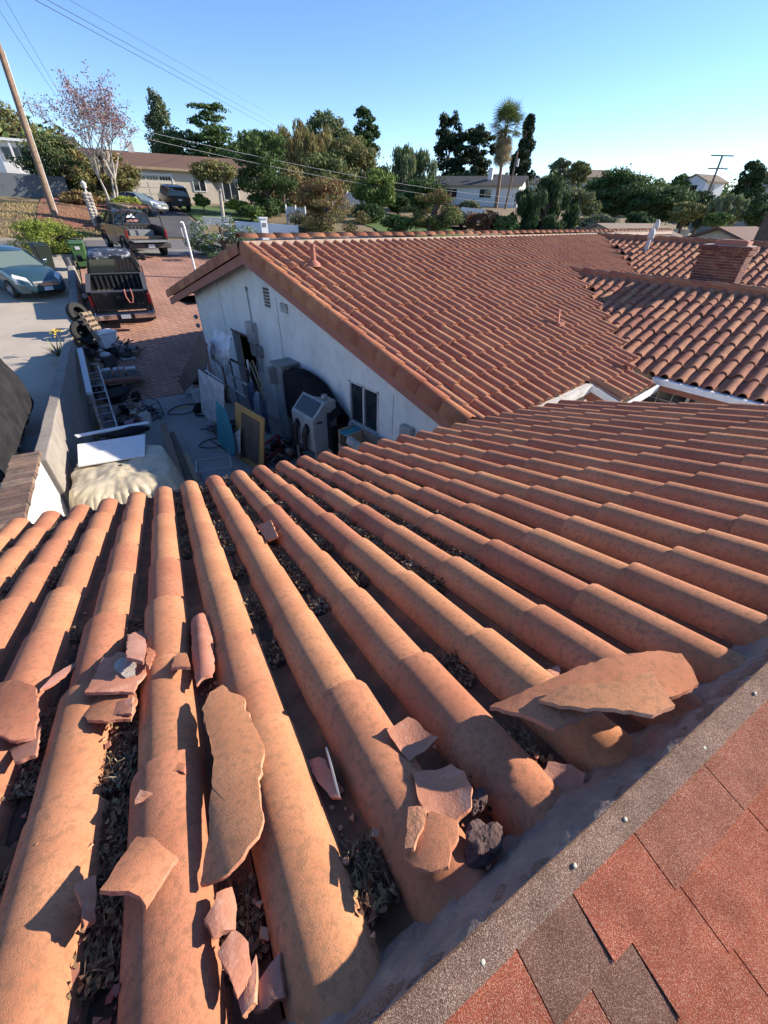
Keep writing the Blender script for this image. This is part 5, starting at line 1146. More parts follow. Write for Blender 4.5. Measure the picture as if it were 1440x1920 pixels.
blob('rag_heap', 383, 764, .08, (.3, .2, .14), 'dark crumpled rag on the slab before the white board', 'rag', M['blackcloth'], 5, .5)
blob('rag_heap', 405, 792, .06, (.24, .14, .12), 'grey crumpled rag at the foot of the white board', 'rag', M['greycloth'], 8, .5)
o = boardZ('cardboard', [(330, 752), (352, 738), (362, 748), (348, 766), (325, 768)], .03, .012, mat('cardboard', (.3, .23, .15), .9), 'flattened piece of cardboard on the slab near the gas bottle', 'cardboard')
ms = empty('metal_stand', GG(410, 905, 0), R(-20), 'thin grey metal stand just beyond the eave', 'stand')
for a, b in (((-.35, -.2, 0), (-.35, -.2, .45)), ((.35, -.2, 0), (.35, -.2, .45)), ((-.35, .3, 0), (-.35, .3, .45)), ((.35, .3, 0), (.35, .3, .62)), ((-.35, -.2, .45), (.35, -.2, .45)), ((-.35, .3, .45), (.35, .3, .45)), ((-.35, -.2, .45), (-.35, .3, .45)), ((.35, -.2, .45), (.35, .3, .45))): MB().bar(a, b, .025, .025, (0, 1, .01)).build('bar', M['steel'], ms)
# duct, crate and pipe under the window
p0, p1 = HX(655, 795, 4.82), HX(712, 832, 4.82); mb = MB(); mb.tube([Vector((0, 0, 0)), p1 - p0 + Vector((0, -.6, 0))], .045, 10); tag(mb.build('drain_pipe', mat('blue_grey_pipe', (.16, .22, .27), .5), smooth=True, loc=p0), 'blue grey pipe running under the window', 'pipe')
p0 = HX(655, 815, 4.55); cr = empty('timber_crate', Vector((4.6, p0.y, 0)), 0, 'rough timber crate standing under the window', 'crate'); zc2 = p0.z + .1
for y in (-.16, .16):
    MB().box(-.2, .2, y - .02, y + .02, 0, zc2).build('side', M['wood_pale'], cr)
for z in (.2, .5, .8): 
    if z < zc2: MB().box(-.22, -.2, -.18, .18, z, z + .12).build('slat', M['wood_pale'], cr)
MB().box(-.2, .2, -.14, .14, zc2 - .06, zc2 - .03).build('lid', M['teal'], cr)
p0, p1 = HX(655, 825, 4.4), HX(675, 838, 4.4); mb = MB(); n_ = 60; d_ = (p1 - p0) + Vector((0, -.3, -.05)); mb.tube([p0 - p0 + d_ * i / n_ for i in range(n_ + 1)], [.085 + .012 * (i % 2) for i in range(n_ + 1)], 12); tag(mb.build('flexible_duct', M['white_dirty'], loc=p0), 'pale corrugated duct beside the timber crate', 'duct')
boardX('timber_board', [(682, 805), (735, 842), (735, 880), (682, 845)], 4.75, .02, M['wood'], 'brown timber board standing below the window', 'board', .05)

# ================================================================ vehicles
def paint(name, col, rough=.25, metal=.3): return mat(name, col, rough, coat=.6, metal=metal, spec=.5)
M['carglass'] = glass_mat('car_glass', (.02, .026, .028), .03); M['screenglass'] = glass_mat('sky_painted_windscreen', (.12, .16, .15), .03); M['lampglass'] = mat('lamp_lens', (.7, .68, .62), .2, spec=.6); M['tail'] = mat('tail_lens', (.16, .01, .012), .25, spec=.6)  # saloon windscreen tint is lightened to hold the sky's reflection
M['plate'] = mat('number_plate', (.72, .72, .74), .5, (.5, .5, .55), 60.); M['rim'] = mat('alloy_rim', (.45, .45, .46), .35, metal=.8)
def wheel(parent, x, y, r, w=.22, rim=None):
    s = 1 if x > 0 else -1; c = (x, y, r); Mx = Matrix.Rotation(R(90 * s), 3, 'Y')
    t = MB().lathe([(r * .62, -w / 2), (r * .9, -w / 2), (r, -w * .3), (r, w * .3), (r * .9, w / 2), (r * .62, w / 2), (r * .6, 0), (r * .62, -w / 2)], 24, M=Mx).build('wheel', M['rubber'], parent, smooth=True, loc=c)
    mb = MB(); mb.lathe([(.0001, w * .3), (r * .16, w * .32), (r * .2, w * .26), (r * .56, w * .18), (r * .62, w * .46), (r * .62, -w * .4)], 24, M=Mx); mb.build('rim', rim or M['rim'], t, smooth=True)
    for k in range(6):
        a = k * math.pi / 3; mb = MB(); mb.bar(Vector((0, 0, w * .3)), Vector((r * .57 * math.cos(a), r * .57 * math.sin(a), w * .26)), r * .16, .03, (0, 0, 1)); mb.v = [tuple(Mx @ Vector(p)) for p in mb.v]; mb.build('spoke', rim or M['rim'], t)
    return t
def loft(mb, secs):
    n = len(secs[0]); vs = [p for s_ in secs for p in s_]
    fs = [(i * n + j, i * n + (j + 1) % n, (i + 1) * n + (j + 1) % n, (i + 1) * n + j) for i in range(len(secs) - 1) for j in range(n)]
    fs += [tuple(range(n - 1, -1, -1)), tuple((len(secs) - 1) * n + j for j in range(n))]; mb.add(vs, fs)
def bodysec(y, w, zl, zb, cr=.03, tuck=.94):
    h = [(0, zl), (w * .8, zl), (w * .97, zl + .06), (w, zl + (zb - zl) * .45), (w * .985, zl + (zb - zl) * .75), (w * tuck, zb - .03), (w * .8, zb), (w * .4, zb + cr * .8), (0, zb + cr)]
    return [Vector((x, y, z)) for x, z in h] + [Vector((-x, y, z)) for x, z in reversed(h[1:-1])]
def sedan(name, loc, rz, col, label, pitch=0., detail=True):
    o = empty(name, loc, rz, label, 'car'); o.rotation_euler = (pitch, 0, rz); pm = paint(name + '_paint', col)
    st = [(-2.38, .62, .45, .78), (-2.3, .78, .3, .9), (-2.0, .86, .2, 1.0), (-1.4, .9, .18, 1.0), (-.6, .905, .18, .97), (.3, .905, .18, .95), (.95, .9, .18, .97), (1.4, .885, .18, .92), (1.85, .86, .19, .84), (2.15, .80, .22, .74), (2.33, .68, .28, .66), (2.42, .5, .36, .58)]
    mb = MB(); loft(mb, [bodysec(y, w, zl, zb) for y, w, zl, zb in st]); mb.build('body', pm, o, smooth=True)
    def roofsec(y, w, z, b): return [Vector((-w, y, z - b)), Vector((-w * .8, y, z - .01)), Vector((0, y, z + .02)), Vector((w * .8, y, z - .01)), Vector((w, y, z - b)), Vector((w * .8, y, z - .045)), Vector((0, y, z - .03)), Vector((-w * .8, y, z - .045))]
    mb = MB(); loft(mb, [roofsec(-1.05, .56, 1.36, .04), roofsec(-.5, .6, 1.43, .05), (roofsec(.05, .6, 1.42, .05)), roofsec(.35, .575, 1.36, .04)]); mb.build('roof', pm, o, smooth=True)
    MB().hexa([Vector(p) for p in ((-.76, 1.08, .955), (.76, 1.08, .955), (.74, 1.03, .95), (-.74, 1.03, .95), (-.56, .36, 1.352), (.56, .36, 1.352), (.56, .32, 1.33), (-.56, .32, 1.33))]).build('windscreen', M['screenglass'], o)
    MB().hexa([Vector(p) for p in ((-.74, -1.72, .99), (.74, -1.72, .99), (.74, -1.67, .98), (-.74, -1.67, .98), (-.55, -1.06, 1.345), (.55, -1.06, 1.345), (.55, -1.02, 1.32), (-.55, -1.02, 1.32))]).build('rear_window', M['carglass'], o)
    for s in (-1, 1):
        MB().hexa([Vector(p) for p in ((s * .81, 1.0, .95), (s * .78, 1.0, .95), (s * .78, -1.62, .98), (s * .81, -1.62, .98), (s * .585, .36, 1.335), (s * .55, .36, 1.335), (s * .55, -1.04, 1.33), (s * .585, -1.04, 1.33))]).build('side_window', M['carglass'], o)
        for (y0, y1) in ((1.08, .36), (-.35, -.35), (-1.72, -1.06)):
            w0 = .80 if y0 == -.35 else .79; MB().bar((s * (w0 + .005), y0, .95), (s * .585, y1, 1.36), .05 if y0 == -.35 else .07, .04, (s, 0, .3)).build('pillar', pm, o)
        MB().hexa([Vector(p) for p in ((s * .87, 2.02, .58), (s * .50, 2.43, .55), (s * .48, 2.2, .55), (s * .80, 1.85, .6), (s * .87, 1.92, .79), (s * .52, 2.34, .70), (s * .5, 2.12, .79), (s * .78, 1.74, .875))]).build('headlight', M['lampglass'], o, bev=.02)
        MB().hexa([Vector(p) for p in ((s * .9, .86, .98), (s * 1.06, .82, .98), (s * 1.06, .72, .98), (s * .9, .74, .98), (s * .9, .86, 1.1), (s * 1.07, .82, 1.11), (s * 1.07, .72, 1.11), (s * .9, .74, 1.1))]).build('mirror', pm, o, bev=.02)
        MB().box(s * .5 - .22, s * .5 + .22, -2.4, -2.3, .68, .84).build('tail_light', M['tail'], o)
        for y in (1.42, -1.38): wheel(o, s * .80, y, .32)
    g = MB().hexa([Vector(p) for p in ((-.44, 2.44, .53), (.44, 2.44, .53), (.44, 2.2, .5), (-.44, 2.2, .5), (-.44, 2.38, .685), (.44, 2.38, .685), (.40, 2.18, .68), (-.40, 2.18, .68))]).build('grille', M['grey_metal'], o)
    for z in (.545, .585, .625): MB().box(-.42, .42, 2.435 - (z - .545) * .3, 2.45 - (z - .545) * .3, z - .01, z + .01).build('grille_bar', M['chrome'], g)
    MB().box(-.155, .155, 2.445, 2.455, .37, .50).build('number_plate', M['plate'], o)
    MB().hexa([Vector(p) for p in ((-.6, 2.36, .26), (.6, 2.36, .26), (.5, 2.0, .26), (-.5, 2.0, .26), (-.55, 2.44, .33), (.55, 2.44, .33), (.5, 2.0, .33), (-.5, 2.0, .33))]).build('air_intake', M['black'], o)
    return o
def heading(v): return math.atan2(-v.x, v.y)          # rotation about z that takes +y onto v
P1 = GG(98, 562, 0, -99); P2 = GG(42, 498, .98, -99); d = Vector((P1.x - P2.x, P1.y - P2.y, 0)).normalized()
P1 = Vector((P1.x, P1.y, gw(P1)))
car_c = P1 - d * 2.35; car_c.z = gw(car_c)
car = sedan('sedan', car_c, heading(d), (.035, .085, .105), 'teal blue saloon car parked on the concrete drive', pitch=-math.atan((gw(car_c - d * 1.4) - gw(car_c + d * 1.4)) / 2.8))
# the pale windscreen colour stands in for reflected sky
M['railcap'] = mat('dark_rail_cap', (.07, .07, .072), .6)
def pickup(name, loc, rz, pitch, col, label, roofmat=None, W=1.0, cabl=2.0, bed=1.95, gate_open=False, rack=False, rimm=None):
    o = empty(name, loc, rz, label, 'pickup truck'); o.rotation_euler = (pitch, 0, rz); pm = paint(name + '_paint', col, .3)
    y0 = .22; yb = y0 + bed; yc = yb + .08 + cabl
    mb = MB()
    for s in (-1, 1):
        mb.hexa([Vector(p) for p in ((s * W * .97, y0, .62), (s * W * .86, y0, .62), (s * W * .86, yb, .62), (s * W * .97, yb, .62), (s * W, y0, 1.36), (s * W * .86, y0, 1.36), (s * W * .86, yb, 1.36), (s * W, yb, 1.36))])
    mb.box(-W * .86, W * .86, yb - .06, yb, .8, 1.36); mb.build('bed_wall', pm, o, bev=.02)
    MB().box(-W * .86, W * .86, y0, yb - .06, .74, .82).build('bed_floor', M['drk'], o)
    for i in range(10): MB().box(-W * .8 + i * W * .17, -W * .8 + i * W * .17 + .06, y0 + .05, yb - .07, .82, .84).build('floor_rib', M['drk'], o)
    for i in range(9): MB().box(-W * .75 + i * W * .18, -W * .75 + i * W * .18 + .07, yb - .075, yb - .06, .85, 1.3).build('headboard_rib', M['drk'], o)
    mb = MB()
    for s in (-1, 1): mb.box(s * W * .93 - .075, s * W * .93 + .075, y0, yb, 1.36, 1.385)
    mb.box(-W * .86, W * .86, yb - .07, yb + .01, 1.36, 1.385); mb.build('bed_rail_cap', M['railcap'], o)
    if gate_open: g = MB().hexa([Vector(p) for p in ((-W * .84, y0 - .55, .76), (W * .84, y0 - .55, .76), (W * .84, y0, .74), (-W * .84, y0, .74), (-W * .84, y0 - .55, .82), (W * .84, y0 - .55, .82), (W * .84, y0, .81), (-W * .84, y0, .81))]).build('tailgate', M['grey_metal'], o, bev=.015)
    else:
        g = MB().box(-W * .84, W * .84, y0 - .07, y0, .72, 1.36).build('tailgate', pm, o, bev=.02)
        MB().box(-W * .84, W * .84, y0 - .075, y0 + .01, 1.362, 1.39).build('gate_cap', M['railcap'], g)
        MB().box(-.12, .12, y0 - .085, y0 - .068, 1.12, 1.22).build('gate_handle', M['black'], g)
    b = MB().hexa([Vector(p) for p in ((-W * .98, -.06, .48), (W * .98, -.06, .48), (W * .98, y0 - .08, .48), (-W * .98, y0 - .08, .48), (-W * .99, -.1, .68), (W * .99, -.1, .68), (W * .98, y0 - .08, .70), (-W * .98, y0 - .08, .70))]).build('bumper', M['chrome'] if not gate_open else M['drk'], o, bev=.02)
    MB().box(-.30, .30, -.108, -.1, .50, .68).build('plate_recess', M['black'], b); MB().box(-.16, .16, -.118, -.11, .52, .66).build('number_plate', M['plate'], b)
    for s in (-1, 1):
        MB().box(s * W * .94 - .055, s * W * .94 + .055, y0 - .055, y0 + .12, .9, 1.26).build('tail_light', M['tail'], o, bev=.015)
    # cab
    mb = MB(); loft(mb, [bodysec(yb + .08, W * .98, .45, 1.34, .0), bodysec(yb + .6, W, .42, 1.34, .0), bodysec(yc - .2, W, .42, 1.32, .0), bodysec(yc + .3, W * .99, .42, 1.26, .02), bodysec(yc + 1.0, W * .97, .45, 1.2, .03), bodysec(yc + 1.22, W * .92, .5, 1.1, .03)]); mb.build('cab_body', pm, o, smooth=True)
    rw, zt = W * .74, 1.94
    def rs(y, w, z): return [Vector((-w, y, z - .07)), Vector((-w * .86, y, z - .01)), Vector((0, y, z + .025)), Vector((w * .86, y, z - .01)), Vector((w, y, z - .07)), Vector((w * .8, y, z - .1)), Vector((0, y, z - .09)), Vector((-w * .8, y, z - .1))]
    rm = MB(); loft(rm, [rs(yb + .2, rw * .97, zt - .04), rs(yb + .45, rw, zt), rs(yc - .7, rw, zt), rs(yc - .45, rw * .95, zt - .06)]); rm.build('roof', roofmat or pm, o, smooth=True)
    MB().hexa([Vector(p) for p in ((-W * .86, yb + .1, 1.35), (W * .86, yb + .1, 1.35), (W * .84, yb + .14, 1.35), (-W * .84, yb + .14, 1.35), (-rw * .95, yb + .21, zt - .1), (rw * .95, yb + .21, zt - .1), (rw * .94, yb + .25, zt - .1), (-rw * .94, yb + .25, zt - .1))]).build('rear_window', M['carglass'], o)
    MB().hexa([Vector(p) for p in ((-W * .87, yc + .18, 1.27), (W * .87, yc + .18, 1.27), (W * .85, yc + .12, 1.27), (-W * .85, yc + .12, 1.27), (-rw * .94, yc - .45, zt - .12), (rw * .94, yc - .45, zt - .12), (rw * .92, yc - .5, zt - .12), (-rw * .92, yc - .5, zt - .12))]).build('windscreen', M['carglass'], o)
    for s in (-1, 1):
        MB().hexa([Vector(p) for p in ((s * W * .93, yb + .2, 1.33), (s * W * .9, yb + .2, 1.33), (s * W * .9, yc + .05, 1.3), (s * W * .93, yc + .05, 1.3), (s * rw * .99, yb + .3, zt - .1), (s * rw * .95, yb + .3, zt - .1), (s * rw * .95, yc - .5, zt - .12), (s * rw * .99, yc - .5, zt - .12))]).build('side_window', M['carglass'], o)
        for ya, yt in ((yb + .12, yb + .24), (yb + .08 + cabl * .48, yb + .08 + cabl * .46), (yc + .16, yc - .47)): MB().bar((s * W * .93, ya, 1.32), (s * rw * .985, yt, zt - .07), .09, .05, (s, 0, .3)).build('pillar', pm, o)
        m_ = MB().box(s * (W + .16) - .1, s * (W + .16) + .1, yc - .12, yc - .0, 1.32, 1.56).build('mirror', M['black'], o, bev=.03); MB().bar((s * W * .95, yc - .05, 1.36), (s * (W + .1), yc - .06, 1.4), .05, .05).build('mirror_arm', M['black'], m_)
        for y in (y0 + .85, yc + .55):
            wheel(o, s * (W - .13), y, .39, .26, rimm); 
            MB().add([(s * (W + .005), y + .5 * math.cos(a), .40 + .5 * math.sin(a)) for a in lin(0, math.pi, 12)] + [(s * (W - .06), y + .5 * math.cos(a), .40 + .5 * math.sin(a)) for a in lin(0, math.pi, 12)] + [(s * (W + .02), y + .56 * math.cos(a), .40 + .56 * math.sin(a)) for a in lin(0, math.pi, 12)], [(i, i + 1, 13 + i + 1, 13 + i) for i in range(12)] + [(i, i + 1, 26 + i + 1, 26 + i) for i in range(12)]).build('wheel_arch', M['black'], o)
        MB().box(s * (W - .02) - .015, s * (W - .02) + .015, yb + .3, yc - .1, .38, .46).build('side_step', M['black'], o)
    if rack:
        for s in (-1, 1):
            for y in (yb + .3, y0 + .15): MB().tube([(s * W * .92, y, 1.36), (s * W * .86, y, 2.12)], .03, 7).build('rack_post', M['black'], o)
            MB().tube([(s * W * .86, y0 - .1, 2.12), (s * W * .86, yc - .2, 2.16)], .03, 7).build('rack_rail', M['black'], o)
        for y in (y0 + .15, yb + .3, yc - .4): MB().tube([(-W * .88, y, 2.13), (W * .88, y, 2.13)], .028, 7).build('rack_bar', M['black'], o)
    return o, g, yb, yc, y0, zt, rw
M['peel'] = mat('peeling_black_paint', (.035, .037, .042), .35, (.50, .50, .49), 3.2, spots=(.04, .04, .045), sscale=9., sthr=(.45, .55), sfac=.8, lo=.55, hi=.60, detail=8.)
P = GG(247, 622); ts, tt = ST(P); hd = FY * math.cos(R(-2)) + FX * math.sin(R(2))
hz_ = math.atan((gz(ts, tt + 4.4) - gz(ts, tt + .6)) / 3.8)
P.z = gz(ts, tt) + .02
tk, gate, *_ = pickup('pickup_truck', P, heading(hd), hz_, (.012, .012, .014), 'black pickup with peeling roof paint and an open bed on the brick drive', M['peel'], 1.0, 1.75, 2.0)
# 4x4 badge on the tailgate
def text_mesh(name, body, size, m, parent, mat4, ext=.002):
    cu = bpy.data.curves.new(name, 'FONT'); cu.body = body; cu.size = size; cu.extrude = ext; cu.align_x = 'CENTER'; cu.align_y = 'CENTER'
    t = bpy.data.objects.new(name, cu); COL.objects.link(t); dg = bpy.context.evaluated_depsgraph_get(); me = bpy.data.meshes.new_from_object(t.evaluated_get(dg)); bpy.data.objects.remove(t)
    me.materials.clear(); me.materials.append(m); o = bpy.data.objects.new(name, me); COL.objects.link(o); o.parent = parent; o.matrix_local = mat4; return o
text_mesh('badge', '4x4', .16, M['chrome'], gate, Matrix.Translation((.62, .145, .93)) @ Matrix.Rotation(R(90), 4, 'X'))
# gear in the bed
def onload(name, mb, m, label, cat, loc, rot=(0, 0, 0), tr=tk, smooth=False):
    o = mb.build(name, m, smooth=smooth); o.matrix_world = Matrix.Translation(tr.location) @ tr.rotation_euler.to_matrix().to_4x4() @ Matrix.Translation(loc) @ Matrix.Rotation(rot[2], 4, 'Z'); return tag(o, label, cat)
onload('tool_bag', MB().box(-.22, .22, -.12, .12, 0, .22), M['black'], 'dark tool bag lying in the pickup bed', 'bag', (.1, .75, .84))
mb = MB()
for i in range(5): mb.tube([(-.1 + .06 * i, 0, .02), (-.06 + .05 * i, .12, .16 + .03 * math.sin(i)), (.0 + .04 * i, .22, .05)], .03, 6)
onload('rag', mb, M['white_dirty'], 'white rag lying on the gear in the pickup bed', 'rag', (.25, .62, .98), smooth=True)
onload('tow_strap', MB().tube([(-.1, .06, 1.40), (-.11, -.05, 1.39), (-.11, -.09, 1.2), (-.05, -.1, 1.0), (.05, -.1, 1.0), (.11, -.09, 1.2), (.11, -.05, 1.39), (.1, .06, 1.40)], .02, 6), mat('salmon_strap', (.45, .16, .13), .8), 'salmon coloured strap hanging over the pickup tailgate', 'strap', (.32, .2, .0), smooth=True)
onload('garden_hose', MB().tube([(-.6 + .25 * math.cos(a), .3 + .12 * math.sin(a), .86 + .01 * a) for a in lin(0, 12, 40)], .025, 6), M['grey_metal'], 'coiled grey hose in the corner of the pickup bed', 'hose', (.3, .1, 0), smooth=True)
# second pickup with ladder rack near the street
P = GG(290, 486); ts, tt = ST(P); a2 = R(13); hd = FY * math.cos(a2) - FX * math.sin(a2); hz2 = math.atan((gw(P + hd * 4.4) - gw(P + hd * .6)) / 3.8); P.z = gw(P) + .02
tk2, gate2, yb2, yc2, y02, zt2, rw2 = pickup('pickup_truck', P, heading(hd), hz2, (.05, .045, .042), 'dark pickup with a black ladder rack and lowered tailgate near the street', None, 1.03, 1.9, 1.8, True, True)
M['red_print'] = mat('red_print', (.75, .33, .30), .5)
Mw = Matrix.Translation((0, yb2 + .13, 1.62)) @ Matrix.Rotation(R(90) - math.atan(.11 / .49), 4, 'X')
mb = MB(); mb.add([(-.26, -.02, .0), (-.12, .1, 0), (-.05, .05, 0), (.05, .16, 0), (.2, -.02, 0)], [(0, 1, 2, 3, 4)]); o = mb.build('window_emblem', M['white'], tk2); o.matrix_local = Matrix.Translation((0, -.035, .04)) @ Mw
o = text_mesh('window_lettering', '(619) 889', .15, M['red_print'], tk2, Matrix.Translation((0, -.06, -.12)) @ Mw)
for nm, sz, loc, m, lb, cat in (('tool_chest', (.6, .25, .35), (0., 1.2, .83), 'grey_metal', 'grey tool chest in the bed of the rack pickup', 'tool chest'), ('timber_bundle', (.9, .12, .12), (0, .7, .83), 'wood', 'bundle of timber in the bed of the rack pickup', 'timber')):
    o = onload(nm, MB().box(-sz[0], sz[0], -sz[1], sz[1], 0, sz[2]), M[m], lb, cat, loc, tr=tk2)
for i, x in enumerate((-.3, .35)):
    mb = MB(); mb.bar((-.2, -.3, 0), (-.2, 2.6, .04), .05, .07); mb.bar((.2, -.3, 0), (.2, 2.6, .04), .05, .07)
    for k in range(8): mb.bar((-.2, .1 + .33 * k, .01), (.2, .1 + .33 * k, .01), .03, .03)
    onload('ladder', mb, M['fascia'] if i else M['wood_pale'], ('left' if i == 0 else 'right') + ' ladder lying on the rack of the dark pickup', 'ladder', (x, .6, 2.17), tr=tk2)
# dark off-roader on the drive across the street
def suv(name, loc, rz, col, label, pitch=0):
    o = empty(name, loc, 0, label, 'car'); o.rotation_euler = (pitch, 0, rz); pm = paint(name + '_paint', col)
    mb = MB(); loft(mb, [bodysec(-2.1, .88, .5, 1.1, 0), bodysec(-2.0, .94, .42, 1.18, 0), bodysec(0, .95, .4, 1.16, 0), bodysec(.9, .95, .4, 1.14, 0), bodysec(1.9, .9, .45, 1.08, .03), bodysec(2.1, .8, .5, .98, .03)]); mb.build('body', pm, o, smooth=True)
    mb = MB(); loft(mb, [[Vector((x, y, z)) for x, z in ((-w, zb - .1), (-w * .88, zb), (w * .88, zb), (w, zb - .1), (w * .95, zb - .16), (-w * .95, zb - .16))] for y, w, zb in ((-1.95, .70, 1.82), (-1.6, .74, 1.88), (.2, .74, 1.88), (.5, .7, 1.82))]); mb.build('roof', pm, o, smooth=True)
    MB().hexa([Vector(p) for p in ((-.84, -2.04, 1.17), (.84, -2.04, 1.17), (.84, -1.99, 1.17), (-.84, -1.99, 1.17), (-.68, -1.96, 1.72), (.68, -1.96, 1.72), (.68, -1.92, 1.72), (-.68, -1.92, 1.72))]).build('rear_window', M['carglass'], o)
    MB().hexa([Vector(p) for p in ((-.84, .98, 1.14), (.84, .98, 1.14), (.84, .93, 1.14), (-.84, .93, 1.14), (-.66, .5, 1.72), (.66, .5, 1.72), (.66, .46, 1.72), (-.66, .46, 1.72))]).build('windscreen', M['carglass'], o)
    for s in (-1, 1):
        MB().hexa([Vector(p) for p in ((s * .9, -1.95, 1.16), (s * .86, -1.95, 1.16), (s * .86, .9, 1.14), (s * .9, .9, 1.14), (s * .72, -1.85, 1.73), (s * .69, -1.85, 1.73), (s * .69, .45, 1.73), (s * .72, .45, 1.73))]).build('side_window', M['carglass'], o)
        for ya, yt in ((-2., -1.92), (-.9, -.9), (0, 0), (.95, .5)): MB().bar((s * .89, ya, 1.16), (s * .72, yt, 1.78), .08, .05, (s, 0, .3)).build('pillar', pm, o)
        MB().box(s * .86 - .07, s * .86 + .07, -2.13, -2.05, .8, 1.1).build('tail_light', M['tail'], o)
        for y in (-1.3, 1.35): wheel(o, s * .82, y, .37, .25)
    MB().box(-.9, .9, -2.25, -2.05, .45, .65).build('bumper', M['black'], o, bev=.02); MB().box(-.16, .16, -2.12, -2.1, .82, .96).build('number_plate', M['plate'], o)
    return o
def far_on_ground(px, py, rng):
    p = at(px, py, rng); p.z = gw(p); return p
P = far_on_ground(328, 385, 52); suv('off_roader', P, heading(FY * math.cos(R(8)) - FX * math.sin(R(8))), (.014, .016, .022), 'dark off-roader parked before the garage across the street', math.atan(.085))
P = far_on_ground(258, 385, 46); sedan('sedan', P, heading((FX * .75 - FY * .66)), (.32, .35, .34), 'pale silver car parked behind the white trunked tree', 0)
P = far_on_ground(852, 436, 52); sedan('sedan', P, heading(FX), (.01, .01, .011), 'black car roof showing behind the bush beyond the ridge', 0)

heap('scrap_heap', 520, 850, .55, .5, 80, 6, 'dark clutter between the red frame and the blasting cabinet', [M['drk'], M['black'], M['black'], M['grey_metal'], M['denim'], M['rust']]); heap('scrap_heap', 425, 812, .35, .6, 40, 7, 'dark clutter behind the teal board', [M['drk'], M['black'], M['grey_metal'], M['wood']])
heap('scrap_heap', 372, 712, .4, .7, 40, 8, 'dark clutter behind the white bucket at the house corner', [M['drk'], M['black'], M['black'], M['wood']])
# ================================================================ trees and shrubs
def leafmat(name, c, var=.35, tr=.22): return mat(name, c, .7, (c[0] * .62, c[1] * .66, c[2] * .6), .9, island=var, trans=tr, spec=.2)
LM = {'dark': leafmat('leaf_dark', (0.066, 0.113, 0.042)), 'mid': leafmat('leaf_mid', (0.122, 0.189, 0.056)), 'olive': leafmat('leaf_olive', (0.217, 0.217, 0.085)), 'brown': leafmat('leaf_brown', (0.282, 0.189, 0.085)),
      'grey': leafmat('leaf_grey', (0.208, 0.235, 0.142)), 'vdark': leafmat('leaf_vdark', (0.044, 0.068, 0.034)), 'red': leafmat('leaf_red', (0.246, 0.123, 0.065)), 'lime': leafmat('leaf_lime', (0.319, 0.362, 0.065)), 'purple': leafmat('leaf_purple', (0.319, 0.174, 0.189)),
      'palm': leafmat('leaf_palm', (0.189, 0.226, 0.075)), 'dead': leafmat('leaf_dead', (0.348, 0.261, 0.145)), 'blue': leafmat('flower_blue', (0.609, 0.652, 0.899), .2)}
def leaves_mesh(name, P, D, size, asp, m, rng, up=0., seed=0):
    """P points, D outward directions -> one small quad each"""
    r_ = np.random.RandomState(seed); n = len(P)
    nrm = D * .8 + r_.normal(0, .7, (n, 3)); nrm[:, 2] += up; nrm /= np.linalg.norm(nrm, axis=1)[:, None] + 1e-9
    t = r_.normal(0, 1, (n, 3)); t -= nrm * np.sum(t * nrm, 1)[:, None]; t /= np.linalg.norm(t, axis=1)[:, None] + 1e-9
    return P, nrm, t
def quads(name, P, nrm, t, size, asp, mats, mi=None, seed=0):
    r_ = np.random.RandomState(seed); n = len(P); b = np.cross(nrm, t); s = size * r_.uniform(.6, 1.35, n)[:, None]
    V = np.empty((n, 4, 3)); V[:, 0] = P - t * s - b * s * asp * .5; V[:, 1] = P + t * s * .2 - b * s * asp; V[:, 2] = P + t * s + b * s * asp * .4; V[:, 3] = P - t * s * .2 + b * s * asp
    me = bpy.data.meshes.new(name); me.vertices.add(n * 4); me.vertices.foreach_set('co', V.reshape(-1)); me.loops.add(n * 4); me.loops.foreach_set('vertex_index', np.arange(n * 4)); me.polygons.add(n); me.polygons.foreach_set('loop_start', np.arange(n) * 4)
    for m in mats: me.materials.append(m)
    if mi is not None: me.polygons.foreach_set('material_index', mi)
    me.update(calc_edges=True); return me
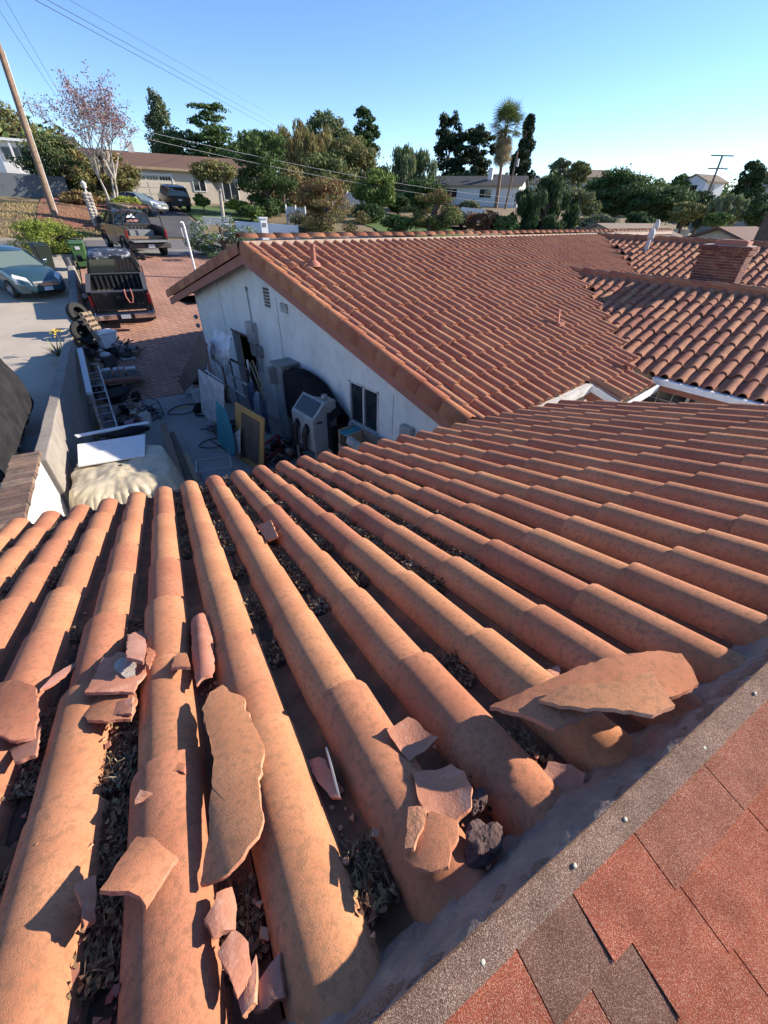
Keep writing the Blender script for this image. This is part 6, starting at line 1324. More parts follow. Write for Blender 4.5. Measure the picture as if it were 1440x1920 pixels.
def crown_points(kind, n, seed):
    r_ = np.random.RandomState(seed); L = []
    if kind == 'cone':
        for i in range(60): z = r_.uniform(-1, .92); w = (1 - (z + 1) / 2) * .75 + .1; a = r_.uniform(0, 6.28); L.append((w * math.cos(a) * r_.uniform(.3, 1), w * math.sin(a) * r_.uniform(.3, 1), z, .1 + .14 * w, .1 + .1 * w))
    elif kind == 'column':
        for i in range(64): z = r_.uniform(-.9, .9); w = .78 * (1 - .5 * max(0, z) ** 2); a = r_.uniform(0, 6.28); q = r_.uniform(.2, 1); L.append((w * q * math.cos(a), w * q * math.sin(a), z, r_.uniform(.14, .28), r_.uniform(.08, .16)))
    elif kind == 'pine':
        for i in range(80): z = r_.uniform(-.85, .88); w = .8 * (1 - .6 * max(0, z)) * (1 if z > -.4 else .8); a = r_.uniform(0, 6.28); q = r_.uniform(.15, 1); L.append((w * q * math.cos(a), w * q * math.sin(a), z, r_.uniform(.13, .26), r_.uniform(.08, .16)))
    elif kind == 'airy':
        for i in range(34): d = r_.normal(0, 1, 3); d /= np.linalg.norm(d); q = r_.uniform(.35, 1) ** .6; L.append((d[0] * .78 * q, d[1] * .78 * q, d[2] * .82 * q, r_.uniform(.14, .3), r_.uniform(.1, .24)))
    elif kind == 'willow':
        for i in range(30): a = r_.uniform(0, 6.28); q = r_.uniform(.2, 1) ** .6; L.append((.72 * q * math.cos(a), .72 * q * math.sin(a), r_.uniform(-.5, .55) * (1 - .25 * q), r_.uniform(.14, .24), r_.uniform(.3, .45)))
    elif kind == 'flame':
        for i in range(36): a = r_.uniform(0, 6.28); q = r_.uniform(.1, 1); z = r_.uniform(-.8, .8 - .5 * q); L.append((.75 * q * math.cos(a), .75 * q * math.sin(a), z, r_.uniform(.1, .2), r_.uniform(.22, .38)))
    else:
        for i in range(52): d = r_.normal(0, 1, 3); d /= np.linalg.norm(d); q = r_.uniform(.3, 1) ** .45; L.append((d[0] * .74 * q, d[1] * .74 * q, d[2] * .74 * q, r_.uniform(.18, .34), r_.uniform(.13, .26)))
    L = np.array(L); w = (L[:, 3] ** 1.6); k = r_.choice(len(L), n, p=w / w.sum())
    d = r_.normal(0, 1, (n, 3)); d /= np.linalg.norm(d, axis=1)[:, None]; rad = r_.uniform(.2, 1.0, n) ** .5 * np.where(r_.uniform(0, 1, n) < .12, 1.35, 1.0)
    if kind == 'pine': d[:, 2] = np.abs(d[:, 2]) * .9 - .15
    P = L[k, :3] + d * rad[:, None] * np.stack([L[k, 3], L[k, 3], L[k, 4]], 1)
    return P, d, L
TREE_N = [0]
def tree(name, label, px, pt_, pb, wpx, rng, kind, lm, n=4200, size=None, group='trees beyond the roofs', trunk='bark', extra=None, depthk=.8, cat='tree', asp=.45):
    TREE_N[0] += 1; seed = TREE_N[0] * 13 + 5
    c = at(px, (pt_ + pb) / 2, rng); top = at(px, pt_, rng).z; bot = at(px, pb, rng).z; g = gw(c)
    q = MW.T @ (np.array(c) - np.array([0, 0, CAMZ])); hw = wpx * .62 * q[2] / FPX; H = top - bot
    o = empty(name, (c.x, c.y, g), 0, label, cat, group)
    P, D, L = crown_points(kind, int(n * 1.8), seed)
    sc = np.array([hw, hw * 1.0, H / 2]); P = P * sc; P[:, 2] += (top + bot) / 2 - g
    keep = P[:, 2] > .05; P, D = P[keep], D[keep]
    n0 = n; size = size or .0034 * q[2]
    Pp, nrm, t = leaves_mesh('crown', P, D, size, asp, None, rng, .3, seed)
    if kind in ('willow', 'flame'): t = t * .35 + np.array([0, 0, 1.]); t /= np.linalg.norm(t, axis=1)[:, None]; nrm -= t * np.sum(nrm * t, 1)[:, None]; nrm /= np.linalg.norm(nrm, axis=1)[:, None] + 1e-9
    mats = [LM[lm]]; mi = None
    if extra: mats.append(LM[extra[0]]); rs_ = np.random.RandomState(seed); zz = (P[:, 2] - P[:, 2].min()) / (np.ptp(P[:, 2]) + 1e-6); mi = (rs_.uniform(0, 1, len(P)) < extra[1] * (.4 + 1.2 * zz)).astype(int)
    me = quads('crown', Pp, nrm, t, size * (1.5 if kind in ('willow', 'flame') else 1.), asp * (.5 if kind in ('willow', 'flame') else 1), mats, mi, seed)
    cr = bpy.data.objects.new('crown', me); COL.objects.link(cr); cr.parent = o
    rt_ = random.Random(seed); mb = MB(); zc = (top + bot) / 2 - g; tr = max(.07, min(.35, hw * .09))
    mb.tube([(0, 0, -.3), (rt_.uniform(-.1, .1) * hw, rt_.uniform(-.1, .1) * hw, max(.3, zc * .5)), (rt_.uniform(-.15, .15) * hw, 0, zc + H * .25)], [tr, tr * .75, tr * .3], 8)
    mb.build('trunk', M[trunk], o, smooth=True)
    for i in range(7):
        l = L[rt_.randrange(len(L))]; e = Vector((l[0] * hw, l[1] * hw, zc + l[2] * H / 2)); s_ = Vector((0, 0, max(.3, min(e.z * .7, zc * .75)))); mb = MB(); mb.tube([s_, s_ * .4 + e * .6 + Vector((0, 0, .08 * H)), e], [tr * .45, tr * .3, tr * .1], 5); mb.build('branch', M[trunk], o, smooth=True)
    return o
tree('evergreen_tree', 'tall grey green tree left of the pine behind the brown roof', 305, 168, 335, 92, 95, 'cone', 'grey', 5200, extra=('dark', .4))
tree('pine_tree', 'open crowned pine above the brown roofed house', 395, 190, 312, 112, 88, 'pine', 'mid', 4800, extra=('dark', .5))
tree('evergreen_tree', 'dense glossy dark green tree at the corner of the brown roofed house', 497, 243, 428, 108, 50, 'column', 'dark', 7500, extra=('mid', .45))
tree('eucalyptus_tree', 'tall brownish ragged tree in front of the grey green ones', 560, 225, 352, 92, 72, 'willow', 'olive', 5200, extra=('brown', .45))
tree('eucalyptus_tree', 'smaller brownish tree at the left of the ragged tall one', 522, 238, 330, 50, 75, 'airy', 'brown', 2600, extra=('olive', .5))
tree('eucalyptus_tree', 'airy grey green tree rising behind the brownish trees', 612, 195, 320, 74, 100, 'airy', 'grey', 3800, extra=('mid', .4))
tree('cypress_tree', 'dark pointed treetop above the olive tree', 684, 202, 300, 54, 104, 'column', 'dark', 3000)
tree('olive_tree', 'broad olive coloured tree left of the bushy grey green tree', 658, 243, 365, 98, 82, 'round', 'olive', 5200, extra=('brown', .2))
tree('leafy_tree', 'bright broadleaf tree before the olive coloured tree', 704, 308, 402, 78, 56, 'round', 'mid', 4200, extra=('lime', .3))
tree('peppertree', 'bushy grey green tree with upright sprays', 763, 262, 378, 106, 76, 'flame', 'grey', 6500, extra=('mid', .5))
tree('conifer', 'tallest of the very dark conifers left of the palm', 842, 208, 350, 56, 112, 'column', 'vdark', 4200)
tree('conifer', 'wide very dark conifer between the tallest one and the palm', 893, 232, 352, 80, 110, 'column', 'vdark', 6000)
tree('conifer', 'very dark open conifer right behind the palm', 985, 214, 335, 58, 106, 'cone', 'vdark', 5000)
tree('juniper', 'dark twisted juniper with upright tips beyond the ridge', 1025, 328, 450, 132, 50, 'flame', 'dark', 8500, extra=('vdark', .4))
tree('shrub_tree', 'pale olive bush right behind the twisted juniper', 1085, 345, 440, 70, 55, 'airy', 'olive', 3600, extra=('grey', .4))
tree('leafy_tree', 'large round dark tree, left of the pair at the right', 1160, 303, 425, 118, 66, 'round', 'dark', 7500, extra=('mid', .35))
tree('leafy_tree', 'slightly lower round dark tree, right of the pair', 1238, 332, 428, 108, 64, 'round', 'dark', 6500, extra=('mid', .35))
tree('eucalyptus_tree', 'small pale tree on the skyline above the juniper', 1050, 292, 350, 40, 125, 'airy', 'grey', 1600, extra=('olive', .3))
tree('leafy_tree', 'small round olive tree on the skyline beside the pale one', 1086, 295, 352, 40, 118, 'round', 'olive', 1700)
tree('leafy_tree', 'small tree on the skyline left of the white gable', 1277, 322, 372, 38, 122, 'round', 'mid', 1500)
tree('cypress_tree', 'dark upright tree at the right edge', 1402, 300, 415, 54, 76, 'column', 'dark', 4200, extra=('vdark', .4))
tree('shrub_tree', 'pale brushy shrub left of the dark upright tree', 1362, 360, 425, 66, 60, 'flame', 'grey', 3600, extra=('lime', .25))
tree('shrub_tree', 'dark bush under the leaning utility pole at the right', 1318, 362, 425, 58, 66, 'flame', 'vdark', 2800)
tree('shrub_tree', 'dark green bush at the far right edge', 1432, 352, 430, 60, 58, 'round', 'dark', 3200)
tree('autumn_bush', 'large reddish green bush standing before the white fence', 612, 322, 455, 158, 42, 'airy', 'olive', 11000, size=.085, extra=('red', .55))
tree('autumn_bush', 'reddish green bush right of the lawn beyond the ridge', 812, 346, 446, 108, 45, 'airy', 'mid', 7500, size=.085, extra=('red', .5))
tree('broadleaf_bush', 'big dark leafy bush behind the leaning wooden pole', 122, 240, 385, 125, 52, 'round', 'dark', 8000, extra=('olive', .4))
tree('broadleaf_bush', 'brownish bush right behind the bare tree', 190, 270, 392, 120, 50, 'airy', 'olive', 5200, extra=('brown', .5))
tree('hillside_tree', 'olive tree on the hillside at the left edge', 12, 182, 300, 95, 95, 'round', 'olive', 4200, extra=('brown', .3))
tree('hillside_tree', 'small brownish tree below the hillside at the left edge', 50, 228, 305, 70, 85, 'airy', 'brown', 2600, extra=('olive', .5))
tree('crape_myrtle', 'small round tree with pale forked trunks before the garage house', 402, 292, 348, 76, 47, 'round', 'olive', 3600, extra=('brown', .35), trunk='bark_pale')
tree('leafy_tree', 'mid green tree filling the gap behind the dense glossy tree', 462, 238, 400, 86, 78, 'round', 'mid', 4600, extra=('dark', .5))
tree('leafy_tree', 'brownish tree left behind the large reddish bush', 548, 300, 430, 84, 56, 'airy', 'brown', 4200, extra=('olive', .5))
tree('leafy_tree', 'dark olive tree right behind the large reddish bush', 612, 272, 405, 104, 66, 'round', 'olive', 5200, extra=('dark', .5))
tree('leafy_tree', 'dark tree between the bushy grey green tree and the second reddish bush', 790, 320, 412, 84, 66, 'round', 'dark', 3800, extra=('mid', .4))
tree('leafy_tree', 'dark backdrop tree under the very dark conifers', 868, 318, 385, 96, 104, 'round', 'vdark', 3800, extra=('dark', .4))
tree('leafy_tree', 'dark backdrop tree behind the palm trunk', 945, 325, 392, 80, 102, 'round', 'vdark', 3200, extra=('mid', .4))
tree('leafy_tree', 'mid green tree behind the pine and the brown roof', 345, 232, 330, 90, 90, 'round', 'dark', 3600, extra=('mid', .4))
tree('leafy_tree', 'grey green tree behind the pair of round dark trees', 1195, 325, 410, 120, 90, 'airy', 'mid', 3600, extra=('grey', .4))
tree('leafy_tree', 'low wide tree right of the pair before the white gable', 1290, 352, 425, 90, 72, 'round', 'mid', 3800, extra=('olive', .4))
tree('eucalyptus_tree', 'tall olive tree between the ragged brown tree and the airy one', 585, 212, 345, 84, 84, 'willow', 'olive', 4600, extra=('brown', .3))
tree('leafy_tree', 'mid green tree behind the broad olive coloured tree', 640, 228, 345, 86, 96, 'round', 'mid', 3800, extra=('olive', .5))
tree('leafy_tree', 'dark green treetop left behind the smaller brownish tree', 500, 232, 330, 76, 90, 'round', 'mid', 3400, extra=('dark', .5))
tree('leafy_tree', 'olive tree behind the bushy grey green tree', 735, 300, 395, 90, 88, 'round', 'olive', 3400, extra=('mid', .5))
fill = random.Random(12)
names = ['low round shrub', 'clipped hedge shrub', 'dry brownish shrub', 'grey leaved shrub', 'dark low shrub', 'bright green shrub']
for i, (px, t_, b_, w_, rg, lm, where) in enumerate(((690, 372, 432, 62, 50, 'dark', 'between the large reddish bush and the broadleaf tree'), (748, 362, 402, 44, 60, 'dark', 'left of the second reddish bush'), (745, 398, 440, 58, 44, 'mid', 'on the lawn slope before the second reddish bush'), (905, 388, 444, 60, 48, 'red', 'under the palm'), (950, 398, 446, 44, 47, 'mid', 'between the palm and the juniper'), (880, 372, 410, 40, 70, 'grey', 'before the grey roofed house'), (1120, 395, 440, 60, 50, 'grey', 'right of the pale olive bush'), (1200, 392, 432, 50, 55, 'dark', 'under the pair of round dark trees'), (1290, 372, 424, 60, 60, 'olive', 'right of the pair of round dark trees'), (1345, 395, 428, 44, 50, 'mid', 'below the pale brushy shrub'),
        (378, 362, 390, 28, 50, 'mid', 'beside the garage door'), (445, 372, 396, 40, 50, 'lime', 'under the front window of the garage house'), (470, 382, 412, 46, 46, 'mid', 'left of the dense glossy tree'), (240, 365, 398, 50, 44, 'lime', 'at the foot of the bare tree'), (205, 395, 440, 44, 40, 'olive', 'beside the stone pillar'), (150, 350, 395, 60, 47, 'brown', 'left of the stone pillar'))):
    tree('shrub', names[i % 6] + ' ' + where, px, t_, b_, w_, rg, 'round', lm, 1500, group='garden shrubs across the street', cat='shrub')
# plumbago and juniper shrubs on this side of the street
sh = tree('plumbago', 'pale blue flowering plumbago beside the brick drive', 418, 398, 500, 118, 29, 'airy', 'mid', 7000, size=.05, extra=('blue', .3), group='shrubs on this side of the street', cat='shrub')
tree('juniper', 'yellow green juniper spreading beside the teal car', 92, 402, 494, 112, 31, 'round', 'lime', 9000, size=.055, extra=('mid', .35), group='shrubs on this side of the street', cat='shrub', asp=.3)
# bare tree with white trunks and sparse purple leaves
bt_c = far_on_ground(213, 385, 44); bare = empty('bare_tree', bt_c, 0, 'nearly bare tree with white trunks and sparse purplish leaves', 'tree', 'trees across the street')
rb = random.Random(77); LP = []; mbs = MB(); main = MB()
def grow(p, d, L, r, lev, mb):
    pts = [p]; rr_ = [r]
    for i in range(3):
        d = (d + Vector((rb.gauss(0, .13), rb.gauss(0, .13), rb.gauss(.03, .08)))).normalized(); p = p + d * L / 3; pts.append(p); rr_.append(r * (1 - .2 * (i + 1)))
        if lev >= 3: LP.append((p, d))
    mb.tube(pts, rr_, 6 if lev < 2 else 3, cap=False)
    if lev < 6:
        for i in range(2 if lev > 0 else 4 if lev == 0 else 2):
            q = pts[rb.choice((2, 3))] if lev else pts[3]; a = rb.uniform(.25, .75); ax = Vector((rb.gauss(0, 1), rb.gauss(0, 1), rb.gauss(0, 1))).normalized(); nd = (Matrix.Rotation(a, 3, ax) @ d + Vector((0, 0, .07))).normalized()
            grow(q, nd, L * rb.uniform(.66, .84), r * .6, lev + 1, mbs if lev >= 1 else main)
top = at(170, 112, 44).z - bt_c.z
for dx, dy in ((-.35, .1), (.1, -.1), (.3, .15)): grow(Vector((0, 0, 0)), Vector((dx, dy, 1)).normalized(), top * .27, .13, 0, main)
main.build('trunk', M['bark_pale'], bare, smooth=True); mbs.build('branches', mat('grey_twig', (.33, .27, .25), .9), bare)
sel = [LP[rb.randrange(len(LP))] for _ in range(5200)]; Pn = np.array([tuple(p + Vector((rb.gauss(0, .14), rb.gauss(0, .14), rb.gauss(0, .14)))) for p, d in sel]); Dn = np.random.RandomState(3).normal(0, 1, Pn.shape)
Pp, nn, tt_ = leaves_mesh('crown', Pn, Dn, .06, .4, None, 0, .1, 9); me = quads('crown', Pp, nn, tt_, .075, .4, [LM['purple'], LM['olive']], (np.random.RandomState(5).uniform(0, 1, len(Pp)) < np.clip(.75 - Pn[:, 2] / top, .05, .7)).astype(int), 4); o = bpy.data.objects.new('crown', me); COL.objects.link(o); o.parent = bare
# palm
pc = far_on_ground(925, 420, 84); pt_top = at(950, 235, 84); palm = empty('fan_palm', pc, 0, 'tall fan palm with a shaggy skirt against the sky', 'palm')
h = pt_top.z - pc.z; off = pt_top - pc; MB().tube([(0, 0, -.3), (off.x * .3, off.y * .3, h * .35), (off.x * .8, off.y * .8, h * .8), (off.x, off.y, h)], [.32, .24, .22, .24], 10).build('trunk', M['pole'], palm, smooth=True)
rp = random.Random(9)
def fronds(n, e0, e1, L, m, nm, droop):
    vs = []; fs = []
    for i in range(n):
        a = rp.uniform(0, 6.28); e = rp.uniform(e0, e1); d = Vector((math.cos(a) * math.cos(e), math.sin(a) * math.cos(e), math.sin(e))); l = L * rp.uniform(.75, 1.15); c0 = Vector((off.x, off.y, h)) + Vector((rp.gauss(0, .12), rp.gauss(0, .12), rp.uniform(-.5, .3) if nm == 'crown' else rp.uniform(-2.6, -.2)))
        tip = c0 + d * l * .5; side = d.cross(UP); side = side.normalized() if side.length > .01 else Vector((1, 0, 0)); upv = side.cross(d)
        for k in range(13):
            f = -1.35 + 2.7 * k / 12; q = (d * math.cos(f) + side * math.sin(f)) * l * .62; q.z -= droop * l * (.25 + .2 * abs(f)); w = (side * math.cos(f) - d * math.sin(f)) * .05
            b = len(vs); m_ = tip + q * .55 + upv * .03; vs += [tip - w * .5, tip + w * .5, m_ + w, m_ - w, tip + q]; fs += [(b, b + 1, b + 2, b + 3), (b + 3, b + 2, b + 4)]
        b = len(vs); w = side * .025; vs += [c0 - w, c0 + w, tip + w, tip - w]; fs += [(b, b + 1, b + 2, b + 3)]
    me = bpy.data.meshes.new(nm); me.from_pydata([tuple(v) for v in vs], [], fs); me.materials.append(m); me.update(); o = bpy.data.objects.new(nm, me); COL.objects.link(o); o.parent = palm
fronds(80, -.35, 1.45, 3.0, LM['palm'], 'crown', .35); fronds(90, -1.5, -.7, 2.1, LM['dead'], 'skirt', .5)
# ================================================================ buildings across the street
def place(o, c, rz): o.location = c; o.rotation_euler = (0, 0, rz)
def bld(name, c, rz, w, d, hw, pitch, wallm, roofm, label, over=.45, gable_side=False, cat='house'):
    """gable house, ridge along local x, front at local -y"""
    o = empty(name, c, rz, label, cat); rh = (d / 2 + over) * math.tan(pitch)
    mb = MB(); mb.box(-w / 2, w / 2, -d / 2, d / 2, -1.5, hw); mb.prism([(-w / 2, -d / 2, hw), (-w / 2, d / 2, hw), (-w / 2, 0, hw + d / 2 * math.tan(pitch))], (w, 0, 0)); mb.build('wall', wallm, o)
    for s in (-1, 1):
        e = hw - over * math.tan(pitch) + .02; mb = MB(); mb.prism([(-w / 2 - over, s * (d / 2 + over), e), (w / 2 + over, s * (d / 2 + over), e), (w / 2 + over, 0, e + rh), (-w / 2 - over, 0, e + rh)], (0, 0, .14)); r = mb.build('roof', roofm, o)
        MB().box(-w / 2 - over, w / 2 + over, s * (d / 2 + over + .02) - .02, s * (d / 2 + over + .02) + .02, e - .06, e + .15).build('eave_board', M['wood_pale'], r)
    return o
def win(o, x0, x1, z0, z1, y, frame, bars=2, door=False):
    f = MB(); t = .07
    for b in ((x0 - t, x1 + t, z1, z1 + t), (x0 - t, x1 + t, z0 - t, z0), (x0 - t, x0, z0, z1), (x1, x1 + t, z0, z1)): f.box(b[0], b[1], y - .05, y + .02, b[2], b[3])
    for k in range(1, bars): xk = x0 + (x1 - x0) * k / bars; f.box(xk - .03, xk + .03, y - .04, y + .02, z0, z1)
    w = f.build('window', frame, o); MB().box(x0, x1, y - .02, y - .01, z0, z1).build('pane', M['glass'], w); return w
M['brown_roof'] = mat('brown_shingle_roof', (.15, .085, .06), .95, (.12, .07, .05), 3., .5, 30.); M['grey_roof'] = mat('grey_shingle_roof', (.075, .075, .08), .95, (.06, .06, .065), 2., .4, 30.); M['tan_roof'] = mat('tan_roof', (.2, .155, .12), .95)
M['garage_white'] = mat('garage_door_cream', (.60, .55, .44), .7)
gc = far_on_ground(350, 386, 60); gc.z += .05
bh_ = bld('brown_roof_house', gc + FY * 4.2, -FAZ, 17.5, 8.5, 2.75, R(17), M['stucco2'], M['brown_roof'], 'low cream house with a brown roof and wide garage door across the street')
yF = -4.25; x0, x1 = -5.9, -.9
gd = MB().box(x0, x1, yF - .06, yF + .01, 0, 2.15).build('garage_door', M['garage_white'], bh_)
for r_ in range(4):
    for c_ in range(4):
        a = x0 + .12 + c_ * (x1 - x0 - .12) / 4; b = a + (x1 - x0 - .12) / 4 - .12; z = .06 + r_ * .53
        if r_ == 3:
            for k in range(4): MB().box(a + (b - a) * k / 4 + .04, a + (b - a) * (k + 1) / 4 - .04, yF - .075, yF - .06, z + .12, z + .40).build('pane', M['glass'], gd)
        else: MB().box(a, b, yF - .085, yF - .06, z, z + .44).build('door_panel', M['garage_white'], gd)
fr = MB(); fr.box(x0 - .14, x0, yF - .1, yF, 0, 2.3); fr.box(x1, x1 + .14, yF - .1, yF, 0, 2.3); fr.box(x0, x1, yF - .1, yF, 2.15, 2.3); fr.build('door_frame', M['white'], gd)
win(bh_, 4.3, 5.9, .3, 2.1, yF - .01, M['white'], 2); win(bh_, 1.2, 2.4, 1.0, 2.0, yF - .01, M['white'], 2)
MB().box(-4.1, -3.5, -.3, .3, 3.6, 4.95).build('chimney', M['white_dirty'], bh_); MB().lathe([(.09, 3.4), (.09, 4.6), (.16, 4.6), (.0001, 4.75)], 10, c=(-6.2, -1.2, -.3)).build('vent_pipe', M['steel'], bh_)
# white carport house and blue-grey retaining wall at the left
lc = far_on_ground(18, 330, 72); wh = empty('white_house', lc, -FAZ, 'white flat roofed house above the blue grey wall at the left edge', 'house')
MB().box(-5, 4.5, -3, 3, -1, 2.4).build('wall', M['white'], wh); MB().hexa([Vector(p) for p in ((-5.4, -3.6, 2.4), (5, -3.6, 2.4), (5, 3.4, 2.9), (-5.4, 3.4, 2.9), (-5.4, -3.6, 2.62), (5, -3.6, 2.62), (5, 3.4, 3.12), (-5.4, 3.4, 3.12))]).build('roof', M['white'], wh)
for x in (-4.5, -1.5, 1.5, 4.2): MB().box(x - .08, x + .08, -3.5, -3.34, -1, 2.4).build('post', M['white'], wh)
win(wh, -3.6, -1.2, .9, 1.9, -3.01, M['white_dirty'], 3); win(wh, .6, 2.8, .9, 1.9, -3.01, M['white_dirty'], 3)
a, b = at(-40, 372, 50), at(135, 374, 50); a.z, b.z = gw(a) - .5, gw(b) - .5; ht = at(50, 328, 50).z - min(a.z, b.z); mb = MB(); mb.bar(a - a + UP * ht / 2, b - a + UP * ht / 2, .22, ht); tag(mb.build('retaining_wall', mat('blue_grey_wall', (.13, .145, .165), .9, (.105, .12, .135), 1.), loc=a), 'blue grey retaining wall below the white house at left', 'wall')
# grey roofed house, skyline houses, neighbour behind the wings
p = far_on_ground(895, 388, 92); ho = bld('grey_roof_house', p, R(-65), 15, 8, 2.5, R(18), M['white'], M['grey_roof'], 'white house with a dark grey roof left of the palm'); win(ho, -5, -3, .9, 2.0, -4.01, M['white'], 2); win(ho, 1, 3, .9, 2.0, -4.01, M['white'], 2); MB().box(1.6, 2.3, -2.1, -1.4, 3.0, 4.9).build('chimney', M['white'], ho)
def sky_house(px, py, rng, rz, w, d, label, roofm, wallm='white'):
    p = at(px, py, rng); z0 = p.z; g = gw(p); ho = bld('hillside_house', p, rz, w, d, 2.6, R(22), M[wallm], roofm, label)
    MB().box(-w / 2 + .1, w / 2 - .1, -d / 2 + .1, d / 2 - .1, g - z0 - 1, -1.4).build('foundation', M['concrete'], ho); win(ho, -1.5, 0., .9, 2.0, -d / 2 - .01, M['white_dirty'], 2)
    f = MB(); f.box(-w / 2 - .03, -w / 2, -1., 1., .9, 2.); f.build('side_window', M['glass'], ho); return ho
sky_house(1308, 372, 122, R(-20), 5.5, 5.0, 'brown roofed house with a white gable below the leaning pole', M['tan_roof'])
sky_house(1100, 362, 128, R(-30), 8, 7, 'pale roofed house on the skyline right of the juniper', M['tan_roof'])
sky_house(1432, 388, 100, R(-20), 7, 6, 'brown house half hidden at the far right edge', M['brown_roof'], 'stucco2')
sky_house(960, 372, 120, R(-40), 9, 7, 'distant low house glimpsed behind the palm', M['grey_roof'])
np_ = at(1345, 448, 38); nh = bld('neighbour_house', Vector((np_.x + 4, np_.y, gw(np_))), R(0), 9, 6.0, 2.9, R(20), M['stucco2'], M['brown_roof'], 'neighbouring house with a brown roof and gable vent behind the chimney'); MB().box(-4.53, -4.49, -.35, .35, 2.75, 3.45).build('gable_vent', M['grey_metal'], nh)
np2 = at(1230, 428, 46); nh2 = bld('neighbour_house', Vector((np2.x + 2, np2.y + 3, gw(np2) - 1.3)), R(0), 12, 7.0, 2.7, R(18), M['stucco2'], M['tan_roof'], 'neighbouring house with a corrugated tile roof beyond the ridge end')
pd = at(1432, 445, 30); mb = MB(); mb.box(-.35, .35, -.35, .35, -3, .9); o = empty('dark_chimney', pd, R(10), 'dark chimney stack at the right edge', 'chimney'); mb.build('stack', M['ply'], o); MB().box(-.42, .42, -.42, .42, .9, 1.0).build('chimney_cap', M['ply'], o)
# ================================================================ garden walls, fences, pillars
def gwall(px0, px1, py, rng, h, th, m, label, name='garden_wall', cat='wall'):
    a, b = at(px0, py, rng), at(px1, py, rng); a.z, b.z = gw(a), gw(b); mb = MB(); mb.bar(UP * (h / 2 - .2), b - a + UP * (h / 2 - .2), th, h + .4); o = mb.build(name, m, bev=.02, loc=a); return tag(o, label, cat), a, b
gwall(445, 560, 440, 40, .9, .25, M['white'], 'low white garden wall beyond the plumbago')
gwall(380, 428, 412, 43, .5, .25, M['white_dirty'], 'low kerb wall along the dark driveway across the street')
gwall(860, 905, 425, 60, 1.2, .2, M['white'], 'white garden wall right of the second reddish bush')
gwall(1110, 1300, 415, 62, 1.3, .2, M['white_dirty'], 'pale garden wall under the pair of round dark trees')
p = far_on_ground(497, 445, 38); gp = empty('gate_pillar', p, -FAZ, 'white gate pillar with a small plaque beyond the plumbago', 'pillar'); MB().box(-.25, .25, -.25, .25, -.2, 1.35).build('shaft', M['white'], gp); MB().box(-.31, .31, -.31, .31, 1.35, 1.45).build('pillar_cap', M['white'], gp); MB().box(-.14, .14, -.27, -.25, .85, 1.1).build('plaque', M['grey_metal'], gp)
def picket(px0, px1, py, rng, h, label, n):
    a, b = at(px0, py, rng), at(px1, py, rng); a.z, b.z = gw(a), gw(b); o = empty('picket_fence', a, 0, label, 'fence'); d = b - a
    for k in range(n + 1): q = d * k / n; MB().box(q.x - .05, q.x + .05, q.y - .05, q.y + .05, q.z - .2, q.z + h + .15).build('post', M['white'], o)
    for k in range(n * 5):
        q0, q1 = d * (k + .08) / (n * 5), d * (k + .92) / (n * 5); MB().bar(q0 + UP * h / 2, q1 + UP * h / 2, .03, h).build('board', M['white'], o)
picket(612, 692, 392, 62, 1.6, 'tall white board fence behind the reddish bush', 4); picket(540, 575, 428, 46, 1.2, 'white stair fence left of the reddish bush', 2)
sp = far_on_ground(186, 432, 40); ps = empty('stone_pillar', sp, 0, 'leaning stone clad pillar at the edge of the bank across the street', 'pillar'); hp = at(160, 360, 40).z - sp.z; hp = max(1.6, min(hp, 3.2))
MB().box(-.2, .2, -.2, .2, -.2, hp).build('core', M['mortar'], ps); M['stone'] = mat('pale_fieldstone', (.42, .39, .34), .95, (.3, .28, .25), 4., .5, 20., rand=.3)
bm = bmesh.new(); bmesh.ops.create_icosphere(bm, subdivisions=2, radius=1); sme = bpy.data.meshes.new('stone'); bm.to_mesh(sme); bm.free(); sme.materials.append(M['stone']); rq = random.Random(2)
for k in range(int(hp / .17)):
    for fx_, fy_ in ((0, -1), (-1, 0), (1, 0)):
        for e in (-.11, .1): inst('stone', sme, ps, ((fx_ * .2 + (e if fx_ == 0 else 0)), (fy_ * .2 + (e if fy_ == 0 else 0)), .08 + k * .17 + rq.uniform(-.02, .02)), (rq.uniform(0, 3), 0, 0), (rq.uniform(.08, .12) if fx_ == 0 else .06, rq.uniform(.08, .12) if fy_ == 0 else .06, rq.uniform(.07, .09)))
lamp = MB(); lamp.lathe([(.12, hp), (.05, hp + .06), (.05, hp + .18), (.14, hp + .22), (.16, hp + .48), (.06, hp + .58), (.0001, hp + .62)], 10); lamp.build('lantern', M['white_dirty'], ps, smooth=True)
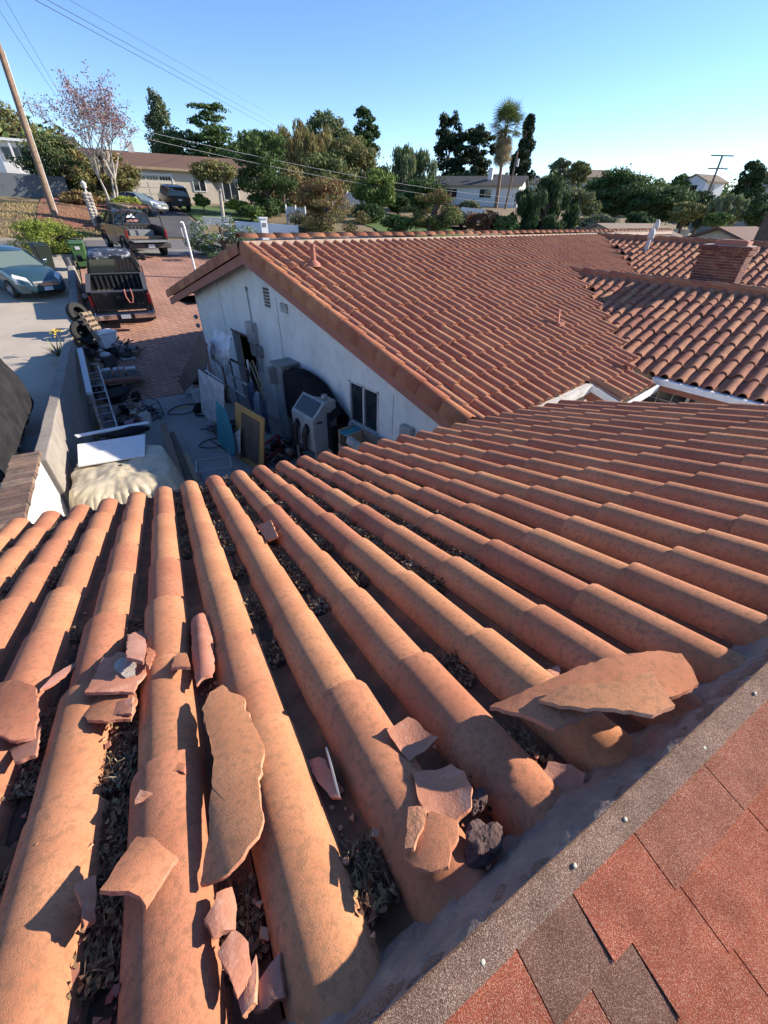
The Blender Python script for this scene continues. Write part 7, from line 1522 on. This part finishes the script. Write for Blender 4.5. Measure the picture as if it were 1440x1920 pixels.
# ================================================================ utility poles and wires
pb_ = far_on_ground(106, 413, 41); ptp = at(-14, 52, 41.6); up_ = empty('utility_pole', pb_, 0, 'leaning wooden utility pole at the left edge', 'utility pole'); d = ptp - pb_; MB().tube([d * -.02, d], [.19, .14], 12).build('pole_shaft', M['pole'], up_, smooth=True); MB().tube([d * .02 + FX * .2, d * .9 + FX * .17], .035, 7).build('conduit', M['white_dirty'], up_); MB().tube([d * .62 + FX * .16, d * .66 + FX * .5, d * .58 + FX * .62], .03, 6).build('cable_drop', M['black'], up_, smooth=True)
def wire(p0, p1, sag, r, m, label, name='overhead_wire'):
    n = 24; d = p1 - p0; mb = MB(); mb.tube([d * i / n - UP * sag * 4 * (i / n) * (1 - i / n) for i in range(n + 1)], r, 4); tag(mb.build(name, m, loc=p0), label, 'wire', 'overhead wires')
wire(at(55, -6, 24), at(512, 242, 80), .0, .010, M['wire'], 'left wire of the pair crossing the upper left sky'); wire(at(78, -6, 24), at(516, 234, 80), .0, .009, M['wire'], 'middle wire crossing the upper left sky'); wire(at(120, -6, 26), at(520, 222, 82), .0, .006, M['wire'], 'thin right wire crossing the upper left sky')
wire(at(-4, 15, 30), at(254, 395, 42), .2, .009, M['wire'], 'service wire sloping steeply past the bare tree'); wire(at(10, 0, 30), at(214, 345, 44), .2, .008, M['wire'], 'second service wire ending in the bare tree')
wire(at(38, 190, 41), at(1000, 372, 84), .9, .013, M['wire_pale'], 'upper pale cable spanning above the brown roof to the palm'); wire(at(44, 206, 41), at(1000, 384, 84), .9, .013, M['wire_pale'], 'lower pale cable spanning above the brown roof to the palm')
p = far_on_ground(940, 432, 82); q = at(971, 284, 82); o = empty('utility_pole', p, 0, 'thin dark utility pole standing right of the palm trunk', 'utility pole'); MB().tube([(0, 0, -.3), q - p], [.17, .12], 8).build('pole_shaft', M['pole'], o, smooth=True); e = q - p; MB().lathe([(.0001, -.5), (.25, -.5), (.25, .4), (.0001, .42)], 10, c=(e.x + .35, e.y, e.z - 1.2)).build('transformer', M['steel'], o, smooth=True)
p = at(1326, 372, 105); q = at(1355, 291, 105); o = empty('utility_pole', p, 0, 'distant utility pole with two crossarms at the right', 'utility pole'); MB().tube([(0, 0, -6), q - p], [.2, .15], 8).build('pole_shaft', M['pole'], o, smooth=True); e = q - p; side = Vector((_r[0], _r[1], 0)).normalized()
for k, l in ((.99, 1.9), (.7, 1.7)): MB().bar(e * k - side * l, e * k + side * l, .14, .16).build('crossarm', M['pole'], o)
wire(at(1351, 312, 105), at(1445, 352, 90), .3, .03, M['wire_pale'], 'cable running from the distant pole to the right edge'); wire(at(1351, 312, 105), at(1296, 345, 118), .2, .03, M['wire_pale'], 'cable running from the distant pole down to the left'); wire(at(1351, 330, 105), at(1445, 340, 95), .3, .022, M['wire_pale'], 'second cable from the lower crossarm to the right edge')
# white bent pipe post by the brick drive
p = GG(370, 522); hgt = 2.45; o = empty('white_post', p, 0, 'slim white post with a bent top beside the brick drive', 'post'); q = at(343, 416, math.hypot(p.x, p.y)); e = q - p; MB().tube([(0, 0, -.1), e * .93, e * .99 + FX * -.02, e + FX * -.12 - UP * .02], .045, 10).build('post_shaft', M['white'], o, smooth=True); MB().tube([e * .72, e * .74 - FX * .14, e * .9 - FX * .16], .018, 6).build('bracket', M['white'], o)
# dry grass on the bank
rg_ = np.random.RandomState(8); n = 22000; S = rg_.uniform(-22, .3, n); T = rg_.uniform(38.2, 46, n); P = np.array([tuple(LW(s, t, gz(s, t) + .02)) for s, t in zip(S, T)]); t_ = rg_.normal(0, .35, (n, 3)); t_[:, 2] = 1; t_ /= np.linalg.norm(t_, axis=1)[:, None]; nn = rg_.normal(0, 1, (n, 3)); nn[:, 2] = 0; nn -= t_ * np.sum(nn * t_, 1)[:, None]; nn /= np.linalg.norm(nn, axis=1)[:, None]
me = quads('dry_grass', P, nn, t_, .09, .2, [mat('dry_grass_blade', (.33, .255, .13), .9, island=.4, trans=.2)], None, 2); o = bpy.data.objects.new('dry_grass', me); COL.objects.link(o); tag(o, 'dry grass covering the bank across the street', 'grass', kind='stuff')
# hillside scrub read as one mass
P = []; 
for _ in range(60000):
    s, t = rg_.normal(-60, 38), rg_.normal(140, 42)
    if t > 75 and gz(s, t) > 8: P.append(tuple(LW(s, t, gz(s, t) + rg_.uniform(0, .9))))
P = np.array(P); nn = rg_.normal(0, 1, P.shape); nn /= np.linalg.norm(nn, axis=1)[:, None]; t_ = np.cross(nn, rg_.normal(0, 1, P.shape)); t_ /= np.linalg.norm(t_, axis=1)[:, None]
me = quads('hillside_scrub', P, nn, t_, .36, .6, [LM['olive'], LM['mid']], (rg_.uniform(0, 1, len(P)) < .4).astype(int), 3); o = bpy.data.objects.new('hillside_scrub', me); COL.objects.link(o); tag(o, 'olive scrub covering the far hillside', 'scrub', kind='stuff')
# far belt of foliage along the skyline
P = []
for _ in range(60000):
    s, t = rg_.uniform(-60, 330), rg_.uniform(70, 170); b = 1.5 + 2.2 * mn.noise(Vector((s * .05, t * .05, 2))) + 1.4 * mn.noise(Vector((s * .17, t * .17, 5)))
    if b > .6: P.append(tuple(LW(s, t, gz(s, t) + rg_.uniform(0, 1) ** .6 * b * 1.6)))
P = np.array(P); nn = rg_.normal(0, 1, P.shape); nn /= np.linalg.norm(nn, axis=1)[:, None]; t_ = np.cross(nn, rg_.normal(0, 1, P.shape)); t_ /= np.linalg.norm(t_, axis=1)[:, None]
me = quads('far_woodland', P, nn, t_, .42, .6, [LM['mid'], LM['olive'], LM['dark']], rg_.randint(0, 3, len(P)), 5); o = bpy.data.objects.new('far_woodland', me); COL.objects.link(o); tag(o, 'far belt of mixed foliage between the houses', 'woodland', kind='stuff')
